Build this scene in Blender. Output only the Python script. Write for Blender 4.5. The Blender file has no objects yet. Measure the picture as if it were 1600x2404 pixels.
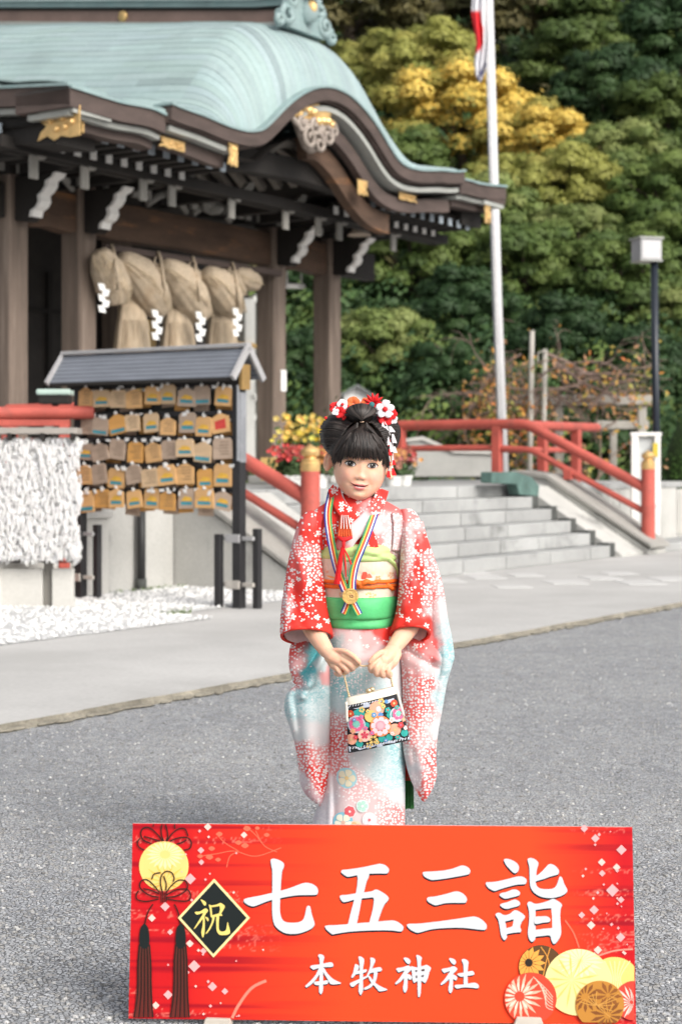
import bpy, bmesh, math, random
import numpy as np
from mathutils import Vector, Matrix, noise

random.seed(7); np.random.seed(7)
R = math.radians
scene = bpy.context.scene
COL = scene.collection

# ------------------------------------------------------------------ camera, sky, sun, exposure
F, CX, CY, YH, H = 4000.0, 800.0, 1202.0, 1090.0, 1.06      # focal length and horizon of the photograph in its pixels, eye height in metres
cam_d = bpy.data.cameras.new('camera'); cam = bpy.data.objects.new('camera', cam_d); COL.objects.link(cam)
cam.location = (0, 0, H); cam.rotation_euler = (R(90), 0, 0)
cam_d.sensor_fit = 'VERTICAL'; cam_d.sensor_height = 36.0; cam_d.sensor_width = 24.0
cam_d.lens = 36.0*F/2404.0
cam_d.shift_y = -(CY-YH)/2404.0
cam_d.clip_start = 0.05; cam_d.clip_end = 500
cam_d.dof.use_dof = True; cam_d.dof.focus_distance = 4.05; cam_d.dof.aperture_fstop = 5.6
scene.camera = cam

SUN_EL, SUN_AZ = R(38), R(140)        # azimuth clockwise from +Y: high, behind the camera and to its right
world = bpy.data.worlds.new('World'); scene.world = world; world.use_nodes = True
nt = world.node_tree; nt.nodes.clear()
wo = nt.nodes.new('ShaderNodeOutputWorld'); bg = nt.nodes.new('ShaderNodeBackground')
sky = nt.nodes.new('ShaderNodeTexSky'); sky.sky_type = 'NISHITA'; sky.sun_disc = False
sky.sun_elevation = SUN_EL; sky.sun_rotation = SUN_AZ
sky.air_density = 1.0; sky.dust_density = 5.0; sky.ozone_density = 1.0; sky.altitude = 0
hs = nt.nodes.new('ShaderNodeHueSaturation'); hs.inputs['Saturation'].default_value = 0.28   # thin even cloud
nt.links.new(sky.outputs[0], hs.inputs['Color']); nt.links.new(hs.outputs[0], bg.inputs[0])
bg.inputs[1].default_value = 0.15
nt.links.new(bg.outputs[0], wo.inputs[0])
sun_d = bpy.data.lights.new('sun', 'SUN'); sun_d.energy = 1.5; sun_d.angle = R(28); sun_d.color = (1.0, 0.94, 0.86)
sun = bpy.data.objects.new('sun', sun_d); COL.objects.link(sun)
sd = Vector((math.sin(SUN_AZ)*math.cos(SUN_EL), math.cos(SUN_AZ)*math.cos(SUN_EL), math.sin(SUN_EL)))
sun.rotation_euler = sd.to_track_quat('Z', 'Y').to_euler(); sun.location = (6, -6, 12)
vs = scene.view_settings
vs.view_transform = 'Standard'; vs.look = 'None'; vs.exposure = 0.47; vs.gamma = 1.0; vs.use_curve_mapping = False
scene.cycles.use_denoising = True
scene.cycles.max_bounces = 6; scene.cycles.transparent_max_bounces = 8

# ------------------------------------------------------------------ coordinates
def at(px, py, y):
    return Vector(((px-CX)/F*y, y, H+(YH-py)/F*y))
def ground(px, py, z=0.0):
    y = F*(H-z)/(py-YH)
    return Vector(((px-CX)/F*y, y, z))
S33, C33 = math.sin(R(33.02)), math.cos(R(33.02))
OX, OY = 2.966, 18.8                  # the shrine's own axes: u along the front (to the right, away), v into the building
EU = Vector((S33, C33, 0)); EV = Vector((-C33, S33, 0)); EZ = Vector((0, 0, 1))
def W(u, v, z):
    return Vector((OX+S33*u-C33*v, OY+C33*u+S33*v, z))
def uv_of(p):
    dx, dy = p[0]-OX, p[1]-OY
    return (dx*S33+dy*C33, -dx*C33+dy*S33)
def on_v(px, py, v):                  # pixel -> (u, z) on the plane v
    r = (px-CX)/F; bx, by = OX-C33*v, OY+S33*v
    u = (r*by-bx)/(S33-r*C33); y = by+C33*u
    return u, H+(YH-py)/F*y
def on_u(px, py, u):
    r = (px-CX)/F; bx, by = OX+S33*u, OY+C33*u
    v = (bx-r*by)/(C33+r*S33); y = by+S33*v
    return v, H+(YH-py)/F*y

# ------------------------------------------------------------------ materials
def newmat(name):
    m = bpy.data.materials.new(name); m.use_nodes = True
    return m, m.node_tree, m.node_tree.nodes['Principled BSDF']
def sock(nt, node, inp, val):
    if isinstance(val, bpy.types.NodeSocket): nt.links.new(val, node.inputs[inp])
    else: node.inputs[inp].default_value = val
def nd(nt, typ, **kw):
    n = nt.nodes.new(typ)
    for k, v in kw.items():
        if k.startswith('i_'):
            key = k[2:]; key = int(key) if key.isdigit() else key
            sock(nt, n, key, v)
        else: setattr(n, k, v)
    return n
def mixc(nt, fac, a, b, mode='MIX'):
    n = nt.nodes.new('ShaderNodeMix'); n.data_type = 'RGBA'; n.blend_type = mode
    sock(nt, n, 0, fac)
    for i, c in ((6, a), (7, b)):
        if isinstance(c, bpy.types.NodeSocket): nt.links.new(c, n.inputs[i])
        else: n.inputs[i].default_value = (*c[:3], 1)
    return n.outputs[2]
def mth(nt, op, a, b=0.0, clamp=False):
    n = nt.nodes.new('ShaderNodeMath'); n.operation = op; n.use_clamp = clamp
    sock(nt, n, 0, a); sock(nt, n, 1, b)
    return n.outputs[0]
def ramp(nt, fac, lo, hi):            # linear 0..1 between lo and hi
    n = nt.nodes.new('ShaderNodeMapRange'); n.clamp = True
    sock(nt, n, 0, fac); n.inputs[1].default_value = lo; n.inputs[2].default_value = hi
    return n.outputs[0]
def M(name, base, rough=.7, var=.18, scale=4, fine=60, bump=.15, metal=0, stretch=(1, 1, 1), stain=None, stain_scale=1.5, stain_lo=.52, rand=.0, spec=.4, stain_stretch=None):
    m, nt, b = newmat(name)
    tc = nd(nt, 'ShaderNodeTexCoord'); mp = nd(nt, 'ShaderNodeMapping'); mp.inputs['Scale'].default_value = stretch
    nt.links.new(tc.outputs['Object'], mp.inputs[0])
    n1 = nd(nt, 'ShaderNodeTexNoise', i_Vector=mp.outputs[0], i_Scale=scale, i_Detail=6.0, i_Roughness=.6)
    n2 = nd(nt, 'ShaderNodeTexNoise', i_Vector=mp.outputs[0], i_Scale=fine, i_Detail=3.0)
    base = Vector(base[:3])
    c = mixc(nt, ramp(nt, n1.outputs[0], .3, .7), base*(1-var), base*(1+var))
    c = mixc(nt, ramp(nt, n2.outputs[0], .3, .7), c, mixc(nt, 1.0, c, (1-var*.9,)*3, 'MULTIPLY'))
    if stain:
        v = mp.outputs[0]
        if stain_stretch:
            mp2 = nd(nt, 'ShaderNodeMapping'); mp2.inputs['Scale'].default_value = stain_stretch
            nt.links.new(tc.outputs['Object'], mp2.inputs[0]); v = mp2.outputs[0]
        n3 = nd(nt, 'ShaderNodeTexNoise', i_Vector=v, i_Scale=stain_scale, i_Detail=7.0, i_Roughness=.65)
        c = mixc(nt, ramp(nt, n3.outputs[0], stain_lo, stain_lo+.18), c, stain)
    if rand:
        oi = nd(nt, 'ShaderNodeObjectInfo')
        h = nd(nt, 'ShaderNodeHueSaturation'); nt.links.new(c, h.inputs['Color'])
        k = nt.nodes.new('ShaderNodeMath'); k.operation = 'MULTIPLY_ADD'
        nt.links.new(oi.outputs['Random'], k.inputs[0]); k.inputs[1].default_value = 2*rand; k.inputs[2].default_value = 1-rand
        nt.links.new(k.outputs[0], h.inputs['Value']); c = h.outputs[0]
    nt.links.new(c, b.inputs['Base Color'])
    b.inputs['Roughness'].default_value = rough; b.inputs['Metallic'].default_value = metal
    b.inputs['Specular IOR Level'].default_value = spec
    if bump:
        bm_ = nd(nt, 'ShaderNodeBump', i_Strength=bump, i_Distance=.01, i_Height=n2.outputs[0])
        nt.links.new(bm_.outputs[0], b.inputs['Normal'])
    return m
def attr_mat(name, attr='tint', rough=.7, bump=0, bscale=200, spec=.3, sheen=0, sss=0, rand=0, trans=0):
    m, nt, b = newmat(name)
    a = nd(nt, 'ShaderNodeAttribute', attribute_name=attr)
    c = a.outputs[0]
    nt.links.new(c, b.inputs['Base Color'])
    b.inputs['Roughness'].default_value = rough; b.inputs['Specular IOR Level'].default_value = spec
    if sheen: b.inputs['Sheen Weight'].default_value = sheen
    if sss:
        b.inputs['Subsurface Weight'].default_value = sss; b.inputs['Subsurface Radius'].default_value = (1, .35, .2); b.inputs['Subsurface Scale'].default_value = .006
    if trans: b.inputs['Transmission Weight'].default_value = trans
    if bump:
        tc = nd(nt, 'ShaderNodeTexCoord')
        n2 = nd(nt, 'ShaderNodeTexNoise', i_Vector=tc.outputs['Object'], i_Scale=bscale, i_Detail=3.0)
        bb = nd(nt, 'ShaderNodeBump', i_Strength=bump, i_Distance=.004, i_Height=n2.outputs[0])
        nt.links.new(bb.outputs[0], b.inputs['Normal'])
    return m

# ------------------------------------------------------------------ objects and mesh building
WM = {}
def tag(o, label=None, cat=None, group=None, kind=None):
    if label: o['label'] = label
    if cat: o['category'] = cat
    if group: o['group'] = group
    if kind: o['kind'] = kind
    return o
def thing(name, label, cat, loc=(0, 0, 0), rz=0.0, group=None):
    o = bpy.data.objects.new(name, None); COL.objects.link(o)
    o.location = loc; o.rotation_euler = (0, 0, rz); o.empty_display_size = .1
    WM[o.name] = Matrix.Translation(Vector(loc)) @ Matrix.Rotation(rz, 4, 'Z')
    return tag(o, label, cat, group)
def copy_tree(o, parent=None):
    c = o.copy(); COL.objects.link(c)
    if parent: c.parent = parent
    for ch in list(o.children): copy_tree(ch, c)
    return c

class MB:
    def __init__(s): s.v = []; s.f = []; s.mi = []; s.cur = 0; s.col = []; s.c = None
    def add(s, vs, fs):
        n = len(s.v); s.v += [tuple(v) for v in vs]; s.f += [tuple(i+n for i in f) for f in fs]
        s.mi += [s.cur]*len(fs)
        if s.c is not None:
            if len(s.c) == len(vs) and not isinstance(s.c[0], (int, float)): s.col += [tuple(c) for c in s.c]
            else: s.col += [tuple(s.c)]*len(vs)
    def obox(s, c, a, b, d):          # centre and three half axes
        c, a, b, d = Vector(c), Vector(a), Vector(b), Vector(d)
        vs = [c+i*a+j*b+k*d for k in (-1, 1) for j in (-1, 1) for i in (-1, 1)]
        s.add(vs, [(0, 2, 3, 1), (4, 5, 7, 6), (0, 1, 5, 4), (2, 6, 7, 3), (0, 4, 6, 2), (1, 3, 7, 5)])
    def box(s, c, sx, sy, sz, rz=0):
        m = Matrix.Rotation(rz, 3, 'Z')
        s.obox(c, m @ Vector((sx/2, 0, 0)), m @ Vector((0, sy/2, 0)), Vector((0, 0, sz/2)))
    def fbox(s, u0, u1, v0, v1, z0, z1):
        s.obox(W((u0+u1)/2, (v0+v1)/2, (z0+z1)/2), EU*((u1-u0)/2), EV*((v1-v0)/2), EZ*((z1-z0)/2))
    def bar(s, p0, p1, w, h, up=(0, 0, 1)):
        p0, p1 = Vector(p0), Vector(p1); d = p1-p0; L = d.length; d.normalize(); up = Vector(up)
        x = d.cross(up)
        if x.length < 1e-4: x = d.cross(Vector((0, 1, 0)))
        x.normalize(); y = x.cross(d)
        s.obox((p0+p1)/2, d*(L/2), x*(w/2), y*(h/2))
    def tube(s, pts, r, n=8, cap=True, flat=1.0, up=None):
        pts = [Vector(p) for p in pts]; m = len(pts)
        if isinstance(r, (int, float)): r = [r]*m
        t0 = (pts[1]-pts[0]).normalized()
        a = Vector(up) if up else (Vector((0, 0, 1)) if abs(t0.z) < .9 else Vector((1, 0, 0)))
        vs = []
        for i, p in enumerate(pts):
            t = (pts[min(i+1, m-1)]-pts[max(i-1, 0)])
            if t.length < 1e-9: t = t0.copy()
            t.normalize()
            x = a-t*a.dot(t); x.normalize(); y = t.cross(x); a = x
            for k in range(n):
                an = 2*math.pi*k/n
                vs.append(p+x*(math.cos(an)*r[i]*flat)+y*(math.sin(an)*r[i]))
        fs = [(i*n+k, i*n+(k+1) % n, (i+1)*n+(k+1) % n, (i+1)*n+k) for i in range(m-1) for k in range(n)]
        if cap: fs += [tuple(range(n-1, -1, -1)), tuple((m-1)*n+k for k in range(n))]
        s.add(vs, fs)
    def prism(s, poly, fn, t0, t1):   # 2D outline, fn(a, b, t) -> point
        n = len(poly)
        vs = [fn(a, b, t0) for a, b in poly]+[fn(a, b, t1) for a, b in poly]
        fs = [tuple(range(n)), tuple(range(2*n-1, n-1, -1))]+[(i, i+n, (i+1) % n+n, (i+1) % n) for i in range(n)]
        s.add(vs, fs)
    def face(s, pts): s.add(pts, [tuple(range(len(pts)))])
    def grid(s, rows, closed=False):
        nr, nc = len(rows), len(rows[0]); vs = [p for r_ in rows for p in r_]; fs = []
        for i in range(nr-1):
            for j in range(nc if closed else nc-1):
                k = (j+1) % nc
                fs.append((i*nc+j, i*nc+k, (i+1)*nc+k, (i+1)*nc+j))
        s.add(vs, fs)
    def loft(s, loops, cap=(True, True)):
        n = len(loops[0]); s.grid(loops, True); b = len(s.v)-n*len(loops); L = len(loops)
        if cap[0]: s.f.append(tuple(b+k for k in range(n-1, -1, -1))); s.mi.append(s.cur)
        if cap[1]: s.f.append(tuple(b+(L-1)*n+k for k in range(n))); s.mi.append(s.cur)
    def lathe(s, prof, c, n=16, ax=(0, 0, 1), cap=True):
        c = Vector(c); az = Vector(ax).normalized(); x = az.orthogonal().normalized(); y = az.cross(x)
        loops = [[c+az*h+(x*math.cos(2*math.pi*k/n)+y*math.sin(2*math.pi*k/n))*r for k in range(n)] for r, h in prof]
        s.loft(loops, (cap, cap))
    def ell(s, c, rx, ry, rz, nu=14, nv=9, M3=None, disp=None):
        c = Vector(c); loops = []
        for i in range(nv+1):
            th = math.pi*i/nv; th = min(max(th, .02), math.pi-.02); lp = []
            for k in range(nu):
                ph = 2*math.pi*k/nu
                p = Vector((math.sin(th)*math.cos(ph), math.sin(th)*math.sin(ph), -math.cos(th)))
                q = 1.0+(disp(p) if disp else 0)
                q = Vector((p.x*rx*q, p.y*ry*q, p.z*rz*q))
                lp.append(c+(M3 @ q if M3 else q))
            loops.append(lp)
        s.loft(loops)
    def mesh(s, name, inv=None, smooth=False):
        me = bpy.data.meshes.new(name)
        v = s.v if inv is None else [tuple(inv @ Vector(p)) for p in s.v]
        me.from_pydata(v, [], s.f)
        if max(s.mi, default=0): me.polygons.foreach_set('material_index', s.mi)
        if s.col:
            a = me.color_attributes.new('tint', 'FLOAT_COLOR', 'POINT')
            arr = np.ones((len(s.v), 4), np.float32); arr[:, :3] = np.array([c[:3] for c in s.col], np.float32)
            a.data.foreach_set('color', arr.ravel())
        if smooth: me.shade_smooth()
        me.validate(); me.update()
        return me
    def build(s, name, mat, parent=None, smooth=False, bevel=0, fix=True, sub=0, autos=None):
        inv = WM[parent.name].inverted() if parent else None
        me = s.mesh(name, inv, smooth)
        if fix:
            bm = bmesh.new(); bm.from_mesh(me); bmesh.ops.recalc_face_normals(bm, faces=bm.faces); bm.to_mesh(me); bm.free()
        for m in (mat if isinstance(mat, (list, tuple)) else [mat]): me.materials.append(m)
        o = bpy.data.objects.new(name, me); COL.objects.link(o)
        if parent: o.parent = parent
        WM[o.name] = WM[parent.name].copy() if parent else Matrix.Identity(4)
        if bevel:
            b = o.modifiers.new('bevel', 'BEVEL'); b.width = bevel; b.segments = 2; b.limit_method = 'ANGLE'; b.angle_limit = R(40)
        if sub:
            b = o.modifiers.new('sub', 'SUBSURF'); b.levels = sub; b.render_levels = sub
        if autos: me.set_sharp_from_angle(angle=R(autos))
        return o
def lerp(a, b, t): return a+(b-a)*t
def interp(x, xs, ys): return float(np.interp(x, xs, ys))
def catmull(pts, n):                  # smooth polyline through points, n samples per span
    pts = [np.array(p, float) for p in pts]; out = []
    for i in range(len(pts)-1):
        p0, p1, p2, p3 = pts[max(i-1, 0)], pts[i], pts[i+1], pts[min(i+2, len(pts)-1)]
        for k in range(n):
            t = k/n
            out.append(.5*((2*p1)+(-p0+p2)*t+(2*p0-5*p1+4*p2-p3)*t*t+(-p0+3*p1-3*p2+p3)*t**3))
    out.append(pts[-1])
    return out
def ordinal(i): return ['first', 'second', 'third', 'fourth', 'fifth', 'sixth', 'seventh', 'eighth', 'ninth', 'tenth', 'eleventh', 'twelfth'][i]
def leaf_material(name, rnd=.15, tr=.3):
    m, nt, bs = newmat(name)
    a = nd(nt, 'ShaderNodeAttribute', attribute_name='tint'); oi = nd(nt, 'ShaderNodeObjectInfo')
    mm = nd(nt, 'ShaderNodeMapRange'); nt.links.new(oi.outputs['Random'], mm.inputs[0]); mm.inputs[3].default_value = 1-rnd; mm.inputs[4].default_value = 1+rnd
    h = nd(nt, 'ShaderNodeHueSaturation'); nt.links.new(a.outputs[0], h.inputs['Color']); nt.links.new(mm.outputs[0], h.inputs['Value'])
    nt.links.new(h.outputs[0], bs.inputs['Base Color']); bs.inputs['Roughness'].default_value = .6; bs.inputs['Specular IOR Level'].default_value = .25
    tb = nt.nodes.new('ShaderNodeBsdfTranslucent'); nt.links.new(h.outputs[0], tb.inputs[0]); mx = nt.nodes.new('ShaderNodeMixShader'); mx.inputs[0].default_value = tr
    nt.links.new(bs.outputs[0], mx.inputs[1]); nt.links.new(tb.outputs[0], mx.inputs[2]); nt.links.new(mx.outputs[0], nt.nodes['Material Output'].inputs[0])
    return m

def soft_normals(me, fn):                 # turn every loose leaf or strip to the side its shading normal looks to, then set that normal
    bm = bmesh.new(); bm.from_mesh(me); bm.faces.ensure_lookup_table(); bm.normal_update()
    for f in bm.faces:
        d = fn(f.calc_center_median(), f.normal)
        if f.normal.dot(d) < 0: f.normal_flip()
    bm.to_mesh(me); bm.free(); me.update()
    ns = [None]*len(me.loops)
    for p in me.polygons:
        d = fn(p.center, p.normal).normalized()
        for li in p.loop_indices: ns[li] = d
    me.normals_split_custom_set(ns)

def mul_attr(m, attr='tint'):             # tone each sheet or stone by its own stored factor
    nt = m.node_tree; b = nt.nodes['Principled BSDF']; src = b.inputs['Base Color'].links[0].from_socket
    a = nd(nt, 'ShaderNodeAttribute', attribute_name=attr); nt.links.new(mixc(nt, 1.0, src, a.outputs[0], 'MULTIPLY'), b.inputs['Base Color'])
    return m
# ------------------------------------------------------------------ ground
def gravel_mat(name, c_lo, c_hi, scale, bump, dark=.35, warm=None, big=None):
    m, nt, b = newmat(name)
    tc = nd(nt, 'ShaderNodeTexCoord')
    nz = nd(nt, 'ShaderNodeTexNoise', i_Vector=tc.outputs['Object'], i_Scale=scale*.8, i_Detail=2.0)
    vadd = nd(nt, 'ShaderNodeVectorMath', operation='MULTIPLY_ADD'); nt.links.new(nz.outputs['Color'], vadd.inputs[0])
    vadd.inputs[1].default_value = (.5/scale,)*3; nt.links.new(tc.outputs['Object'], vadd.inputs[2])
    vo = nd(nt, 'ShaderNodeTexVoronoi', i_Vector=vadd.outputs[0], i_Scale=scale)
    ve = nd(nt, 'ShaderNodeTexVoronoi', feature='DISTANCE_TO_EDGE', i_Vector=vadd.outputs[0], i_Scale=scale)
    sp = nd(nt, 'ShaderNodeSeparateColor'); nt.links.new(vo.outputs['Color'], sp.inputs[0])
    c = mixc(nt, sp.outputs[0], c_lo, c_hi)
    if warm: c = mixc(nt, mth(nt, 'GREATER_THAN', sp.outputs[1], .8), c, warm)
    c = mixc(nt, mth(nt, 'GREATER_THAN', sp.outputs[2], .985), c, Vector(c_hi)*1.22)
    e = ramp(nt, ve.outputs[0], 0, .12)
    c = mixc(nt, e, Vector(c_lo)*dark, c)
    ns = nd(nt, 'ShaderNodeTexNoise', i_Vector=tc.outputs['Object'], i_Scale=1.1, i_Detail=5.0, i_Roughness=.6)
    c = mixc(nt, ramp(nt, ns.outputs[0], .35, .68), mixc(nt, 1, c, (.84, .85, .87), 'MULTIPLY'), c)
    ns2 = nd(nt, 'ShaderNodeTexNoise', i_Vector=tc.outputs['Object'], i_Scale=9.0, i_Detail=4.0, i_Roughness=.7)
    c = mixc(nt, ramp(nt, ns2.outputs[0], .35, .7), mixc(nt, 1, c, (.8, .8, .8), 'MULTIPLY'), c)
    nt.links.new(c, b.inputs['Base Color']); b.inputs['Roughness'].default_value = .9; b.inputs['Specular IOR Level'].default_value = .25
    hgt = mth(nt, 'ADD', mth(nt, 'MULTIPLY', e, .6), sp.outputs[1])
    bb = nd(nt, 'ShaderNodeBump', i_Strength=bump, i_Distance=.012, i_Height=hgt); nt.links.new(bb.outputs[0], b.inputs['Normal'])
    return m
mat_ground = gravel_mat('asphalt_gravel', (.38, .39, .403), (.60, .61, .626), 98, .75, .34, (.53, .515, .49))
b = MB(); b.face([(-60, -8, 0), (60, -8, 0), (60, 130, 0), (-60, 130, 0)])
tag(b.build('ground', mat_ground), kind='structure')

mat_pave = M('pavement_concrete', (.47, .463, .45), .85, .12, .8, 40, .12, stain=(.39, .383, .37), stain_scale=.9, stain_lo=.5)
b = MB()                                  # raised path: ragged kerb edge at v = -2.96
KV, PZ = -2.96, .03
n = 900; us = [lerp(-30, 40, i/n) for i in range(n+1)]
edge = [KV+.018*noise.noise((u*2.1, 0, 0))+.012*noise.noise((u*9, 4, 0)) for u in us]
b.grid([[W(u, e+.009, PZ) for u, e in zip(us, edge)], [W(u, 40, PZ) for u in us]]); b.cur = 1
b.grid([[W(u, e-.02, 0) for u, e in zip(us, edge)], [W(u, e+.004, PZ-.012) for u, e in zip(us, edge)], [W(u, e+.009, PZ) for u, e in zip(us, edge)]])
mat_kerb = M('kerb_moss', (.25, .23, .185), .95, .4, 6, 60, .3)
pave = tag(b.build('pavement', [mat_pave, mat_kerb]), kind='structure')
b = MB(); nk = 500
for i in range(nk):                       # grit and dry moss gathered along the kerb
    u = random.uniform(-14, 8); e = np.interp(u, us, edge)
    b.ell(W(u, e-.028+random.gauss(0, .012), .008), random.uniform(.02, .07), random.uniform(.012, .02), random.uniform(.004, .010), 6, 4, M3=Matrix.Rotation(math.atan2(C33, S33), 3, 'Z'))
tag(b.build('kerb_grit', mat_kerb), kind='stuff')
# thin patches on the path, paler than the concrete round them
mat_patch = M('pale_patch_tone', (.54, .535, .525), .8, .08, 5, 60, .1)
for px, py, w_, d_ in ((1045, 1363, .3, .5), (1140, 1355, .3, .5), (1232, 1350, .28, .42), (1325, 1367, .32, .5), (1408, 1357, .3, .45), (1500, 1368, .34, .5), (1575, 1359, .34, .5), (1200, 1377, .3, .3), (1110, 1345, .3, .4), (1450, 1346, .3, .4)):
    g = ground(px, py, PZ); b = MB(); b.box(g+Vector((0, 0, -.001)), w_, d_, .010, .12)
    b.build('pale_patch', mat_patch, pave, bevel=.004)

mat_white = gravel_mat('white_gravel', (.66, .66, .65), (.86, .86, .85), 45, .5, .5)
b = MB()
def vedge(u): return -.86+.03*noise.noise((u*1.7, 3, 0))+.015*noise.noise((u*7, 3, 0))
uu = [lerp(-24, -8.32, i/120) for i in range(121)]
b.grid([[W(u, vedge(u), PZ+.004) for u in uu], [W(u, vedge(u)+.05, PZ+.014) for u in uu], [W(u, 1.6, PZ+.016) for u in uu]])
uu = [lerp(-8.32, -5.95, i/40) for i in range(41)]
b.grid([[W(u, -.42+.04*noise.noise((u*2.5, 9, 0)), PZ+.004) for u in uu], [W(u, -.36, PZ+.013) for u in uu], [W(u, 1.6, PZ+.015) for u in uu]])
tag(b.build('white_gravel', mat_white), kind='structure')
b = MB()                                  # loose white pebbles over the sheet
for i in range(5200):
    u, v = random.uniform(-13, -6.2), random.uniform(-.9, 1.1)
    if v < (vedge(u)-.03 if u < -8.32 else -.42): continue
    b.ell(W(u, v, PZ+.018), random.uniform(.006, .015), random.uniform(.006, .012), random.uniform(.005, .009), 5, 4, M3=Matrix.Rotation(random.random()*6, 3, 'Z'))
tag(b.build('white_pebbles', M('white_pebble', (.78, .78, .77), .8, .1, 3, 20, 0)), kind='stuff')
b = MB(); b.c = (.3, .3, .3)              # loose chips on the forecourt
for i in range(9000):
    y = 2.6+9*random.random()**1.6; x = random.uniform(-.24, .24)*y
    if uv_of((x, y))[1] > KV-.05: continue
    g_ = random.choice((.20, .25, .30, .35, .40, .46, .52))*random.uniform(.85, 1.1); b.c = (g_, g_*.99, g_*random.uniform(.94, 1.0))
    s_ = random.uniform(.0025, .006)
    b.ell((x, y, s_*.3), s_*random.uniform(.8, 1.6), s_, s_*.6, 5, 3, M3=Matrix.Rotation(random.random()*6, 3, 'Z'))
tag(b.build('loose_chips', attr_mat('chips', rough=.9)), kind='stuff')
mat_grass = M('weed_green', (.10, .16, .03), .8, .4, 9, 60, .1)
b = MB()
for i in range(200):
    u = random.uniform(-7.2, -5.9); v = 1.12-abs(random.gauss(0, .05))
    if random.random() < .25: u, v = random.uniform(-8.5, -8.0), -.42+random.gauss(0, .02)
    p = W(u, v, PZ); h_ = random.uniform(.015, .05); d = Vector((random.gauss(0, .03), random.gauss(0, .03), 0))
    w_ = Vector((.006, .003, 0)); b.face([p-w_, p+w_, p+d+EZ*h_])
tag(b.build('weeds', mat_grass, fix=False), kind='stuff')

# ------------------------------------------------------------------ stone stairs and platform
PH = .827; NS = 6; RI = (PH-PZ)/NS; TR = .237
mat_step = M('step_granite', (.37, .375, .37), .8, .16, 1.2, 90, .12, stain=(.20, .205, .20), stain_scale=1.9, stain_lo=.54, rand=.08)
mat_conc = M('old_concrete', (.47, .465, .44), .9, .14, 1.0, 50, .12, stain=(.13, .13, .125), stain_scale=1.7, stain_lo=.53, stain_stretch=(1, 1, .55))
mat_conc_pale = M('pale_concrete', (.52, .51, .48), .9, .09, 1.2, 50, .08, stain=(.38, .37, .345), stain_scale=1.1, stain_lo=.58)
mat_dark = M('dark_gap', (.09, .095, .09), .9, .3, 5, 30, .1)
st = thing('stone_stairs', 'broad grey stone stairs climbing to the shrine hall', 'stairs', W(-2.42, 0, PZ))
for i in range(NS):
    v0, v1 = TR*i, TR*i+.62
    z0, z1 = PZ+RI*i, PZ+RI*(i+1)
    if i: v1 = TR*i+.6
    xs = [-4.84]; off = .35 if i % 2 else 0.0
    while xs[-1] < -.45:
        xs.append(min(0, xs[-1]+(.55+off if len(xs) == 1 else random.uniform(.82, 1.0))))
    xs[-1] = 0
    for a, c in zip(xs[:-1], xs[1:]):
        b = MB(); jt = .007
        b.fbox(a+jt, c-jt, v0+random.uniform(-.004, .004), TR*(i+1)+.012, z0+.002, z1-random.uniform(0, .003))
        b.build('step_stone', mat_step, st, bevel=.007)
    b = MB(); b.fbox(.005, .17, v0+.015, v0+.17, z0+.004, z1-.004+.03)
    b.build('end_block', mat_dark, st, bevel=.006)  # dark grey block at the right end of each step
b = MB(); b.fbox(-4.83, -.01, .02, 1.4, PZ-.02, PZ+RI-.05)
for i in range(1, NS): b.fbox(-4.83, -.01, TR*i+.02, 1.4, PZ+RI*i-.055, PZ+RI*(i+1)-.05)
b.build('stair_core', mat_dark, st)
mat_cop_st = M('stained_coping', (.34, .33, .305), .9, .18, 1.4, 50, .12, stain=(.24, .235, .22), stain_scale=1.8, stain_lo=.52)
def ramp_wall(u0, u1, name):
    b = MB(); pr = [(-.12, PZ), (-.12, PZ+.06), (1.16, PH+.05), (1.60, PH+.10), (1.60, PZ)]
    b.prism(pr, lambda v, z, t: W(t, v, z), u0, u1)
    b.build(name, mat_conc, st, bevel=.01)
    b = MB(); pr = [(-.16, PZ+.07), (-.16, PZ+.12), (1.15, PH+.115), (1.62, PH+.165), (1.62, PH+.105), (1.17, PH+.055)]
    b.prism(pr, lambda v, z, t: W(t, v, z), u0-.03, u1+.03)
    b.build('coping', mat_cop_st, st, bevel=.012)
ramp_wall(.80, 1.30, 'stringer_wall'); ramp_wall(-6.14, -5.64, 'stringer_wall')
for u0, u1 in ((0.175, .795), (-5.635, -4.845)):   # sloping shoulders between the steps and the stringer walls
    b = MB(); b.prism([(-.05, PZ), (-.05, PZ+.03), (1.15, PH-.02), (1.15, PZ)], lambda v, z, t: W(t, v, z), u0, u1)
    b.build('shoulder', mat_conc, st)
mat_verd = M('green_copper_edge', (.10, .175, .155), .75, .3, 4, 40, .15, stain=(.10, .17, .16), stain_scale=3)
b = MB(); cv = [on_v(px, py, 1.0) for px, py in ((1146, 1108), (1146, 1134), (1205, 1137), (1212, 1162), (1256, 1165), (1258, 1140), (1240, 1120), (1205, 1108))]
b.prism(cv, lambda u, z, t: W(u, t, z), .96, 1.10)
b.build('copper_cover', mat_verd, st, bevel=.01)
b = MB(); pr = [(-.05, PZ), (-.05, PZ+.1), (.5, PZ+.1), (.5, PZ)]
b.prism(pr, lambda v, z, t: W(t, v, z), .95, 3.6); b.build('foot_kerb', mat_step, st, bevel=.012)

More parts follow.
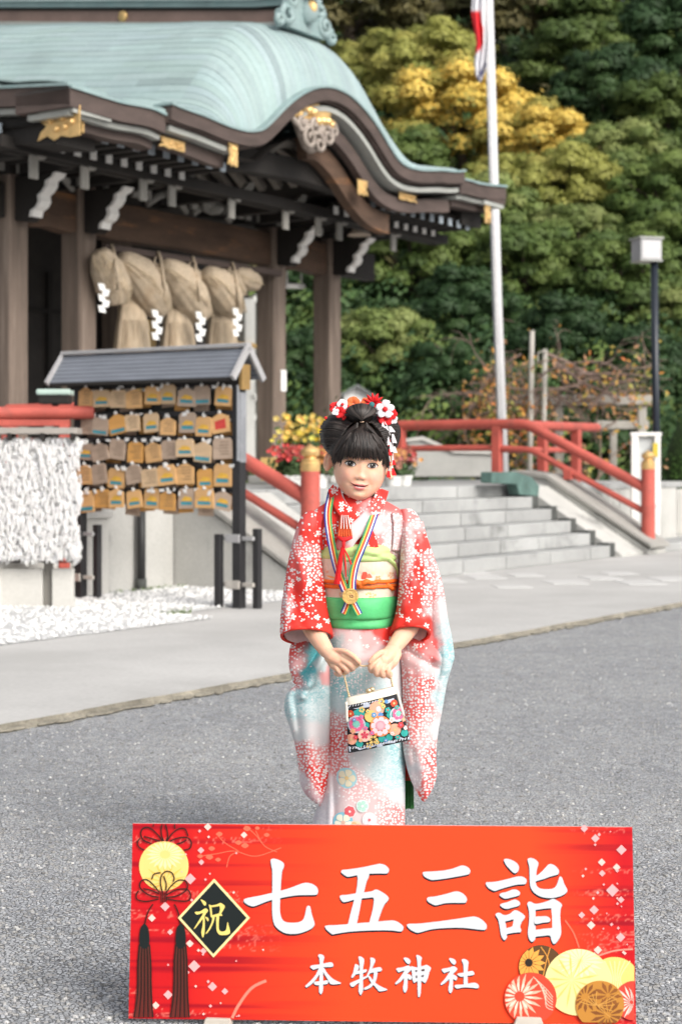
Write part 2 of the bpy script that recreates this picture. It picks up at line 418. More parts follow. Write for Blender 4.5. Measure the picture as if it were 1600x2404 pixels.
pl = thing('stone_platform', 'raised grey stone platform carrying the shrine hall', 'platform', W(-2, 4, 0))
b = MB(); b.fbox(-7.15, 5.0, 1.25, 16, -.02, PH-.075); b.build('platform_core', mat_conc, pl)
u = -7.18
while u < 4.9:                            # paving slabs of the top, row by row
    w_ = random.uniform(.8, 1.05)
    for r_ in range(5):
        b = MB(); v0 = 1.2+r_*.75; b.fbox(u+.005, u+w_-.005, v0+.005, v0+.745, PH-.085, PH-random.uniform(0, .004))
        b.build('paving_slab', mat_step, pl, bevel=.006)
    u += w_
for u0, u1 in ((-7.12, -6.62), (-6.60, -6.15), (1.32, 3.0), (3.02, 4.95)):
    b = MB(); b.fbox(u0, u1, 1.215, 1.255, PZ, PH-.09); b.build('facing_slab', mat_conc, pl, bevel=.008)
b = MB(); b.fbox(-7.9, -7.16, 1.05, 1.5, PZ, .64); b.fbox(-7.93, -7.14, 1.02, 1.53, .64, .69)
b.build('end_pier', mat_conc_pale, pl, bevel=.01)
b = MB(); b.fbox(-9.5, -7.92, .9, 1.3, PZ, .72); b.build('side_wall', mat_conc_pale, pl, bevel=.01)

u_p = on_v(332, 1300, 1.15)[0]; b = MB(); b.tube([W(u_p, 1.15, PZ), W(u_p, 1.15, PH-.1)], .035, 12); b.build('drain_pipe', M('black_pipe', (.03, .03, .03), .5, .2, 5, 40, .05), pl, smooth=True)
b = MB(); b.tube([W(u_p, 1.15, PZ), W(u_p, 1.15, PZ+.10)], .044, 12); b.build('pipe_collar', mat_dark, pl, smooth=True)
# ------------------------------------------------------------------ red balustrades
mat_red = M('vermilion_paint', (.50, .105, .080), .55, .16, 3, 50, .08, stain=(.27, .085, .07), stain_scale=4.5, stain_lo=.55, rand=.05)
mat_gold = M('gold_fitting', (.78, .52, .22), .42, .18, 8, 50, .2, metal=.55, stain=(.50, .33, .14), stain_scale=7)
FIN = [(.078, 0), (.082, .012), (.082, .07), (.072, .078), (.074, .085), (.074, .10), (.05, .108), (.046, .118), (.062, .125), (.076, .145), (.078, .165), (.066, .185), (.036, .203), (.014, .216), (.002, .226)]
def rail_curve(pts, r, n=12):
    c = []
    for i, p in enumerate(pts):
        p = Vector(p)
        if 0 < i < len(pts)-1:
            a, d = Vector(pts[i-1]), Vector(pts[i+1]); a = p+(a-p).normalized()*.10; d = p+(d-p).normalized()*.10
            c += [a*((1-t)**2)+p*(2*t*(1-t))+d*(t*t) for t in (0, .25, .5, .75, 1)]
        else: c.append(p)
    return c
def balustrade(uc, label, inner):
    t = thing('red_balustrade', label, 'railing', W(uc, 0, PZ), 0, 'red balustrades of the stairs')
    b = MB(); b.lathe([(.088, PZ+.07), (.088, PZ+.1), (.079, PZ+.105), (.079, 1.005)], W(uc, 0, 0), 20)
    b.build('post', mat_red, t, smooth=True, autos=30)
    b = MB(); b.lathe([(r_, h_+1.0) for r_, h_ in FIN], W(uc, 0, 0), 20); b.build('gold_finial', mat_gold, t, smooth=True, autos=35)
    top = [W(uc, .02, .775), W(uc, 1.56, 1.545), W(uc, 1.98, 1.55), W(uc, 3.35, 1.55)]
    low = [W(uc, .02, .50), W(uc, 1.50, 1.235), W(uc, 1.98, 1.26), W(uc, 3.35, 1.26)]
    b = MB(); b.tube(rail_curve(top, .06), .062, 12); b.build('top_rail', mat_red, t, smooth=True, autos=40)
    b = MB(); b.tube(rail_curve(low, .03), .038, 10); b.build('lower_rail', mat_red, t, smooth=True, autos=40)
    for v_, zt, zb in ((1.0, 1.0, PH+.05), (1.96, 1.56, PH), (3.33, 1.56, PH)):
        b = MB(); b.fbox(uc-.055, uc+.055, v_-.055, v_+.055, zb, zt); b.build('baluster', mat_red, t, bevel=.008)
    return t
bl = balustrade(1.06, 'red balustrade beside the white notice board, on the right of the stairs', -1)
balustrade(-5.9, 'red balustrade beside the plaque rack, on the left of the stairs', 1)
t = thing('red_railing', 'red railing running along the platform edge towards the bare trellis', 'railing', W(2.5, 1.96, PH))
b = MB(); b.tube([W(1.13, 1.96, 1.55), W(3.95, 1.96, 1.56)], .06, 12); b.build('top_rail', mat_red, t, smooth=True, autos=40)
b = MB(); b.tube([W(1.13, 1.96, 1.24), W(3.4, 1.96, 1.25)], .037, 10); b.build('lower_rail', mat_red, t, smooth=True, autos=40)
for u_ in (2.3, 3.3):
    b = MB(); b.fbox(u_-.055, u_+.055, 1.905, 2.015, PH, 1.52); b.build('baluster', mat_red, t, bevel=.008)
# ------------------------------------------------------------------ shrine hall
UC = -2.35
ULs = np.array([0, .35, .68, .92, 1.12, 1.3, 1.5, 1.75, 2.24, 2.76, 2.81, 3.4, 4.03])
Z0s = np.array([5.03, 4.98, 4.84, 4.69, 4.54, 4.425, 4.375, 4.37, 4.42, 4.47, 4.48, 4.49, 4.525])       # outer edge of the front verge
U1s = np.array([0, .3, .52, .74, .88, 1.10, 1.28, 1.48, 1.62, 1.76, 1.95, 2.6, 4.03])
Z1s = np.array([5.74, 5.735, 5.715, 5.66, 5.60, 5.43, 5.26, 5.04, 4.87, 4.70, 4.60, 4.575, 4.60])        # roof behind the rolled verge
def cspl(x, X, Y):
    x = abs(x); i = int(min(max(np.searchsorted(X, x)-1, 0), len(X)-2)); t = (x-X[i])/(X[i+1]-X[i])
    m = np.gradient(Y, X); hh = X[i+1]-X[i]
    if X[0] == 0: m[0] = 0
    return float((2*t**3-3*t**2+1)*Y[i]+(t**3-2*t**2+t)*hh*m[i]+(-2*t**3+3*t**2)*Y[i+1]+(t**3-t**2)*hh*m[i+1])
def P0(u): return cspl(u-UC, ULs, Z0s)+.03*(u-UC)
def P1(u): return cspl(u-UC, U1s, Z1s)+.02*(u-UC)
def rise(u, v): return max(0, v-2.75)*lerp(.145, .05, min(1, abs(u-UC)/4.03))
def roofz(u, v):
    dr = -.10 if abs(u-UC-.05) > 2.775 else 0
    if v >= 2.8: return P1(u)+rise(u, v)+dr*max(0, 1-(v-2.8)/.6)
    t = max(0, (v-2.16)/.64); q = max(0, 1-(1-t)**1.8)**.62
    return lerp(P0(u), P1(u), q)+dr
mat_cop = M('verdigris_copper', (.385, .455, .46), .65, .12, 1.6, 26, .06, stain=(.27, .325, .335), stain_scale=3.0, stain_lo=.56, stain_stretch=(1, 1, 1))
mat_cop_d = M('verdigris_ridge', (.25, .335, .335), .6, .18, 3, 40, .1, stain=(.20, .30, .30), stain_scale=5)
mat_fas = M('brown_fascia', (.088, .064, .056), .75, .28, 2, 40, .15, stretch=(1, 1, 4))
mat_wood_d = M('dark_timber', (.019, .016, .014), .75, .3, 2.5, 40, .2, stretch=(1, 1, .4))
mat_wood_g = M('weathered_column', (.172, .132, .106), .8, .24, 3, 50, .2, stretch=(6, 6, .35), stain=(.26, .205, .165), stain_scale=2.2, stain_stretch=(4, 4, .3))
mat_wood_w = M('weathered_beam', (.095, .056, .036), .75, .4, 1.3, 40, .2, stretch=(.8, .8, 4), stain=(.27, .125, .05), stain_scale=1.6, stain_lo=.55)
mat_paint = M('white_paint', (.78, .77, .74), .7, .08, 4, 40, .05, rand=.03)
mat_paint_g = M('grey_moulding', (.36, .37, .345), .7, .12, 3, 40, .08)
mat_tip_b = M('blue_grey_tip', (.33, .38, .42), .6, .1, 4, 40, .05)
sh = thing('shrine_hall', 'old wooden shrine hall with green copper roof and curved gable over its entrance', 'shrine', W(UC, 4, PH))
# roof sheets: stepped courses running back along v, curling over the front verge
b = MB(); NU = 92
us_ = []
ua = [UC-4.03+8.06*i/400 for i in range(401)]
al = [0]
for a, c in zip(ua[:-1], ua[1:]): al.append(al[-1]+math.hypot(c-a, P1(c)-P1(a)))
cu = [float(np.interp(al[-1]*i/NU, al, ua)) for i in range(NU+1)]
vsx = [2.16, 2.17, 2.19, 2.22, 2.26, 2.31, 2.37, 2.44, 2.52, 2.61, 2.70, 2.8]+[2.8+.45*k for k in range(1, 22)]
def rpt(u, v, lift): return W(u, v, roofz(u, v)+lift+.02*noise.noise((u*1.3, v*1.1, 5)))
for i in range(NU):
    left = cu[i] < UC
    lo, hi = (cu[i], cu[i+1]) if left else (cu[i+1], cu[i])
    c_ = random.uniform(.94, 1.06)
    cuts = [2.16, 2.75]; v_ = 2.75+(.35 if i % 2 else .7)
    while v_ < 12: cuts.append(v_); v_ += .7
    for a, d in zip(cuts[:-1], cuts[1:]):
        vv = [v for v in vsx if a < v < d]; vv = [a]+vv+[d]; g_ = random.uniform(.93, 1.05)*(random.uniform(.72, .9) if random.random() < .04 else 1); b.c = (g_, g_*random.uniform(.98, 1.02), g_*random.uniform(.98, 1.02)); l_ = random.uniform(-.002, .002)
        b.grid([[rpt(lo, v, -.007) for v in vv], [rpt(lo, v, .007+l_) for v in vv], [rpt(hi, v, l_) for v in vv]])
mat_roof = mul_attr(M('copper_sheets', (.305, .395, .395), .62, .10, 1.6, 26, .08, stain=(.24, .315, .32), stain_scale=3.0, stain_lo=.56))
b.build('roof', mat_roof, sh)
def profile(off, us, base=P0):            # profile polyline pushed down along its normal
    out = []
    for u in us:
        e = .02; du = 2*e; dz = base(u+e)-base(u-e) if abs(u-UC) < 4.0 else 0
        L = math.hypot(du, dz); out.append((u+off*dz/L, base(u)-off*du/L))
    return out
def band(name, mat, u0, u1, o0, o1, v0, v1, dz=0, n=120, base=P0):
    us = [lerp(u0, u1, i/n) for i in range(n+1)]
    A, B = profile(o0, us, base), profile(o1, us, base); b = MB()
    rows = []
    for (ua_, za), (ub, zb) in zip(A, B):
        rows.append([W(ua_, v0, za+dz), W(ua_, v1, za+dz), W(ub, v1, zb+dz), W(ub, v0, zb+dz)])
    b.loft(rows); return b.build(name, mat, sh)
ul, ur = UC-4.03, UC+4.03
band('front_fascia', mat_fas, UC-2.72, UC+2.82, .012, .145, 2.09, 2.75)
band('fascia_fillet', mat_fas, UC-2.72, UC+2.82, .145, .165, 2.13, 2.7)
band('verge_strip', mat_cop_d, UC-2.74, UC+2.84, -.012, .013, 2.07, 2.3)
band('moulding', mat_paint_g, UC-2.66, UC-1.66, .175, .225, 2.16, 2.6, n=30); band('moulding', mat_paint_g, UC-.62, UC+2.76, .19, .245, 2.16, 2.6)
band('barge_board', mat_fas, UC-2.60, UC-1.70, .24, .36, 2.27, 2.36, n=30); band('barge_board', mat_fas, UC-.3, UC+2.70, .32, .47, 2.27, 2.36)
band('inner_board', mat_wood_w, UC-.2, UC+1.6, .50, .72, 2.40, 2.52)
for a, c in ((ul, UC-2.72), (UC+2.82, ur)):
    l_ = 1 if a == ul else 0; r_ = 1-l_
    band('wing_fascia', mat_fas, a, c, .012, .17, 2.16, 2.8, -.10, 30)
    band('wing_strip', mat_cop_d, a, c, -.015, .012, 2.14, 2.8, -.10, 30)
    band('wing_moulding', mat_paint_g, a+.05*l_, c-.05*r_, .18, .228, 2.22, 2.7, -.10, 30)
    band('wing_board', mat_fas, a+.15*l_, c-.15*r_, .232, .31, 2.30, 2.47, -.10, 30)
def side_eave(u, s):
    b = MB(); z = lambda v: roofz(u, v)-.10
    for o0, o1, du, mt, nm in ((.012, .17, 0, mat_fas, 'side_fascia'), (.18, .228, .05, mat_paint_g, 'side_moulding'), (.232, .46, .14, mat_wood_d, 'side_board'), (-.015, .012, -.02, mat_cop_d, 'side_strip')):
        b = MB(); rows = []
        for v in ((2.17 if nm != 'side_board' else 2.44), 4, 6, 9, 12.2):
            zz = z(max(v, 2.81)) if v > 2.8 else z(2.81)
            ua_, ub = u+s*du, u+s*(du+.5)
            rows.append([W(ua_, v, zz-o0), W(ub, v, zz-o0), W(ub, v, zz-o1), W(ua_, v, zz-o1)])
        b.loft(rows); b.build(nm, mt, sh)
side_eave(ul, 1); side_eave(ur, -1)
# soffit and vault lining
b = MB(); us = [lerp(ul+.1, ur-.1, i/100) for i in range(101)]
def soff(u): return 4.13+.02*(u-UC) if abs(u-UC) > 1.62 else max(4.13, P0(u)-.49)
b.grid([[W(u, v, soff(u)) for u in us] for v in (2.36, 3, 4, 6, 9, 12)])
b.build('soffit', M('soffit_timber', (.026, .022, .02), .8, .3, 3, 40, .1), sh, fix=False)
mat_rib = M('pale_rib', (.36, .33, .29), .8, .15, 3, 40, .1)
for k, v_ in enumerate((2.62, 2.84, 3.06, 3.28, 3.5, 3.72, 3.94, 4.16)):
    band('vault_rib', mat_rib, UC-1.0, UC+1.05, .50, .57, v_, v_+.085, 0, 60)
b = MB(); b.prism([(-1.62, 4.0), (-1.62, 4.24), (-.9, 4.31), (0, 4.33), (.9, 4.33), (1.62, 4.28), (1.62, 4.02), (.9, 4.08), (0, 4.1), (-.9, 4.06)], lambda a, z, t: W(UC+a, t, z), 2.55, 2.74); b.build('rainbow_beam', mat_wood_d, sh, bevel=.01)
# rafters: one object each
def rafter_rows(u0, u1):
    u_ = u0
    while u_ < u1:
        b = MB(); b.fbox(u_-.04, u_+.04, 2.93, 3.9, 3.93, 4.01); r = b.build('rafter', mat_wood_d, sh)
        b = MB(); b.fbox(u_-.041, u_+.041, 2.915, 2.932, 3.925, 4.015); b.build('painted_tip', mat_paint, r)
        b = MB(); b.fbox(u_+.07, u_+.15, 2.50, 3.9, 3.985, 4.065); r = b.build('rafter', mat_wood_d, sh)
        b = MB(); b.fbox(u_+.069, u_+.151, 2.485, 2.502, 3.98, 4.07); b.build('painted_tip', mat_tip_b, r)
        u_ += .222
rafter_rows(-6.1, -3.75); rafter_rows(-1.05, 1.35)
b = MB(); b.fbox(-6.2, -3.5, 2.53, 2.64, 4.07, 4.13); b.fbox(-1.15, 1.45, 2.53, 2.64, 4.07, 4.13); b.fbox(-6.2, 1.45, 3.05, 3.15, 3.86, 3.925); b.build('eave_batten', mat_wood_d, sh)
v_ = 3.1
while v_ < 9:
    b = MB(); b.fbox(-6.28, -5.5, v_-.04, v_+.04, 4.02, 4.10); r = b.build('rafter', mat_wood_d, sh)
    b = MB(); b.fbox(-6.295, -6.279, v_-.041, v_+.041, 4.015, 4.105); b.build('painted_tip', mat_tip_b, r)
    v_ += .25
# gold plates on the boards
def gold_plate(u0, u1, z0, z1, fn, mir=False):
    b = MB(); w_ = u1-u0; hh = z1-z0
    pts = [(0, 1), (1, 1), (1, 0), (.75, -.02), (.55, .08), (.38, -.05), (.22, .12), (-.02, 0), (.06, .28), (.2, .45), (.06, .62), (.16, .8)]
    pts = [((u1-w_*a) if mir else (u0+w_*a), z0+hh*c) for a, c in pts]
    b.prism(pts, fn, -.012, 0)
    for i in range(5):
        a, c = random.uniform(u0+w_*.3, u1-w_*.15), random.uniform(z0+.25*hh, z1-.25*hh); q = fn(a, c, -.012); b.ell(q, abs(w_)*.07, abs(w_)*.07, hh*.12, 8, 5)
    b.build('gold_plate', mat_gold, sh, bevel=.003)
def gold_px(px0, px1, py0, py1, v, mir=False):
    u0, z1 = on_v(px0, py0, v); u1, z0 = on_v(px1, py1, v); gold_plate(u0, u1, z0, z1, lambda a, c, t: W(a, v+t, c), mir)
us_p = ul+.125
v0_, z1_ = on_u(92, 262, us_p); v1_, z0_ = on_u(190, 318, us_p)
gold_plate(v0_, v1_, z0_, z1_, lambda a, c, t: W(us_p+t, a, c))
gold_px(190, 196, 258, 312, 2.285)
gold_px(372, 432, 318, 358, 2.26); gold_px(534, 556, 332, 392, 2.13)
gold_px(838, 862, 420, 462, 2.25, True); gold_px(935, 978, 450, 478, 2.25, True); gold_px(1136, 1150, 480, 526, 2.2, True)
# carved pendant under the arch: gold cloud, pale curls
u_c, z_c = on_v(728, 292, 2.2)
def ufn(c): return lambda a, q, t: W(u_c+a, t, z_c+q)
b = MB(); pts = []
for i in range(48):
    an = 2*math.pi*i/48; rr = 1+.12*math.cos(9*an); pts.append((.40*rr*math.cos(an), .08+.15*rr*math.sin(an)*(1.0 if math.sin(an) > 0 else .6)))
b.prism(pts, ufn(0), 2.17, 2.24)
for i in range(9): b.ell(W(u_c-.36+.09*i, 2.165, z_c+.09+random.uniform(-.05, .06)), .055, .04, .05, 8, 6)
b.build('gold_carving', mat_gold, sh, bevel=.004)
mat_carv = M('pale_carving', (.34, .29, .25), .7, .2, 12, 40, .2, stain=(.22, .18, .16), stain_scale=9)
b = MB()
def spiral(uc, zc, r0, turns, s, w0, v=2.13):
    pts, rd = [], []
    for i in range(34):
        q = i/33; an = s*turns*2*math.pi*q+math.pi/2; r_ = r0*(1-.8*q)
        pts.append(W(uc+r_*math.cos(an), v-.02*q, zc+r_*math.sin(an))); rd.append(w0*(1-.5*q))
    b.tube(pts, rd, 8)
for du, dz_, r_, tn, sg_, w_ in ((-.12, -.17, .12, 1.3, 1, .032), (.06, -.20, .10, 1.2, -1, .028), (.22, -.10, .10, 1.3, -1, .028), (-.02, -.05, .09, 1.2, 1, .028), (-.26, -.06, .08, 1.2, 1, .024), (.34, -.02, .07, 1.2, -1, .02)): spiral(u_c+du, z_c+dz_, r_, tn, sg_, w_, 2.13+.01*du)
b.tube([W(u_c-.46, 2.16, z_c+.04), W(u_c-.36, 2.13, z_c-.05), W(u_c-.26, 2.12, z_c-.10)], [.025, .032, .02], 8)
b.prism([(-.34, -.03), (-.2, .03), (.3, .03), (.4, -.03), (.25, -.14), (.12, -.25), (-.02, -.31), (-.15, -.27), (-.25, -.15)], ufn(0), 2.15, 2.20)
b.build('carved_pendant', mat_carv, sh, smooth=True)
# ridge and its end tile
def ridge_part(name, mat, hw, z0, z1, v0):
    b = MB(); rows = []
    for v in [v0]+[3+k for k in range(0, 10)]:
        zz = 5.665+rise(UC, v)-.0*v
        rows.append([W(UC-hw, v, zz+z0), W(UC+hw, v, zz+z0), W(UC+hw, v, zz+z1), W(UC-hw, v, zz+z1)])
    b.loft(rows); b.build(name, mat, sh)
ridge_part('ridge_base', mat_cop_d, .24, -.12, .05, 2.62); ridge_part('ridge_strip', mat_paint_g, .21, .05, .10, 2.66)
mat_ridge = M('ridge_brown', (.24, .16, .135), .7, .15, 3, 40, .1)
ridge_part('ridge_band', mat_ridge, .18, .10, .235, 2.68); ridge_part('ridge_shadow', mat_wood_d, .2, .235, .265, 2.66)
ridge_part('ridge_moulding', mat_cop_d, .23, .265, .33, 2.6); ridge_part('ridge_cap', mat_cop, .27, .33, .40, 2.5)
b = MB(); rows = []
for v in [2.28, 2.4, 2.6, 2.9, 3.5]+[4+k for k in range(9)]:
    zz = 5.665+rise(UC, v)+.10*max(0, (2.9-v))**1.2
    rows.append([W(UC+.13*math.cos(a), v, zz+.42+.10*math.sin(a)) for a in [k*math.pi/6 for k in range(12)]])
b.loft(rows); b.build('ridge_roll', mat_cop, sh, smooth=True)
b = MB(); b.lathe([(.001, 0), (.09, .0), (.09, .05), (.001, .05)], W(UC, 2.24, 6.13), 16, -EV); b.build('gold_crest', mat_gold, sh)
for v_ in (4.83, 6.9):
    b = MB(); b.lathe([(.001, .02), (.06, .015), (.065, 0), (.06, -.02)], W(UC-.19, v_, 5.835+rise(UC, v_)), 16, -EU); b.build('gold_crest', mat_gold, sh, smooth=True)
b = MB()
oz = 5.68
b.prism([(-.34, -.02), (.36, -.02), (.30, .10), (.2, .30), (.14, .42), (0, .46), (-.14, .42), (-.2, .3), (-.3, .1)], lambda a, q, t: W(UC+a, t, oz+q), 2.45, 2.62)
for s in (-1, 1):
    for rr, cx, cz, tn in ((.13, .36, .12, 1.4), (.09, .27, .28, 1.2), (.07, .50, .03, 1.2)):
        pts, rd = [], []
        for i in range(28):
            q = i/27; an = math.pi*.5+s*tn*2*math.pi*q; r_ = rr*(1-.75*q); pts.append(W(UC+s*cx+r_*math.cos(an), 2.47-.03*q, oz+cz+r_*math.sin(an))); rd.append(.045*(1-.4*q))
        b.tube(pts, rd, 8)
b.ell(W(UC, 2.43, oz+.2), .12, .06, .13)
b.ell(W(UC+.03, 2.5, oz+.42), .16, .1, .12)
b.build('ridge_end_tile', mat_cop_d, sh, smooth=True, autos=40)
b = MB(); b.ell(W(UC, 2.38, oz+.24), .06, .03, .085); b.build('gold_crest', mat_gold, sh, smooth=True)
# columns, beams, nosings, brackets
V0 = 4.0; CUS = (-5.21, -4.21, -.81, .393)
mat_stone = M('base_stone', (.42, .42, .40), .85, .12, 3, 50, .1)
for u_ in CUS:
    b = MB(); b.fbox(u_-.13, u_+.13, V0-.13, V0+.13, PH+.10, 4.02); c_ = b.build('column', mat_wood_g, sh, bevel=.022)
    b = MB(); b.fbox(u_-.2, u_+.2, V0-.2, V0+.2, PH, PH+.10); b.build('base_stone', mat_stone, c_, bevel=.015)
for u_, v_ in ((-5.21, 6.4), (-.81, 6.4), (-6.3, 6.4), (-4.21, 6.4)):
    b = MB(); b.fbox(u_-.14, u_+.14, v_-.14, v_+.14, PH, 4.1); b.build('column', mat_wood_g, sh, bevel=.02)
for a, c in zip(CUS[:-1], CUS[1:]):
    b = MB(); mid = (a+c)/2; w_ = c-a-.27
    pr = [(a+.132, 3.42), (a+.132+.12*w_, 3.40), (mid, 3.43), (c-.132-.12*w_, 3.40), (c-.132, 3.42), (c-.132, 3.80), (a+.132, 3.80)]
    b.prism(pr, lambda q, z, t: W(q, t, z), V0-.09, V0+.09); b.build('tie_beam', mat_wood_w, sh, bevel=.015)
for a, c in ((-6.4, -5.35), (.53, 1.4)):
    b = MB(); b.fbox(a, c, V0-.08, V0+.08, 3.44, 3.78); b.build('tie_beam', mat_wood_d, sh, bevel=.01)
b = MB(); b.fbox(-6.4, 1.6, V0-.16, V0+.16, 4.02, 4.14); b.build('head_beam', mat_wood_d, sh)
b = MB(); b.fbox(-6.4, 1.6, 2.95, 3.15, 3.62+.25, 3.98); b.build('eave_beam', mat_wood_d, sh)
NOSE = [(0, 3.42), (.17, 3.40), (.22, 3.44), (.235, 3.50), (.30, 3.53), (.335, 3.58), (.325, 3.64), (.375, 3.67), (.42, 3.72), (.425, 3.77), (.50, 3.80), (.53, 3.84), (0, 3.84)]
for u_ in CUS:
    b = MB(); b.prism([(p, z) for p, z in NOSE], lambda p, z, t: W(t, V0-.132-p, z), u_-.065, u_+.065); ns_ = b.build('nosing', mat_wood_d, sh)
    b = MB(); ed = NOSE[2:12]
    b.grid([[W(u_-.085, V0-.132-p-.012, z) for p, z in ed], [W(u_-.085, V0-.132-p+.03, z) for p, z in ed], [W(u_+.085, V0-.132-p+.03, z) for p, z in ed], [W(u_+.085, V0-.132-p-.012, z) for p, z in ed]], True)
    b = MB(); rows = [[W(u_-.069, V0-.132-p-.014, z), W(u_+.069, V0-.132-p-.014, z), W(u_+.069, V0-.132-p+.03, z), W(u_-.069, V0-.132-p+.03, z)] for p, z in ed]
    b.loft(rows); b.build('painted_edge', mat_paint, ns_)
mat_tip = M('dull_white_tip', (.30, .29, .265), .75, .15, 5, 40, .05, rand=.15)
def bracket(u_, tall=0):
    b = MB(); b.fbox(u_-.15, u_+.15, V0-.15, V0+.15, 3.86, 3.985)
    b.fbox(u_-.5, u_+.5, V0-.06, V0+.06, 3.99, 4.016); b.fbox(u_-.06, u_+.06, 3.05, V0, 3.72+.14, 3.98)
    br = b.build('bracket_set', mat_wood_d, sh, bevel=.008)
    b = MB(); b.fbox(u_-.05, u_+.05, 3.02, 3.05, 3.66, 3.88)
    b.prism([(0, 3.86), (.09, 3.84), (.34, 4.02), (.36, 4.08), (.28, 4.08)], lambda a, z, t: W(u_+a, t, z), 2.99, 3.05)
    b.build('painted_tip', mat_tip, br)
    b = MB()
    for d in (-.42, -.02, .38): b.fbox(u_+d-.05, u_+d+.05, V0-.19, V0-.155, 3.87, 3.97)
    b.build('painted_tip', mat_tip, br)
for u_ in (-5.9, -5.21, -4.35, -3.9, -2.9, -1.9, -1.25, -.81, .393): bracket(u_)
# carved frog-leg struts between the beams
for u_ in (-2.9, -2.1, -4.75):
    b = MB()
    for s in (-1, 1): b.tube([W(u_, V0-.1, 4.0), W(u_+s*.18, V0-.12, 3.95), W(u_+s*.34, V0-.1, 3.83)], [.06, .05, .03], 8)
    b.ell(W(u_, V0-.12, 3.93), .12, .05, .07)
    b.build('carved_strut', mat_tip, sh, smooth=True)
# hall behind the porch: dark panelled wall with pale doors
HV = 6.6
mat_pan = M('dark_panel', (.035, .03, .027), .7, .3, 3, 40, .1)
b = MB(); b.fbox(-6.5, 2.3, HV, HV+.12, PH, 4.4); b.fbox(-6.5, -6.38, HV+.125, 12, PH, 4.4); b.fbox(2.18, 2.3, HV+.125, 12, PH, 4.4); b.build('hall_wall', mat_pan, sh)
mat_door = M('white_door', (.70, .70, .66), .6, .06, 3, 40, .05)
HD = HV-.1
for x0, x1, y0, y1 in ((567, 591, 700, 1100), (601, 610, 690, 1100), (579, 603, 925, 942)):
    u0, z1 = on_v(x0, y0, HD); u1, z0 = on_v(x1, y1, HD); b = MB(); b.fbox(u0, u1, HD-.06, HD+.05, max(PH, z0), z1); b.build('door_stile', mat_door, sh, bevel=.01)
for y_ in (978, 700):
    u0, z1 = on_v(590, y_, HD); u1 = on_v(602, y_, HD)[0]; b = MB(); b.fbox(u0, u1, HD-.03, HD+.04, z1-.05, z1+.03); b.build('door_rail', mat_door, sh)
u0, z1 = on_v(552, 802, HD-.1); u1, z0 = on_v(598, 818, HD-.1); b = MB(); b.fbox(u0, u1, HD-.14, HD-.08, z0, z1); b.build('gold_beam_cap', mat_gold, sh, bevel=.006)
for u0 in (-5.9, -4.9, -3.9, -2.9, -1.9):
    b = MB(); b.fbox(u0, u0+.07, HV-.05, HV, PH, 3.4); b.fbox(u0-.5, u0+.55, HV-.04, HV, 2.9, 2.96); b.build('lattice_frame', mat_wood_d, sh)
b = MB(); b.fbox(-.62, .05, HV-.14, HV-.03, PH+.02, 2.95); b.build('gold_screen', M('gold_screen', (.42, .28, .10), .6, .2, 2, 30, .1), sh)
mat_pap = M('paper', (.80, .80, .78), .8, .04, 3, 30, 0)
b = MB(); zt, zb_ = on_v(660, 868, V0-.133)[1], on_v(660, 918, V0-.133)[1]
b.fbox(-.80, -.69, V0-.137, V0-.1325, zb_, zt); nt_ = b.build('paper_notice', mat_pap); tag(nt_, 'small white paper notice pinned on the weathered column left of the girl', 'notice')

# white lamp tube hanging between the two right-hand columns
t = thing('tube_lamp', 'short white tube lamp hanging from the beam between the two rightmost columns', 'lamp', W(-.35, V0+.05, 3.0))
b = MB(); uA, zA = on_v(668, 671, V0+.3); uB, zB = on_v(712, 672, V0+.3)
b.tube([W(uA, V0+.3, zA), W(uB, V0+.3, zB)], .035, 10); b.build('tube', mat_paint, t, smooth=True)
b = MB()
for q in (.12, .88): b.tube([W(lerp(uA, uB, q), V0+.3, zA), W(lerp(uA, uB, q), V0+.3, 3.45)], .012, 6)
b.build('hanger', mat_paint, t)
b = MB(); uA, zA = on_v(843, 548, 3.4)
b.lathe([(.02, .17), (.06, .16), (.10, .05), (.15, 0), (.14, -.01), (.09, .03)], W(uA, 3.4, zA-.02), 14)
t = b.build('bell_shade', M('cream_shade', (.62, .52, .42), .6, .1, 5, 40, .05), smooth=True); tag(t, 'cream bell shaped lamp shade under the right end of the eaves', 'lamp')
# ------------------------------------------------------------------ straw rope under the beam
mat_straw = M('rice_straw', (.46, .37, .265), .85, .25, 5, 34, .5, stretch=(1, 1, .25), stain=(.36, .27, .18), stain_scale=4)
mat_straw2 = M('straw_twist', (.50, .405, .295), .85, .24, 6, 40, .5, stain=(.36, .27, .18), stain_scale=3)
sr = thing('straw_rope', 'huge twisted straw rope with three straw skirts hanging under the shrine beam', 'rope', W(-2.5, V0-.2, 3.0))
RV = V0-.22
def fibre_tube(b, pts, rads, n=44, amp=.035):
    c = catmull(pts, 7); m_ = len(c); r_ = [float(np.interp(i/(m_-1), np.linspace(0, 1, len(rads)), rads)) for i in range(m_)]
    n0 = len(b.v); b.tube([Vector(q) for q in c], r_, n)
    ph = random.random()*9
    for i in range(m_):
        for k in range(n):
            q = Vector(b.v[n0+i*n+k]); ce = Vector(c[i]); f_ = 1+amp*math.sin(k*2*math.pi/n*13+ph+.16*i)+amp*.9*math.sin(k*2*math.pi/n*19+ph*2-.1*i)
            b.v[n0+i*n+k] = tuple(ce+(q-ce)*f_)
def rp(px, py, dv): u, z = on_v(px, py, RV+dv); return W(u, RV+dv, z)
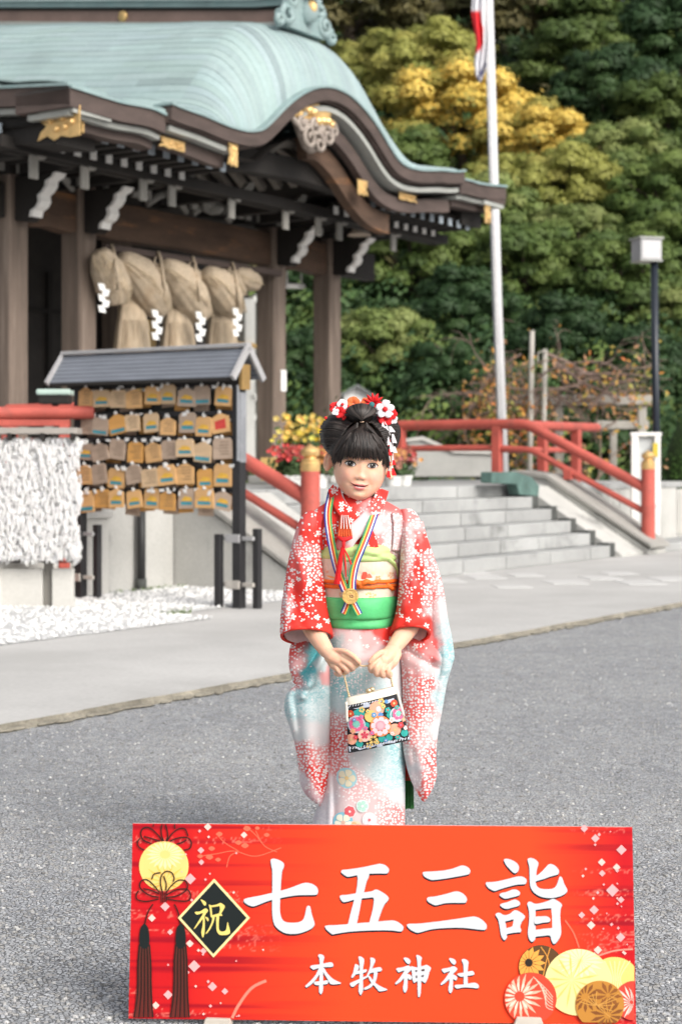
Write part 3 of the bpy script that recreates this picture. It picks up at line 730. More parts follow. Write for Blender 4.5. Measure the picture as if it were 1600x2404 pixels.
def lobe_fibres(pts, rd, dv):              # loose stalks lying along each twisted bundle
    b = MB(); c = catmull([rp(*p, dv) for p in pts], 7); m_ = len(c)
    for i in range(46):
        a = random.uniform(math.pi*.95, math.pi*2.05); k0 = random.randrange(0, m_-6); k1 = min(m_-1, k0+random.randint(5, 10)); tw = random.gauss(.25, .15); q = []
        for k in range(k0, k1):
            r_ = float(np.interp(k/(m_-1), np.linspace(0, 1, len(rd)), rd))*1.27; r_ = rr(r_)*1.035+.004*random.random(); aa = a+tw*(k-k0)/8; q.append(Vector(c[k])+EU*(r_*math.cos(aa))+(EZ*.25+EV).normalized()*(r_*math.sin(aa)))
        if len(q) > 2: b.tube(q, .0038, 4)
    b.build('straw_fibre', mat_fib, sr)
mat_fib = M('loose_straw', (.60, .49, .34), .85, .25, 9, 40, .1)
def rr(px): return px/F*W(on_v(400, 650, RV)[0], RV, 0).y
for pts, rd, dv in (([(318, 612), (345, 640), (372, 672)], [12, 25, 20], .06), ([(418, 630), (445, 655), (470, 684)], [12, 25, 20], .06), ([(512, 640), (535, 660), (560, 690)], [12, 24, 18], .06), ([(548, 640), (575, 654), (600, 664)], [14, 23, 17], .03),
                    ([(234, 590), (250, 628), (266, 672), (274, 714)], [14, 29, 32, 17], -.10), ([(285, 608), (318, 640), (350, 688), (378, 730)], [15, 33, 36, 21], -.12), ([(384, 626), (414, 654), (446, 700), (474, 742)], [16, 34, 37, 21], -.12), ([(484, 640), (506, 664), (530, 700), (554, 732)], [14, 31, 34, 19], -.12)):
    b = MB(); fibre_tube(b, [rp(*p, dv) for p in pts], [rr(r_) for r_ in [q_*1.27 for q_ in rd]]); b.build('straw_strand', mat_straw2, sr, smooth=True); lobe_fibres(pts, rd, dv)
for px, py0, py1, wt, wb in ((310, 690, 830, 56, 100), (417, 708, 824, 54, 98), (520, 708, 820, 50, 90)):
    u, z0 = on_v(px, py0, RV); _, z1 = on_v(px, py1, RV); yy = W(u, RV, 0).y
    b = MB(); loops = []
    for i in range(13):
        q = i/12; r_ = lerp(wt, wb, q**.75)/2/F*yy*(.55+.45*min(1, q*5)); loops.append([W(u, RV, lerp(z0, z1, q)+(.012*math.sin(k*7.3) if i == 12 else 0))+EU*(r_*1.0*math.cos(a)*(1+.035*math.sin(k*5.1)))+EV*(r_*.8*math.sin(a)) for k, a in enumerate([2*math.pi*k/40 for k in range(40)])])
    b.loft(loops, (True, True)); b.build('straw_skirt', mat_straw, sr)
    b = MB()
    for i in range(120):
        a = random.uniform(math.pi, 2*math.pi); r_ = wb/2/F*yy; c_ = W(u, RV, z1)+EU*(r_*math.cos(a))+EV*(r_*.8*math.sin(a)); tp = W(u, RV, lerp(z0, z1, .45))+EU*(r_*.8*math.cos(a+random.gauss(0, .05)))+EV*(r_*.66*math.sin(a))
        d_ = EU*.004; b.face([tp-d_, tp+d_, c_+d_-EZ*random.uniform(-.01, .04), c_-d_-EZ*random.uniform(-.01, .04)])
    b.build('straw_fringe', mat_straw, sr, fix=False)
b = MB(); b.bar(W(CUS[1]+.13, RV, on_v(228, 578, RV)[1]), W(CUS[2]-.13, RV, on_v(598, 632, RV)[1]), .07, .07); b.build('hanging_rod', mat_fas, sr, bevel=.01)
for px in (262, 371, 452, 545):
    b = MB(); rod = float(np.interp(px, [228, 598], [578, 632]))
    b.tube([rp(px, rod-8, -.05), rp(px+6, rod+8, -.09), rp(px+10, rod+35, -.30), rp(px+16, rod+72, -.36), rp(px+14, rod+96, -.30)], .017, 6); b.tube([rp(px-2, rod-6, .05), rp(px-8, rod+12, -.10), rp(px-12, rod+36, -.26)], .013, 6)
    b.build('suspension_cord', mat_straw2, sr, smooth=True)
def shide(px, py0, py1, name, n_):
    u, z0 = on_v(px, py0, RV-.36); _, z1 = on_v(px, py1, RV-.36); b = MB(); k = 5; hh = (z0-z1)/k
    for i in range(k):
        du = (.022 if i % 2 else -.022); dv = -.012*(i % 2)
        b.obox(W(u+du, RV-.36+dv, z0-hh*(i+.5)), EU*.046, EV*.003, EZ*(hh*.62)+EU*(.012 if i % 2 else -.012))
    o = b.build('paper_streamer', mat_pap); tag(o, name, 'paper streamer', 'paper streamers on the straw rope')
for px, a, c, nm in ((243, 668, 732, 'white zigzag paper streamer at the column end of the straw rope'), (368, 730, 796, 'white zigzag paper streamer between the first and middle straw skirts'), (470, 734, 800, 'white zigzag paper streamer between the middle and last straw skirts'), (556, 726, 788, 'white zigzag paper streamer beside the white doors')):
    shide(px, a, c, nm, 0)

# ------------------------------------------------------------------ plaque rack
mat_black = M('black_steel', (.022, .021, .023), .5, .2, 5, 40, .05, rand=.1)
mat_slate = M('slate_sheet', (.17, .185, .215), .55, .12, 3, 40, .06, stretch=(1, 1, 6))
mat_trim = M('pale_trim', (.36, .355, .36), .7, .12, 3, 40, .06)
RP = ground(561, 1428, PZ); ur0, vr0 = uv_of(RP)             # right-hand post
LEN = 1.60
rk = thing('plaque_rack', 'black roofed rack hung with rows of wooden prayer plaques', 'rack', RP)
def K(a, d, z): return W(ur0+d, vr0+a, z)                    # a along the rack (to the left), d away from the viewer's side
zpost = at(560, 905, RP.y).z
for a in (0, 1.50):
    b = MB(); b.obox(K(a, 0, (PZ+zpost)/2), EV*.036, EU*.036, EZ*((zpost-PZ)/2)); b.build('post', mat_black, rk, bevel=.004)
b = MB(); b.obox(K(-.03, -.035, zpost-.27), EV*.004, EU*.03, EZ*.27); b.obox(K(-.036, 0, zpost-.3), EV*.002, EU*.036, EZ*.25); b.build('post_plate', M('grey_plate', (.25, .26, .28), .5, .2, 6, 40, .1), rk)
# paired stakes with pale clamps
for a0 in (0, 1.50):
    for da, dd, zt in ((.135, -.06, .56), (-.125, .05, .60)):
        b = MB(); b.obox(K(a0+da, dd, (PZ-.02+zt)/2), EV*.026, EU*.026, EZ*((zt+.02-PZ)/2)); b.build('stake', mat_black, rk, bevel=.006)
    for zz in (.53, .20):
        b = MB(); b.obox(K(a0, 0, zz), EV*.13, EU*.014, EZ*.014); b.obox(K(a0+.02, -.05, zz), EV*.06, EU*.008, EZ*.03); b.build('clamp', mat_trim if zz > .3 else M('worn_clamp', (.45, .42, .38), .6, .2, 9, 40, .1), rk, bevel=.003)
# roof
zr = at(580, 815, RP.y).z; ze = zr-.215; HW = .165
A0, A1 = -.07, 1.66
b = MB()
for sgn in (-1, 1):
    nn = 7
    for i in range(nn):
        q0, q1 = i/nn, (i+1)/nn+.02
        p = [K(A0, sgn*HW*q0, lerp(zr, ze, q0)-.004), K(A1, sgn*HW*q0, lerp(zr, ze, q0)-.004), K(A1, sgn*HW*q1, lerp(zr, ze, q1)+.005), K(A0, sgn*HW*q1, lerp(zr, ze, q1)+.005)]
        c = [x-EZ*.012 for x in p]; b.add(p+c, [(0, 1, 2, 3), (4, 7, 6, 5), (0, 4, 5, 1), (1, 5, 6, 2), (2, 6, 7, 3), (3, 7, 4, 0)])
b.build('rack_roof', mat_slate, rk)
for a_ in (A0-.012, A1+.012):
    b = MB()
    for sgn in (-1, 1): b.bar(K(a_, 0, zr+.0), K(a_, sgn*(HW+.02), ze-.015), .024, .05, up=EU*0+EZ)
    b.build('gable_trim', mat_trim, rk)
b = MB(); b.obox(K((A0+A1)/2, 0, zr+.014), EV*((A1-A0)/2+.02), EU*.03, EZ*.014); b.build('ridge_board', mat_trim, rk, bevel=.004)
b = MB(); b.obox(K((A0+A1)/2, -HW, ze-.02), EV*((A1-A0)/2), EU*.008, EZ*.012); b.obox(K((A0+A1)/2, 0, ze-.01), EV*((A1-A0)/2-.05), EU*.03, EZ*.03); b.build('eave_rail', mat_wood_d, rk)
b = MB(); b.obox(K(A0+.02, 0, ze+.0), EV*.012, EU*.05, EZ*.09); b.build('gable_board', M('ochre_board', (.32, .20, .07), .7, .2, 4, 40, .1), rk)
rows_px = (925, 993, 1052, 1117, 1176)                         # plaque centres at the right end
row_z = [at(540, y_, RP.y).z for y_ in rows_px]
b = MB()
for z in row_z: b.obox(K(LEN*.5-.01, 0, z+.075), EV*(LEN*.5), EU*.012, EZ*.014)
b.build('hanging_rail', mat_black, rk)
b = MB(); b.obox(K(LEN*.5, .10, (row_z[0]+row_z[-1])/2), EV*(LEN*.5-.04), EU*.004, EZ*.42); b.build('back_mesh', mat_dark, rk)
mats_pl = [M('plaque_wood_'+n_, c_, .75, .14, 2, 30, .08, stretch=(1, 1, 7), rand=.1) for n_, c_ in (('fresh', (.66, .39, .17)), ('pale', (.62, .44, .27)), ('grey', (.44, .33, .25)), ('orange', (.60, .31, .09)))]
mat_blue = M('blue_print', (.06, .27, .33), .7, .3, 9, 60, 0); mat_yel = M('yellow_print', (.72, .42, .06), .7, .2, 9, 60, 0); mat_redp = M('red_print', (.6, .06, .05), .7, .2, 9, 60, 0)
mat_ink = M('brush_ink', (.16, .11, .075), .8, .2, 9, 60, 0)
mat_cord = M('white_cord', (.75, .74, .72), .8, .1, 9, 60, 0)
wn = ['light brown', 'pale cream', 'weathered grey', 'orange']; pn = ['with writing', 'with bright print', 'with blue strip', 'with red print']
def plaque(ri, ci, a, d, z, w_, h_, mk, pk, nm, tilt):
    b = MB(); c = K(a, d, z); ex = EV*math.cos(tilt)+EZ*math.sin(tilt); ez = EZ*math.cos(tilt)-EV*math.sin(tilt)
    o_ = thing('prayer_plaque', nm, 'plaque', c, 0, 'wooden prayer plaques on the rack')
    fn = lambda x, y, t: c+ex*x+ez*y+EU*t
    k = .14*h_
    pr = [(-w_/2, -h_/2), (w_/2, -h_/2), (w_/2, h_/2-k), (w_/2-k, h_/2), (-w_/2+k, h_/2), (-w_/2, h_/2-k)] if (ri+ci) % 3 else [(-w_/2, -h_/2), (w_/2, -h_/2), (w_/2, h_/2-.22*h_), (0, h_/2+.02*h_), (-w_/2, h_/2-.22*h_)]
    b.prism(pr, fn, -.005, .005); b.build('board', mats_pl[mk], o_, bevel=.002)
    b = MB(); t_ = -.0062
    if pk == 1:
        b.prism([(-w_*.34, -h_*.32), (w_*.34, -h_*.32), (w_*.34, -h_*.14), (-w_*.34, -h_*.16)], fn, t_, -.005); b.build('print', mat_blue, o_)
        b = MB(); b.prism([(-w_*.36, -h_*.13), (w_*.36, -h_*.12), (w_*.1, h_*.12), (-w_*.28, h_*.06)], fn, t_, -.005); b.build('print', mat_yel, o_)
    elif pk == 2:
        b.prism([(-w_*.42, -h_*.42), (w_*.42, -h_*.42), (w_*.42, -h_*.24), (-w_*.42, -h_*.24)], fn, t_, -.005); b.build('print', mat_blue, o_)
    elif pk == 3:
        b.prism([(-w_*.3, -h_*.3), (w_*.3, -h_*.3), (w_*.3, h_*.1), (-w_*.3, h_*.2)], fn, t_, -.005); b.build('print', mat_redp, o_)
    for q in (.28, .14, 0, -.14, -.28):              # faint handwriting lines
        if pk == 0:
            b = MB(); b.prism([(-w_*.34, h_*q), (w_*random.uniform(0, .34), h_*q), (w_*random.uniform(0, .3), h_*(q+.035)), (-w_*.34, h_*(q+.035))], fn, t_+.0006, -.005); b.build('writing', mat_ink, o_)
    b = MB(); tp = c+ez*(h_/2)+EU*-.004; dz = EZ*max(.02, (.0755-h_/2+(row_z[ri]-z)))
    b.tube([tp, tp+dz*.5-EU*.012, tp+dz], .0045, 5); b.obox(tp+dz*.25, ex*.012, EU*.004, ez*.009); b.build('cord', mat_cord, o_)
NC = 9
for ri in range(5):
    for ci in range(NC):                       # counted from the left of the photograph
        a = .13+(NC-1-ci)*.161+random.uniform(-.018, .018)
        mk = random.choice((0, 0, 0, 1, 1, 2, 2, 3)); pk = random.choice((0, 0, 1, 1, 2, 0, 3 if ci in (0, 8) else 1))
        w_, h_ = random.uniform(.140, .172), random.uniform(.125, .165)
        plaque(ri, ci, a, -.03-random.uniform(0, .02), row_z[ri]+random.uniform(-.028, .015), w_, h_, mk, pk,
               '%s plaque %s, %s from left in the %s row' % (wn[mk], pn[pk], ordinal(ci), ('top', 'second', 'middle', 'fourth', 'bottom')[ri]), random.gauss(0, .08))
    for ci in range(8):
        a = .14+(7-ci)*.18+random.uniform(-.05, .05)
        plaque(ri, ci+1, a, .022+random.uniform(0, .03), row_z[ri]-random.uniform(.0, .06), .14, .125, 3 if ci % 2 else 2, 0,
               'darker plaque tucked behind the others, %s from left in the %s row' % (ordinal(ci), ('top', 'second', 'middle', 'fourth', 'bottom')[ri]), random.gauss(0, .05))
b = MB()
for i in range(70):
    z = random.choice(row_z); a = random.uniform(.03, 1.5); c = K(a, -.03-random.random()*.03, z+.06+random.uniform(-.015, .02)); b.obox(c, EV*random.uniform(.004, .022), EU*.003, EZ*random.uniform(.006, .018)+EV*random.uniform(-.01, .01))
tag(b.build('cord_ends', mat_cord), kind='stuff')

# ------------------------------------------------------------------ fortune paper rack at the left edge
PY = 12.1; mat_knot = leaf_material('knotted_paper', 0, .45)
fr = thing('fortune_rack', 'low rack with pale base panels, buried under knotted white fortune papers', 'rack', ground(60, 1440, PZ))
def Q(px, py, dy=0): return at(px, py, PY+dy)
for x0, x1 in ((-60, 100), (122, 172)):
    b = MB(); p0, p1 = Q(x0, 1442, .06), Q(x1, 1335, .06); b.box(((p0.x+p1.x)/2, PY+.1, (p0.z+p1.z)/2), p1.x-p0.x, .08, p1.z-p0.z); b.build('base_panel', mat_conc_pale, fr, bevel=.008)
b = MB(); p0, p1 = Q(98, 1442), Q(118, 1000); b.box(((p0.x+p1.x)/2, PY+.12, (p0.z+p1.z)/2), p1.x-p0.x, .05, p1.z-p0.z)
p0, p1 = Q(-60, 1442), Q(-40, 1000); b.box(((p0.x+p1.x)/2, PY+.12, (p0.z+p1.z)/2), p1.x-p0.x, .05, p1.z-p0.z); b.build('post', M('grey_wood', (.22, .21, .19), .85, .2, 5, 40, .2, stretch=(3, 3, .4)), fr)
b = MB()
for k in range(8): z = Q(0, lerp(1040, 1320, k/7)).z; b.tube([(Q(-70, 0).x, PY+.05, z), (Q(192, 0).x, PY+.05, z)], .006, 6)
b.build('wire', mat_black, fr)
b = MB(); p0, p1 = Q(-80, 1004), Q(186, 1020); b.box(((p0.x+p1.x)/2, PY+.03, (p0.z+p1.z)/2), p1.x-p0.x, .26, .045); b.build('top_board', M('weathered_board', (.36, .33, .30), .85, .2, 2, 40, .2, stretch=(.6, 4, 4)), fr, bevel=.006)
for px in (28, 105, 175):
    b = MB(); p = Q(px, 1022); b.box(p+Vector((0, .0, -.01)), .03, .2, .05); b.build('board_bracket', mat_wood_d, fr)
b = MB()
for i in range(7500):
    px = random.uniform(-40, 196); py = random.uniform(1028, 1325)
    if px > 186+8*math.sin(py*.05): continue
    if py > 1314+5*math.sin(px*.11)+4*math.sin(px*.4): continue
    dd = random.gauss(0, .018)
    c = Q(px, py)+Vector((0, -.02+dd, 0)); an = random.gauss(0, .4); L = random.uniform(.012, .03); w_ = random.uniform(.004, .010)
    g_ = random.uniform(.78, .9) if random.random() > .04 else random.uniform(.4, .6)
    b.c = (g_*random.uniform(.97, 1), g_*.99, g_*random.uniform(.96, 1.02))
    ex = Vector((math.cos(an), random.gauss(0, .15), math.sin(an)*.4)).normalized(); ez = Vector((math.sin(an*.7)*.6, random.gauss(0, .18)-.12, -1)).normalized()
    b.add([c-ex*w_, c+ex*w_, c+ex*w_*.8+ez*L*.5+Vector((0, -.012, 0)), c-ex*w_*.8+ez*L*.5+Vector((0, -.012, 0)), c+ex*w_*1.1+ez*L, c-ex*w_*.9+ez*L], [(0, 1, 2, 3), (3, 2, 4, 5)])
    b.add([c-ex*L*.45+ez*.006, c-ex*L*.4-ez*.008, c+ex*L*.45-ez*.006+Vector((0, -.012, 0)), c+ex*L*.45+ez*.009+Vector((0, -.012, 0))], [(0, 1, 2, 3)])
for i in range(900):                      # longer folded ends hanging out of the knots
    px = random.uniform(-40, 192); py = random.uniform(1030, 1300); c = Q(px, py)+Vector((0, -.05-random.random()*.03, 0)); L = random.uniform(.035, .07); w_ = random.uniform(.004, .008); g_ = random.uniform(.72, .9); b.c = (g_, g_*.99, g_*.985)
    lean = random.gauss(0, .012); ex = Vector((w_, 0, random.gauss(0, .002)))
    b.add([c-ex, c+ex, c+ex+Vector((lean*.5, -.006, -L*.5)), c-ex+Vector((lean*.5, -.006, -L*.5)), c+ex+Vector((lean, 0, -L)), c-ex+Vector((lean, 0, -L))], [(0, 1, 2, 3), (3, 2, 4, 5)])
fp = b.build('fortune_papers', mat_knot, fix=False); soft_normals(fp.data, lambda c, n: Vector((.25*n.x, -1, .35+.25*n.z))); tag(fp, 'mass of knotted white fortune papers tied to the low rack', 'papers', None, 'stuff')
t = thing('red_rail_end', 'end of a thick red rail passing above the fortune papers', 'railing', ground(150, 1412, PZ))
RY = 12.9
b = MB(); p0, p1 = at(-200, 972, RY), at(222, 968, RY); b.tube([p0, p1], .05, 14); b.build('top_rail', mat_red, t, smooth=True, autos=40)
b = MB(); p0 = at(152, 990, RY); b.box((p0.x, RY, (p0.z-.02+PZ)/2), .075, .075, p0.z-.02-PZ); b.build('baluster', mat_red, t, bevel=.008)
b = MB(); p0 = at(70, 993, RY); p1 = at(168, 993, RY); b.box(((p0.x+p1.x)/2-.3, RY, p0.z), .9, .06, .05); b.build('under_rail', mat_red, t, bevel=.006)
# small glazed box with a green lid behind the rail
t = thing('offering_case', 'small dark case with a pale green lid behind the red rail', 'case', W(-7.6, 2.2, PH))
b = MB(); p = at(130, 938, 14.6); b.box(p, .26, .2, .08); b.build('case_body', mat_wood_d, t, bevel=.01)
b = MB(); b.box(p+Vector((0, 0, .06)), .29, .24, .05); b.build('case_lid', M('pale_green', (.45, .58, .52), .5, .1, 4, 30, 0), t, bevel=.015)
b = MB(); b.box((p.x, p.y, (p.z-.04+PZ)/2), .05, .05, p.z-.04-PZ); b.build('case_stand', mat_wood_d, t)

# ------------------------------------------------------------------ right-hand side
mat_pole = M('white_pole', (.56, .56, .575), .45, .06, 3, 40, .03)
fpole = thing('flagpole', 'tall white flagpole rising behind the red balustrade', 'flagpole', ground(1187, 1253))
yF = ground(1187, 1253).y
b = MB(); b.tube([at(1187, 1253, yF), at(1166, 700, yF), at(1144, -80, yF)], [.075, .073, .068], 16); b.build('pole', mat_pole, fpole, smooth=True)
b = MB(); b.tube([at(1187, 1262, yF), at(1187, 1235, yF)], [.16, .16], 16); b.build('pole_foot', mat_stone, fpole)
b = MB(); b.tube([at(1172, 1000, yF-.1), at(1136, -80, yF-.1)], .008, 5); b.build('halyard', mat_cord, fpole)
# limp flag: white with red disc, gathered along the pole
NX, NZ_ = 26, 40; rows, cols = [], []
mfl = attr_mat('flag_cloth', rough=.8)
b = MB(); vs_, cs_ = [], []
for i in range(NZ_+1):
    q = i/NZ_; py = lerp(-50, 194, q)
    pl_ = np.interp(py, [-50, 0, 30, 60, 100, 150, 175, 194], [1100, 1107, 1105, 1110, 1117, 1112, 1115, 1124])
    pr_ = np.interp(py, [-50, 0, 100, 150, 170, 194], [1140, 1143, 1146, 1142, 1138, 1128])
    for j in range(NX+1):
        s_ = j/NX; px = lerp(pl_, pr_, s_)
        p = at(px, py, yF-.10+.07*math.sin(s_*15+q*2.5)*(.4+.6*s_)); vs_.append(p)
        red = (28 < py < 128) and s_ < np.interp(py, [28, 45, 95, 128], [.55, .55, .80, .05]) and px < 1134
        blu = py > 150 and abs((px-1128)+(py-172)*.5) < 3.0
        cs_.append((.72, .03, .04) if red else ((.09, .09, .20) if blu else (.74, .73, .76)))
b.c = cs_; b.add(vs_, [(i*(NX+1)+j, i*(NX+1)+j+1, (i+1)*(NX+1)+j+1, (i+1)*(NX+1)+j) for i in range(NZ_) for j in range(NX)])
fl = b.build('flag', mfl, smooth=True, fix=False); tag(fl, 'limp white flag with a red disc hanging against the white flagpole', 'flag')
fl.modifiers.new('solid', 'SOLIDIFY').thickness = .003
# lamp post
yL = 21.6; lp = thing('lamp_post', 'dark lamp post with a pale box head behind the white notice board', 'street lamp', ground(1531, YH+F*H/yL))
b = MB(); p0, p1 = at(1542, 1286, yL), at(1534, 612, yL); b.tube([p0, p1], .048, 14); b.build('pole', M('navy_pole', (.018, .024, .035), .35, .1, 3, 30, 0), lp, smooth=True)
b = MB(); c = at(1516, 588, yL); b.box(c, .30, .26, .27, R(18)); b.build('lamp_head', M('lamp_grey', (.40, .40, .41), .5, .05, 3, 30, 0), lp, bevel=.012)
b = MB(); b.box(c+Vector((0, 0, .145)), .34, .30, .03, R(18)); b.box(c+Vector((0, 0, -.14)), .32, .28, .02, R(18)); b.build('lamp_rim', mat_paint_g, lp, bevel=.006)
b = MB(); b.obox(c+Matrix.Rotation(R(18), 3, 'Z') @ Vector((0, -.132, 0)), Matrix.Rotation(R(18), 3, 'Z') @ Vector((.125, 0, 0)), Matrix.Rotation(R(18), 3, 'Z') @ Vector((0, .004, 0)), EZ*.115); b.build('lamp_glass', M('lamp_pane', (.52, .52, .53), .4, .05, 3, 30, 0), lp)
# white notice board on the right
yB = 20.9; nb = thing('notice_board', 'tall white notice board beside the right-hand red post', 'board', ground(1512, 1292))
def rect(name, x0, x1, y0, y1, y, th, m, par, bev=.006):
    b = MB(); a, c = at(x0, y0, y), at(x1, y1, y); b.box(((a.x+c.x)/2, y, (a.z+c.z)/2), abs(c.x-a.x), th, abs(a.z-c.z)); return b.build(name, m, par, bevel=bev)
rect('board_post', 1480, 1496, 1018, 1292, yB, .08, mat_paint, nb); rect('board_post', 1534, 1548, 1018, 1296, yB, .08, mat_paint, nb)
rect('board_panel', 1496, 1534, 1026, 1294, yB+.03, .03, M('grey_board', (.48, .50, .50), .6, .1, 2, 30, 0), nb)
rect('board_cap', 1478, 1550, 1015, 1024, yB, .1, mat_paint, nb)
rect('yellow_tag', 1531, 1543, 1040, 1072, yB-.06, .012, M('yellow_tag', (.6, .45, .05), .6, .1, 4, 30, 0), nb, .002)
rect('paper_sheet', 1532, 1547, 1092, 1186, yB-.06, .008, mat_pap, nb, .002)
# low stone fence behind the balustrade
sf = thing('stone_fence', 'low pale stone fence of square posts at the right edge', 'fence', ground(1500, 1262))
yS = 24.5
for i, px in enumerate(range(1345, 1700, 34)):
    rect('fence_post', px, px+27, 1150+random.randint(-2, 2)-(8 if i % 4 == 0 else 0), 1265, yS, .16, mat_conc_pale, sf, .02)
rect('fence_rail', 1340, 1700, 1196, 1214, yS+.02, .09, mat_conc_pale, sf); rect('fence_base', 1335, 1700, 1250, 1268, yS, .3, mat_conc, sf)
# sloped wall behind the landing
gw = thing('sloped_wall', 'grey stone wall with a sloping shoulder behind the landing', 'wall', (at(1030, 1100, 23.4).x, 23.4, PH))
b = MB(); b.prism([at(x, y, 23.4).xz for x, y in ((955, 1120), (955, 1030), (992, 1030), (1065, 1062), (1180, 1066), (1180, 1120))], lambda x, z, t: Vector((x, t, z)), 23.4, 23.8)
b.build('wall_face', mat_stone, gw, bevel=.02)
b = MB(); b.prism([at(x, y, 23.38).xz for x, y in ((950, 1030), (992, 1024), (1067, 1057), (1180, 1060), (1180, 1067), (1065, 1064), (990, 1033), (950, 1038))], lambda x, z, t: Vector((x, t, z)), 23.36, 23.84)
b.build('wall_coping', mat_conc_pale, gw)
# white gabled hut far behind
yH = 31; ht = thing('white_hut', 'small white gabled hut peeping out behind the head of the girl', 'hut', ground(840, YH+F*H/yH))
b = MB(); b.prism([at(x, y, yH).xz for x, y in ((806, 1226), (806, 924), (838, 905), (872, 926), (872, 1226))], lambda x, z, t: Vector((x, t, z)), yH, yH+1.6); b.build('hut_wall', M('hut_white', (.74, .74, .73), .8, .06, 2, 30, .05), ht)
b = MB()
for (xa, ya), (xb, yb_) in (((838, 902), (796, 927)), ((838, 902), (892, 936))):
    p, q = at(xa, ya, yH), at(xb, yb_, yH); b.prism([p.xz, q.xz, (q.x, q.z-.05), (p.x, p.z-.05)], lambda x, z, t: Vector((x, t, z)), yH-.12, yH+1.8)
b.build('hut_roof', M('hut_roof', (.17, .18, .18), .7, .2, 3, 30, .1), ht)
# bare trellis with stakes
mat_beam = M('concrete_beam', (.40, .38, .34), .85, .15, 2, 40, .15)
tr = thing('trellis', 'grey post and beam trellis carrying bare brown vines', 'trellis', ground(1400, 1242)); yT = 27.5
rect('cross_beam', 1150, 1532, 928, 951, yT, .2, mat_beam, tr, .02); rect('cross_beam', 1395, 1520, 988, 1008, yT+.9, .2, mat_beam, tr, .02)
for x in (1310, 1505): rect('trellis_post', x-10, x+10, 945, 1245, yT+.02, .14, mat_beam, tr, .02)
rect('trellis_post', 1430, 1446, 1000, 1240, yT+.92, .12, mat_beam, tr, .02)
for x0, x1, y0 in ((1248, 1240, 776), (1278, 1272, 820)):
    s_ = thing('wooden_stake', 'tall grey wooden stake standing among the vines, %s' % ('the taller of the two' if y0 < 800 else 'the shorter one'), 'stake', ground(x1, 1248), 0, 'stakes among the vines')
    b = MB(); b.tube([at(x1, 1248, 26.8), at(x0, y0, 26.8)], [.045, .04], 8); b.build('pole', mat_beam, s_, smooth=True)
    if y0 > 800:
        b = MB(); b.tube([at(1279, 835, 26.8), at(1279, 822, 26.7), at(1262, 828, 26.7), at(1262, 850, 26.7)], .012, 6); b.build('wire_loop', mat_beam, s_)
mat_vine = M('vine_bark', (.23, .165, .135), .9, .25, 4, 40, .2)
vn = thing('bare_vine', 'tangled bare vine with a few orange leaves over the grey trellis', 'vine', ground(1300, 1246))
b = MB(); tips = []
rv = random.Random(5)
def vine(p, d, L, r, depth):
    pts = [p.copy()]; n = 7
    for i in range(n):
        d = (d+Vector((rv.gauss(0, .22), rv.gauss(0, .15), rv.gauss(0, .2)-.10*(depth > 0)))).normalized(); p = p+d*(L/n); pts.append(p.copy())
        if depth < 3 and rv.random() < .42: vine(p.copy(), (d+Vector((rv.gauss(0, .8), rv.gauss(0, .4), rv.gauss(0, .7)))).normalized(), L*rv.uniform(.4, .7), r*.6, depth+1)
        tips.append(p.copy())
    b.tube(pts, [lerp(r, r*.35, i/n) for i in range(n+1)], 5)
for px, py in ((1200, 1230), (1275, 1240), (1290, 1240), (1350, 1240), (1240, 1240), (1420, 1240)):
    o_ = ground(px, 1246); vine(Vector((o_.x, 27.0, 0)), Vector((rv.gauss(0, .15), 0, 1)), rv.uniform(1.2, 1.7), .028, 0)
for k in range(30):
    p = at(rv.uniform(1150, 1420), rv.uniform(850, 960), 27.0+rv.gauss(0, .3)); vine(p, Vector((rv.choice((-1, 1)), rv.gauss(0, .3), rv.gauss(.1, .4))), rv.uniform(.6, 1.5), .02, 1)
for pts in ([(1300, 850), (1360, 895), (1430, 925), (1490, 915)], [(1380, 960), (1430, 905), (1480, 890)], [(1100, 960), (1120, 938), (1160, 940)], [(1280, 830), (1330, 850), (1400, 890), (1440, 940)]):
    b.tube([at(x, y, 26.9) for x, y in pts], [.035, .03, .022, .012][:len(pts)], 6)
b.build('branches', mat_vine, vn)
b = MB()
for i in range(1700):
    p = rv.choice(tips)+Vector((rv.gauss(0, .12), rv.gauss(0, .12), rv.gauss(-.06, .12)))
    if rv.random() < .3: p = at(rv.gauss(1160, 50), rv.gauss(990, 70), 27+rv.gauss(0, .3))
    if p.x < at(1085, 0, 27).x: continue
    k = rv.random(); b.c = (.42*rv.uniform(.7, 1.2), .20*rv.uniform(.7, 1.3), .05) if k < .55 else ((.30, .17, .09) if k < .8 else (.26, .25, .06))
    a = Vector((rv.gauss(0, 1), rv.gauss(0, 1), rv.gauss(0, 1))).normalized()*rv.uniform(.03, .065); c = a.orthogonal().normalized()*a.length*.6
    b.face([p-a, p+c, p+a, p-c])
b.build('leaves', attr_mat('autumn_leaf', rough=.7), vn, fix=False)

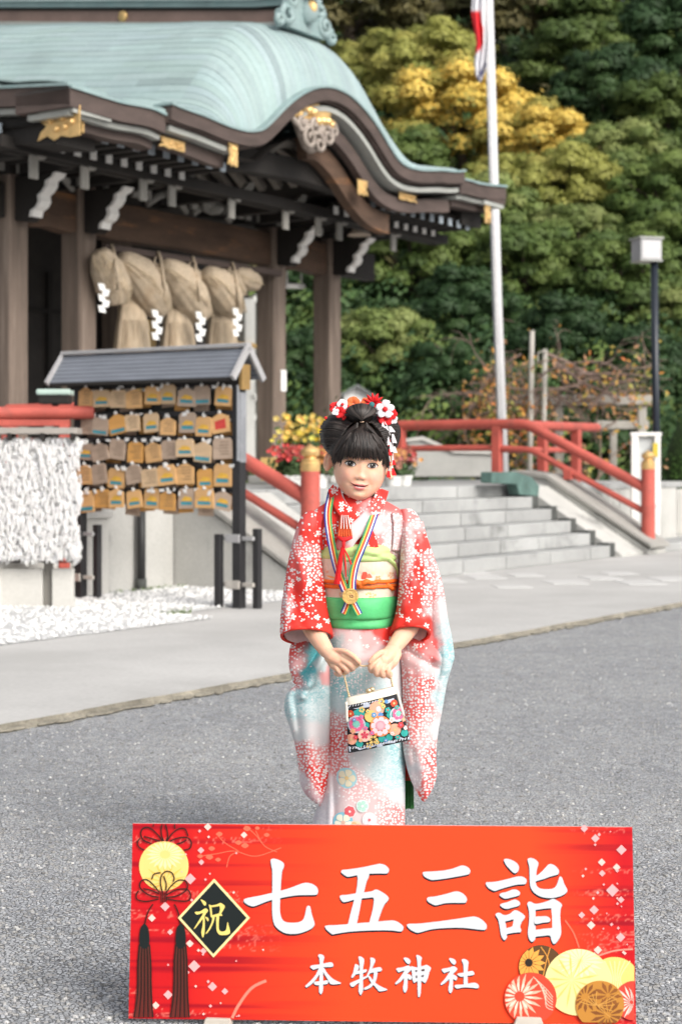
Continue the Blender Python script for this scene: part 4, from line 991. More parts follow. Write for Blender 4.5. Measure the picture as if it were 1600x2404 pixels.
# ------------------------------------------------------------------ flower pots on the platform
mat_leafd = M('pot_leaf', (.05, .09, .03), .7, .3, 9, 40, .1); mat_pot = M('white_pot', (.72, .72, .70), .5, .05, 4, 40, 0); mat_pot_b = M('brown_pot', (.25, .12, .07), .7, .1, 4, 40, 0)
def flower_pot(px, py_base, y, h_, spread, cols, label, grp, pm_, nfl, fz, fs):
    p = at(px, py_base, y); t = thing('flower_pot', label, 'potted flowers', p, 0, grp)
    b = MB(); b.lathe([(.07, 0), (.095, .15), (.105, .15), (.105, .175), (.09, .175), (.085, .14)], p, 16); b.build('pot', pm_, t, smooth=True, autos=40)
    b = MB(); rr = random.Random(px)
    for i in range(170):
        c = p+Vector((rr.gauss(0, spread*.5), rr.gauss(0, spread*.4), .17+abs(rr.gauss(0, h_*.45)))); a = Vector((rr.gauss(0, 1), rr.gauss(0, 1), rr.gauss(.4, .6))).normalized()*.045; d = a.orthogonal().normalized()*.022
        b.face([c-a, c+d, c+a, c-d])
    for i in range(8): b.tube([p+EZ*.15, p+Vector((rr.gauss(0, spread*.3), rr.gauss(0, spread*.3), .17+h_*rr.uniform(.6, 1)))], .006, 5)
    b.build('leaves', mat_leafd, t, fix=False)
    b = MB()
    for i in range(nfl):
        c = p+Vector((rr.gauss(0, spread*.55), rr.gauss(-.04, spread*.35), .17+h_*rr.uniform(fz, 1.05)+rr.gauss(0, .02))); b.c = tuple(x*rr.uniform(.8, 1.1) for x in rr.choice(cols)); r_ = fs*rr.uniform(.7, 1.25)
        for k in range(9):
            an = k*2*math.pi/9+rr.random()*.5; tl = rr.uniform(-.3, .7); d = Vector((math.cos(an), -.35+.3*math.sin(an), math.sin(an)*.8+.3*tl)).normalized(); s_ = d.cross(Vector((.2, -1, .3))).normalized()*r_*.30
            b.face([c, c+d*r_*.6+s_, c+d*r_+Vector((0, -.01, 0)), c+d*r_*.6-s_])
    b.build('blossoms', attr_mat('petals', rough=.7), t, fix=False)
Yc = (.58, .44, .13); Rc = (.40, .07, .065); Pc = (.50, .22, .18); Oc = (.62, .33, .12)
for px, pb, y, h_, sp, c_, lb, fz, fs, pm_ in (
    (700, 1140, 17.2, .50, .20, [Yc, (.75, .55, .12)], 'pot of tall yellow chrysanthemums beside the rear column', .55, .06, mat_pot_b),
    (745, 1138, 17.4, .48, .18, [Yc, (.70, .47, .05)], 'pot of yellow chrysanthemums directly behind the head of the girl', .55, .06, mat_pot_b),
    (676, 1158, 16.6, .26, .13, [Rc, (.60, .09, .09)], 'pot of red flowers in front of the yellow chrysanthemums', .6, .05, mat_pot),
    (706, 1158, 16.7, .26, .12, [Rc, Pc], 'pot of red and pink flowers behind the left gold finial', .6, .05, mat_pot),
    (748, 1156, 16.9, .24, .11, [Rc, Oc], 'pot of red and orange flowers just left of the girl', .6, .05, mat_pot),
    (922, 1156, 18.2, .26, .12, [Oc, Pc], 'pot of orange flowers just right of the hair ornament', .6, .06, mat_pot),
    (946, 1154, 18.5, .26, .12, [Pc, Oc, Rc], 'pot of pink flowers beside the red railing post', .6, .06, mat_pot)):
    flower_pot(px, pb, y, h_, sp, c_, lb, 'flower pots on the platform', pm_, 80, fz, fs*.55)
t = thing('wooden_box', 'yellowish slatted wooden box at the foot of the weathered column', 'box', at(638, 1124, 19.2))
for k in range(6): rect('slat', 612+8.6*k, 619.5+8.6*k, 1074, 1128, 19.2, .03, M('yellow_pine', (.55, .37, .13), .7, .15, 3, 40, .1) if k == 0 else bpy.data.materials['yellow_pine'], t, .002)
rect('box_body', 613, 662, 1078, 1128, 19.36, .24, bpy.data.materials['yellow_pine'], t)
# ------------------------------------------------------------------ wooded hill
mat_soil = M('hill_soil', (.030, .034, .016), .95, .4, 1, 10, .3)
def hz(x, y): return max(0.0, (y-34)*.42)+.25*noise.noise((x*.1, y*.1, 0)) if y > 33 else 0.0
b = MB(); xs = [-40+4*i for i in range(26)]; ys = [32.5]+[34+3*i for i in range(24)]
b.grid([[(x, y, hz(x, y) if y > 33 else -.05) for x in xs] for y in ys])
tag(b.build('hillside', mat_soil, smooth=True), kind='structure')
mat_leaf = leaf_material('tree_leaf', .15, .15); mat_bark = M('bark', (.09, .07, .05), .9, .3, 3, 30, .3)
PAL = {'dark': [(.028, .062, .022), (.040, .082, .028), (.056, .104, .034)], 'mid': [(.068, .112, .029), (.098, .148, .036), (.135, .186, .048)],
       'pale': [(.105, .150, .042), (.15, .198, .055), (.21, .245, .080)], 'gold': [(.54, .39, .075), (.67, .48, .10), (.74, .55, .13), (.36, .33, .08)],
       'olive': [(.070, .070, .026), (.10, .094, .035), (.135, .118, .046)], 'lime': [(.20, .215, .05), (.28, .285, .07), (.36, .34, .09)]}
def crown_mesh(kind, seed, nleaf=22000, leaf=.066, ax=(1, 1, .85)):
    rg = np.random.RandomState(seed)
    # puffs over an ellipsoid of radius 1, leaf cards over each puff
    P = []
    for i in range(4000):
        d = rg.normal(size=3); d /= np.linalg.norm(d)
        if d[2] < -.55 or d[1] > .75: continue
        c = d*np.array(ax)*rg.uniform(.60, .92); r = rg.uniform(.15, .29)
        if all(np.linalg.norm(c-p[:3]) > .70*(r+p[3]) for p in P): P.append(np.array([*c, r]))
        if len(P) >= 42: break
    P = np.array(P); w = P[:, 3]**2; w /= w.sum()
    idx = rg.choice(len(P), nleaf, p=w)
    d = rg.normal(size=(nleaf, 3)); d /= np.linalg.norm(d, axis=1)[:, None]
    d[:, 2] = np.where(d[:, 2] < -.25, -d[:, 2], d[:, 2])
    rad = P[idx, 3]*np.clip(rg.normal(.93, .12, nleaf), .4, 1.28)
    sub = np.sin(d[:, 0]*7+idx*1.3)*np.sin(d[:, 1]*7+idx*2.1)*np.sin(d[:, 2]*7+idx)      # twig clusters inside each puff
    rad *= 1+.22*sub
    c = P[idx, :3]+d*rad[:, None]*np.array([1.15, 1.15, .85])
    nrm = d*1.2+rg.normal(size=(nleaf, 3))*.42+np.array([0, 0, .25]); nrm /= np.linalg.norm(nrm, axis=1)[:, None]
    a = np.cross(nrm, rg.normal(size=(nleaf, 3))); a /= np.linalg.norm(a, axis=1)[:, None]; bb = np.cross(nrm, a)
    s = leaf*rg.uniform(.55, 1.25, nleaf)[:, None]*.5
    sn = d*1.0+sub[:, None]*d*.2+nrm*.25+np.array([0, 0, .08]); sn /= np.linalg.norm(sn, axis=1)[:, None]
    fl = np.where((np.cross(bb+a, 2*a)*sn).sum(1) < 0, -1.0, 1.0)[:, None]; bb = bb*fl
    V = np.stack([c-a*s, c+bb*s*.62, c+a*s, c-bb*s*.62], 1).reshape(-1, 3)
    pal = np.array(PAL[kind]); pk = rg.choice(len(pal), len(P)); mixw = rg.uniform(0, 1, nleaf)[:, None]
    col = pal[pk[idx]]*(1-.3*mixw)+pal[rg.choice(len(pal), nleaf)]*.3*mixw
    col *= rg.uniform(.88, 1.12, (nleaf, 1))
    if kind == 'gold':
        low = (c[:, 2] < -.15+.3*rg.normal(size=nleaf)) & (rg.uniform(size=nleaf) < .8); col[low] = np.array(PAL['lime'])[rg.choice(3, low.sum())]*.8
    me = bpy.data.meshes.new('crown'); n = nleaf
    me.vertices.add(4*n); me.vertices.foreach_set('co', V.astype(np.float32).ravel())
    me.loops.add(4*n); me.loops.foreach_set('vertex_index', np.arange(4*n, dtype=np.int32))
    me.polygons.add(n); me.polygons.foreach_set('loop_start', np.arange(0, 4*n, 4, dtype=np.int32))
    at_ = me.color_attributes.new('tint', 'FLOAT_COLOR', 'POINT'); arr = np.ones((4*n, 4), np.float32); arr[:, :3] = np.repeat(col, 4, 0); at_.data.foreach_set('color', arr.ravel())
    me.materials.append(mat_leaf); me.update(); me.validate()
    me.normals_split_custom_set_from_vertices(np.repeat(sn, 4, 0).tolist())
    return me, P
CROWN = {}
for k, sd_ in (('dark', 11), ('dark', 12), ('mid', 21), ('mid', 22), ('pale', 31), ('pale', 32), ('gold', 41), ('olive', 51), ('olive', 52), ('lime', 61)):
    CROWN.setdefault(k, []).append(crown_mesh(k, sd_))
cnt = 0
def tree(px, py, y, rpx, kind, label, vz=.85, group='trees on the hillside', var=0):
    global cnt
    h_ = 2.2
    for _ in range(6):                      # stand the tree on the slope where its crown shows at this height
        y = max(33.5, (14.28-h_+1.06)/(.42-(YH-py)/F)) if py < 960 else y
        h_ = .75*rpx/F*y
    c = at(px, py, y); r = rpx/F*y; g = hz(c.x, y)
    me, P = CROWN[kind][var % len(CROWN[kind])]
    t = thing('broadleaf_tree', label, 'tree', (c.x, y, g), 0, group)
    o = bpy.data.objects.new('crown', me); COL.objects.link(o); o.parent = t
    o.location = (0, 0, c.z-g); o.scale = (r, r*.9, r*vz/.85); cnt += 1; o.rotation_euler = (0, 0, random.uniform(-.6, .6))
    b = MB(); top = Vector((c.x, y, c.z)); base = Vector((c.x+random.gauss(0, .2), y+.2, g-.1))
    rr = .035*r+.06
    b.tube([base, base.lerp(top, .5)+Vector((random.gauss(0, .1), 0, 0)), top], [rr*1.5, rr, rr*.55], 8)
    for k in range(9):
        q = P[(k*5) % len(P)]; e = c+Vector((q[0]*r, q[1]*r*.9, q[2]*r)); s_ = base.lerp(top, random.uniform(.5, .95)); b.tube([s_, s_.lerp(e, .55)+EZ*.1*r, e], [rr*.5, rr*.3, rr*.1], 6)
    b.build('trunk', mat_bark, t, smooth=True)
T = [  # px, py, distance, radius px, kind, label
 (820, 30, 88, 190, 'olive', 'brownish olive tree at the top of the hill above the ridge end of the roof'),
 (1010, 20, 90, 170, 'olive', 'brownish olive tree at the top of the hill left of the flag'),
 (1260, 40, 92, 190, 'olive', 'olive tree at the top of the hill just right of the flagpole'),
 (1440, 60, 90, 190, 'mid', 'green tree at the top right of the wooded hill'),
 (1600, 120, 88, 190, 'dark', 'dark tree in the top right corner of the wooded hill'),
 (880, 190, 72, 130, 'lime', 'yellow green tree just above the curved gable'),
 (1010, 190, 70, 160, 'lime', 'pale green tree left of the golden tree'),
 (1070, 300, 62, 190, 'gold', 'golden yellow tree behind the flagpole'),
 (1265, 370, 61, 150, 'gold', 'golden tree just right of the flagpole'),
 (1440, 250, 80, 170, 'dark', 'dark green tree above the pale trees on the right'),
 (1570, 300, 76, 150, 'mid', 'mid green tree at the right edge, level with the golden tree'),
 (1450, 420, 62, 160, 'pale', 'pale green rounded tree at the upper right, right of the golden tree'),
 (1320, 470, 58, 150, 'lime', 'yellow green tree below the golden tree'),
 (1120, 540, 52, 160, 'pale', 'pale green tree behind the tip of the eaves'),
 (920, 430, 60, 150, 'mid', 'mid green tree behind the right shoulder of the curved gable'),
 (1560, 500, 56, 160, 'mid', 'green tree on the right edge above the lamp post'),
 (1230, 660, 44, 165, 'mid', 'large green tree right of the flagpole at mid height'),
 (1450, 690, 46, 170, 'mid', 'large green tree behind the lamp head'),
 (960, 640, 42, 175, 'mid', 'large green tree below the right end of the eaves'),
 (770, 660, 43, 140, 'dark', 'dark green tree seen between the two rightmost columns'),
 (1090, 760, 40, 150, 'dark', 'deep green tree behind the lower flagpole'),
 (900, 850, 36, 150, 'pale', 'leafy pale green tree right above the head of the girl'),
 (1050, 930, 34, 140, 'dark', 'dark green tree low behind the red balustrade'),
 (720, 880, 37, 130, 'dark', 'dark bushy tree low between the columns'),
 (1330, 830, 38, 150, 'dark', 'shaded dark tree behind the bare vines'),
 (1500, 880, 37, 140, 'dark', 'shaded dark tree right behind the lamp post'),
 (1610, 760, 40, 130, 'pale', 'pale green tree at the right edge beside the lamp post'),
 (1180, 960, 33.5, 120, 'dark', 'low dark tree behind the orange vine leaves'),
 (1420, 1010, 34, 130, 'dark', 'low dark tree behind the grey trellis'),
 (1350, 590, 46, 130, 'pale', 'pale green tree to the left of the lamp head, above the bare vines'),
 (1180, 470, 52, 120, 'lime', 'yellow green tree between the flagpole and the tip of the eaves'),
 (1560, 620, 46, 140, 'mid', 'mid green tree at the right edge just behind the lamp head'),
 (1350, 170, 70, 150, 'mid', 'mid green tree upper right, between the golden tree and the hilltop'),
]
for i, (px, py, y, r, k, lb) in enumerate(T): tree(px, py, y, r, k, lb, var=i)
# far wood filling what the single trees leave open
b = MB(); rg = random.Random(9)
def clump_field(name, n, gen, kinds, leaf):
    vs, fs, cs, ns_ = [], [], [], []
    for i in range(n):
        c, r = gen(); pal = PAL[rg.choice(kinds)]; base = rg.choice(pal)
        for k in range(130):
            d = Vector((rg.gauss(0, 1), rg.gauss(0, 1), rg.gauss(.3, 1))).normalized(); p = c+d*r*rg.uniform(.7, 1.1)
            a = (d+Vector((rg.gauss(0, .6), rg.gauss(0, .6), rg.gauss(0, .6)))).orthogonal().normalized()*leaf*rg.uniform(.6, 1.3); e = a.cross(d).normalized()*a.length*.6
            e = e if (e+a).cross(a*2).dot(d+Vector((0, -.1, .3))) > 0 else -e; m_ = len(vs); vs += [p-a, p+e, p+a, p-e]; fs.append((m_, m_+1, m_+2, m_+3)); q = rg.uniform(.88, 1.1); ns_ += [tuple((d+Vector((0, -.1, .3))).normalized())]*4; cs += [tuple(x*q for x in base)]*4
    me = bpy.data.meshes.new(name); me.from_pydata([tuple(v) for v in vs], [], fs); at_ = me.color_attributes.new('tint', 'FLOAT_COLOR', 'POINT')
    arr = np.ones((len(vs), 4), np.float32); arr[:, :3] = cs; at_.data.foreach_set('color', arr.ravel()); me.materials.append(mat_leaf); me.normals_split_custom_set_from_vertices(ns_)
    o = bpy.data.objects.new(name, me); COL.objects.link(o); return tag(o, kind='stuff')
def gen_far():
    y = rg.uniform(46, 100); x = rg.uniform(-.20, .30)*y; return Vector((x, y, hz(x, y)+rg.uniform(.0, .5))), rg.uniform(.4, .8)
clump_field('far_wood', 1500, gen_far, ['dark', 'olive', 'dark', 'mid'], .17)
def gen_near():
    y = rg.uniform(33, 46); x = rg.uniform(-.06, .26)*y; return Vector((x, y, hz(x, y)+rg.uniform(.1, 1.3))), rg.uniform(.4, .9)
clump_field('undergrowth', 420, gen_near, ['dark', 'dark', 'dark', 'mid'], .085)
# clipped hedge at the right edge
hd = MB(); cH = at(1600, 1010, 27.5); vs = []
b = MB()
for i in range(5200):
    d = Vector((rg.gauss(0, 1), rg.gauss(0, 1), abs(rg.gauss(0, 1)))).normalized(); p = Vector((cH.x+.35+d.x*.72, 27.5+d.y*.7, .05+d.z*2.05*rg.uniform(.93, 1.0)))
    p.z = p.z if rg.random() < .5 else rg.uniform(.05, max(.1, p.z))
    a = d.orthogonal().normalized()*.035; e = a.cross(d+Vector((rg.gauss(0, .4), rg.gauss(0, .4), rg.gauss(0, .4)))).normalized()*.022
    k = rg.uniform(.7, 1.2); b.c = (.07*k, .15*k, .03*k); b.face([p-a, p+e, p+a, p-e])
hg = thing('clipped_hedge', 'rounded clipped green bush at the right edge behind the notice board', 'bush', (cH.x+.35, 27.5, 0))
b.build('foliage', mat_leaf, hg, fix=False)
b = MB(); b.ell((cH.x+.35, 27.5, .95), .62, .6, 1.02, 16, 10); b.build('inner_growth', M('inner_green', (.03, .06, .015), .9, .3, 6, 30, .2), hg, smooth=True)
# ------------------------------------------------------------------ festival sign in front
BL = at(302, 2391, 3.228); BR = at(1492, 2405.5, 3.187); TL = at(310, 1933, 3.28); TR = at(1481, 1941, 3.239)
E1 = (BR-BL).normalized(); _t = TL-BL; E2 = (_t-E1*_t.dot(E1)).normalized(); EN = E1.cross(E2)
if EN.y > 0: EN = -EN                                          # towards the viewer
SW, SH = (BR-BL).length, (TL-BL).length
CAMP = Vector((0, 0, H))
def sg(px, py):                                                # photograph pixel -> metres on the board
    d = Vector(((px-CX)/F, 1, (YH-py)/F)); t = (BL-CAMP).dot(EN)/d.dot(EN); p = CAMP+d*t-BL
    return (p.dot(E1), p.dot(E2))
sign = thing('festival_sign', 'wide red festival sign with large silver characters standing on the asphalt before the girl', 'sign', (BL+BR)/2-EZ*((BL+BR)/2).z)
def SP(a, b_, t): return BL+E1*a+E2*b_+EN*t
b = MB(); n1, n2 = 360, 140; vs_, cs_ = [], []
for j in range(n2+1):
    for i in range(n1+1):
        a, q = i/n1, j/n2; vs_.append(SP(a*SW, q*SH, 0))
        dl = 1-min(1, max(0, (a-.10+.05*(q-.5)*0)/.34)); dr = 1-min(1, max(0, (1-a-.02)/(.14+.05*q)))
        k = max(dl, dr)**1.15; k += .05*noise.noise((a*5, q*4, 1))*k
        org = np.array((.86, .056, .012)); red = np.array((.50, .006, .010)); dk = np.array((.26, .0, .010))
        c = org*(1-k)+red*k
        bandn = noise.noise((a*1.6, q*26, 3))+.5*noise.noise((a*3, q*60, 8))
        c = c+(dk-c)*min(1, max(0, (bandn-.05)*2.2))*min(1, k*1.5)*.8
        wisp = noise.noise((a*60, q*40, 5)); wb = noise.noise((a*2.5, q*18, 11))
        if k > .35 and wb > .15 and abs(wisp) < .10: c = c+(np.array((.95, .30, .22))-c)*.45*min(1, (k-.35)*4)*(1-abs(wisp)/.10)
        cs_.append(tuple(np.clip(c, 0, 1)))
b.c = cs_; b.add(vs_, [(j*(n1+1)+i, j*(n1+1)+i+1, (j+1)*(n1+1)+i+1, (j+1)*(n1+1)+i) for j in range(n2) for i in range(n1)])
b.build('printed_face', attr_mat('sign_print', rough=.5, spec=.2), sign, smooth=True)
b = MB(); b.obox(SP(SW/2, SH/2, -.0065), E1*(SW/2), E2*(SH/2), EN*.006); b.build('backing_board', M('sign_board', (.70, .62, .60), .6, .05, 3, 40, .03), sign)
mat_foot = M('foot_wood', (.50, .46, .40), .8, .1, 5, 40, .1)
for x0, x1, y0 in ((484, 541, 2388), (1211, 1268, 2385)):
    a0, a1 = sg(x0, y0)[0], sg(x1, y0)[0]; b = MB(); b0 = sg(x0, y0)[1]
    b.prism([(a0, b0), (a1, b0-.001), (a1+.004, b0-.014), (a0-.006, b0-.016)], lambda a, q, t: SP(a, q, t), -.05, .012); b.build('foot_clip', mat_foot, sign, bevel=.002)
# prop legs behind
for q in (.25, .75):
    b = MB(); b.bar(SP(SW*q, SH*.7, -.013), Vector((SP(SW*q, 0, 0).x+.02, SP(SW*q, 0, 0).y+.22, .012)), .03, .018); b.build('prop_leg', mat_foot, sign)
def flat(c, r=.5): 
    n_ = 'ink_%02x%02x%02x' % tuple(int(max(0, min(1, x))**.4545*255) for x in c)
    m = bpy.data.materials.get(n_)
    if not m:
        m, nt, bb = newmat(n_); bb.inputs['Base Color'].default_value = (*c, 1); bb.inputs['Roughness'].default_value = r; bb.inputs['Specular IOR Level'].default_value = .3
    return m
INK_S = flat((.57, .59, .62)); INK_K = flat((.010, .006, .010)); INK_BK = flat((.004, .008, .008)); INK_G = flat((.72, .58, .16)); INK_GL = flat((.78, .66, .30))
LAY = [.0006]
def poly_print(name, polys, mat, lay=None, par=sign, pxs=True):
    t = lay if lay else LAY[0]; b = MB()
    for pl_ in polys:
        pts = [SP(*(sg(*p) if pxs else p), t) for p in pl_]; b.face(pts)
    o = b.build(name, mat, par, fix=False)
    return o
def smooth_poly(p, k=4):
    p = [np.array(q, float) for q in p]; n = len(p); out = []
    for i in range(n):
        p0, p1, p2, p3 = p[i-1], p[i], p[(i+1) % n], p[(i+2) % n]
        for j in range(k):
            t = j/k; out.append(tuple(.5*((2*p1)+(-p0+p2)*t+(2*p0-5*p1+4*p2-p3)*t*t+(-p0+3*p1-3*p2+p3)*t**3)))
    return out
def G(ox, oy, sc, pts): return [(ox+x/sc, oy+y/sc) for x, y in pts]
GL = {}
g = lambda p: G(560, 2000, 7.84, p)
GL['seven'] = [g([(98, 880), (150, 850), (400, 800), (625, 750), (770, 712), (950, 660), (1180, 575), (1270, 567), (1360, 590), (1440, 650), (1463, 720), (1445, 775), (1380, 790), (1100, 795), (940, 815), (770, 848), (620, 880), (480, 925), (330, 985), (260, 1000), (180, 975), (110, 925)]),
    g([(590, 160), (610, 128), (660, 122), (740, 145), (815, 190), (838, 240), (825, 300), (800, 360), (785, 520), (775, 700), (765, 900), (762, 1080), (790, 1210), (850, 1280), (960, 1300), (1080, 1295), (1170, 1260), (1215, 1180), (1250, 1020), (1285, 988), (1318, 1010), (1345, 1140), (1395, 1300), (1388, 1360), (1320, 1420), (1160, 1485), (1000, 1508), (850, 1490), (720, 1410), (650, 1310), (622, 1150), (618, 900), (622, 400), (605, 260)])]
g = lambda p: G(750, 2000, 7.84, p)
GL['five'] = [g([(398, 350), (430, 328), (560, 315), (800, 278), (1060, 222), (1120, 217), (1200, 240), (1260, 290), (1275, 340), (1240, 392), (1100, 395), (890, 402), (700, 425), (540, 455), (480, 440), (405, 385)]),
    g([(705, 400), (890, 395), (905, 450), (860, 560), (815, 740), (775, 860), (730, 1100), (685, 1310), (670, 1400), (510, 1400), (525, 1310), (580, 1080), (640, 860), (680, 680), (700, 500)]),
    g([(370, 820), (400, 795), (520, 785), (700, 752), (850, 738), (960, 720), (1020, 692), (1080, 700), (1200, 770), (1262, 830), (1258, 890), (1190, 970), (1130, 1110), (1075, 1280), (1060, 1380), (900, 1380), (915, 1290), (965, 1100), (990, 960), (990, 845), (900, 842), (780, 855), (620, 882), (460, 922), (400, 890)]),
    g([(98, 1380), (130, 1352), (350, 1340), (700, 1310), (1000, 1285), (1250, 1262), (1370, 1262), (1460, 1300), (1530, 1360), (1540, 1410), (1510, 1455), (1450, 1460), (1300, 1442), (1000, 1442), (700, 1455), (480, 1475), (260, 1512), (220, 1505), (140, 1440)])]
g = lambda p: G(945, 2000, 7.84, p)
GL['three'] = [g([(365, 395), (395, 365), (560, 355), (760, 338), (930, 300), (1060, 252), (1130, 252), (1200, 285), (1240, 340), (1225, 390), (1190, 415), (900, 470), (600, 512), (500, 505), (400, 455)]),
    g([(440, 870), (470, 832), (600, 815), (780, 775), (930, 732), (1010, 725), (1090, 755), (1155, 815), (1178, 870), (1165, 915), (1130, 935), (900, 935), (760, 945), (610, 980), (540, 960), (465, 915)]),
    g([(76, 1360), (105, 1322), (300, 1315), (700, 1270), (1000, 1228), (1250, 1190), (1330, 1190), (1430, 1230), (1520, 1310), (1542, 1370), (1520, 1425), (1450, 1432), (1300, 1415), (1100, 1395), (850, 1395), (600, 1412), (450, 1440), (290, 1485), (230, 1475), (140, 1430)])]
g = lambda p: G(1130, 2010, 7.467, p)
GL['visit'] = [g([(385, 75), (410, 45), (470, 48), (550, 78), (620, 130), (650, 190), (640, 250), (600, 295), (560, 292), (500, 240), (430, 160)]),
    g([(68, 480), (90, 455), (200, 450), (320, 430), (480, 390), (600, 358), (680, 352), (750, 375), (785, 425), (770, 475), (740, 490), (620, 497), (500, 525), (340, 570), (240, 605), (190, 598), (110, 550)]),
    g([(308, 680), (340, 645), (430, 625), (530, 585), (600, 582), (660, 620), (668, 660), (640, 690), (520, 722), (430, 742), (370, 730)]),
    g([(318, 860), (350, 828), (440, 805), (540, 765), (600, 760), (660, 800), (668, 840), (640, 870), (530, 900), (450, 920), (380, 910)]),
    g([(240, 1030), (265, 995), (320, 992), (390, 1030), (480, 1012), (545, 962), (590, 942), (660, 970), (740, 1030), (752, 1075), (700, 1150), (670, 1235), (690, 1290), (675, 1330), (600, 1335), (445, 1365), (440, 1420), (405, 1468), (370, 1450), (335, 1380), (310, 1230), (285, 1110)]),
    g([(800, 70), (815, 38), (860, 30), (930, 52), (985, 105), (985, 160), (962, 240), (958, 335), (1040, 275), (1110, 200), (1165, 145), (1210, 135), (1280, 165), (1345, 240), (1345, 295), (1320, 322), (1200, 355), (1080, 400), (950, 438), (948, 480), (975, 535), (1040, 568), (1150, 575), (1240, 565), (1300, 520), (1335, 430), (1360, 360), (1385, 358), (1410, 390), (1440, 480), (1490, 575), (1488, 625), (1420, 680), (1300, 720), (1180, 732), (1040, 710), (930, 650), (865, 570), (840, 470), (830, 200)]),
    g([(795, 840), (815, 800), (860, 798), (935, 832), (1050, 815), (1150, 785), (1240, 745), (1300, 765), (1375, 815), (1402, 860), (1380, 920), (1370, 1050), (1385, 1250), (1385, 1360), (1350, 1450), (1290, 1525), (1250, 1530), (1215, 1470), (1190, 1390), (1080, 1395), (945, 1410), (935, 1450), (895, 1495), (860, 1490), (820, 1430), (805, 1320), (825, 1150), (825, 960)])]
HOLES = [g([(940, 940), (1080, 918), (1215, 908), (1228, 1050), (1232, 1256), (1080, 1268), (942, 1288)]), g([(412, 1140), (480, 1125), (552, 1102), (550, 1160), (535, 1225), (480, 1245), (428, 1258), (425, 1200)])]
BARS = [g([(930, 1065), (1050, 1050), (1130, 1050), (1185, 1080), (1198, 1120), (1170, 1150), (1080, 1160), (930, 1182)])]
g = lambda p: G(710, 2230, 7.467, p)
GL['origin'] = [g([(135, 300), (160, 270), (300, 250), (480, 215), (530, 235), (540, 275), (510, 295), (370, 302), (270, 320), (200, 342), (165, 330)]),
    g([(275, 100), (300, 72), (360, 90), (382, 130), (365, 200), (360, 400), (362, 600), (355, 720), (325, 775), (300, 750), (288, 690), (298, 400), (298, 180)]),
    g([(300, 290), (280, 330), (230, 430), (150, 530), (60, 615), (50, 640), (80, 652), (180, 580), (260, 480), (310, 400), (340, 330)]),
    g([(330, 300), (380, 320), (430, 400), (520, 495), (610, 545), (668, 570), (665, 590), (600, 600), (500, 600), (470, 570), (420, 480), (370, 400)]),
    g([(200, 580), (225, 552), (340, 545), (430, 530), (450, 560), (430, 595), (330, 605), (240, 615)])]
GL['pasture'] = [g([(915, 260), (935, 245), (980, 270), (990, 300), (960, 370), (920, 440), (880, 485), (855, 480), (855, 455), (885, 390)]),
    g([(935, 380), (1000, 358), (1110, 338), (1125, 365), (1090, 395), (1000, 412), (930, 425)]),
    g([(978, 130), (1000, 110), (1050, 130), (1078, 180), (1062, 300), (1058, 500), (1060, 680), (1050, 740), (1020, 790), (995, 760), (980, 690), (998, 500), (998, 250)]),
    g([(828, 600), (850, 570), (980, 515), (1100, 460), (1140, 450), (1140, 475), (1060, 520), (960, 590), (890, 645), (850, 635)]),
    g([(1185, 150), (1205, 130), (1255, 150), (1272, 190), (1240, 270), (1190, 390), (1140, 470), (1120, 450), (1150, 380), (1185, 270)]),
    g([(1190, 340), (1300, 305), (1360, 302), (1390, 340), (1370, 370), (1290, 380), (1170, 405)]),
    g([(1250, 370), (1310, 385), (1300, 480), (1270, 570), (1200, 650), (1100, 695), (1070, 680), (1090, 655), (1180, 600), (1230, 520), (1245, 440)]),
    g([(1145, 450), (1190, 470), (1230, 530), (1310, 600), (1400, 650), (1478, 685), (1470, 705), (1400, 718), (1340, 722), (1310, 690), (1240, 610), (1180, 540)])]
g = lambda p: G(920, 2230, 7.467, p)
def altar(dx, dy): 
    q = lambda pts: g([(x+dx, y+dy) for x, y in pts])
    return [q([(200, 145), (225, 130), (290, 150), (322, 195), (305, 240), (270, 240), (225, 195)]),
    q([(70, 335), (95, 315), (190, 300), (270, 272), (310, 285), (345, 320), (320, 360), (270, 410), (240, 450), (160, 540), (80, 598), (55, 595), (58, 572), (130, 490), (190, 400), (215, 362), (160, 375), (110, 390)]),
    q([(205, 400), (265, 400), (268, 600), (262, 690), (230, 745), (200, 720), (188, 650), (205, 560)]),
    q([(262, 420), (320, 440), (345, 480), (320, 520), (285, 505), (262, 480)])]
GL['spirit'] = altar(0, 0)+[g([(330, 290), (360, 288), (440, 300), (560, 270), (600, 258), (650, 285), (680, 320), (650, 390), (620, 500), (580, 575), (545, 560), (510, 540), (430, 548), (385, 575), (355, 520), (345, 400)]),
    g([(420, 105), (440, 85), (490, 105), (522, 145), (505, 210), (508, 500), (500, 750), (470, 825), (448, 780), (442, 500), (440, 220)])]
SH_HOLES = [g([(400, 358), (440, 348), (440, 378), (410, 388)]), g([(508, 340), (566, 330), (566, 368), (510, 370)]), g([(410, 448), (440, 445), (438, 490), (414, 490)]), g([(508, 445), (556, 432), (550, 470), (510, 475)])]
GL['shrine'] = altar(795, 10)+[g([(1215, 180), (1240, 155), (1300, 170), (1335, 215), (1325, 300), (1318, 450), (1318, 600), (1255, 610), (1250, 450), (1245, 270)]),
    g([(1140, 430), (1160, 408), (1280, 390), (1400, 365), (1438, 410), (1410, 440), (1290, 455), (1200, 468)]),
    g([(1090, 640), (1110, 610), (1250, 602), (1430, 570), (1500, 600), (1515, 650), (1490, 670), (1380, 660), (1250, 655), (1140, 675)])]
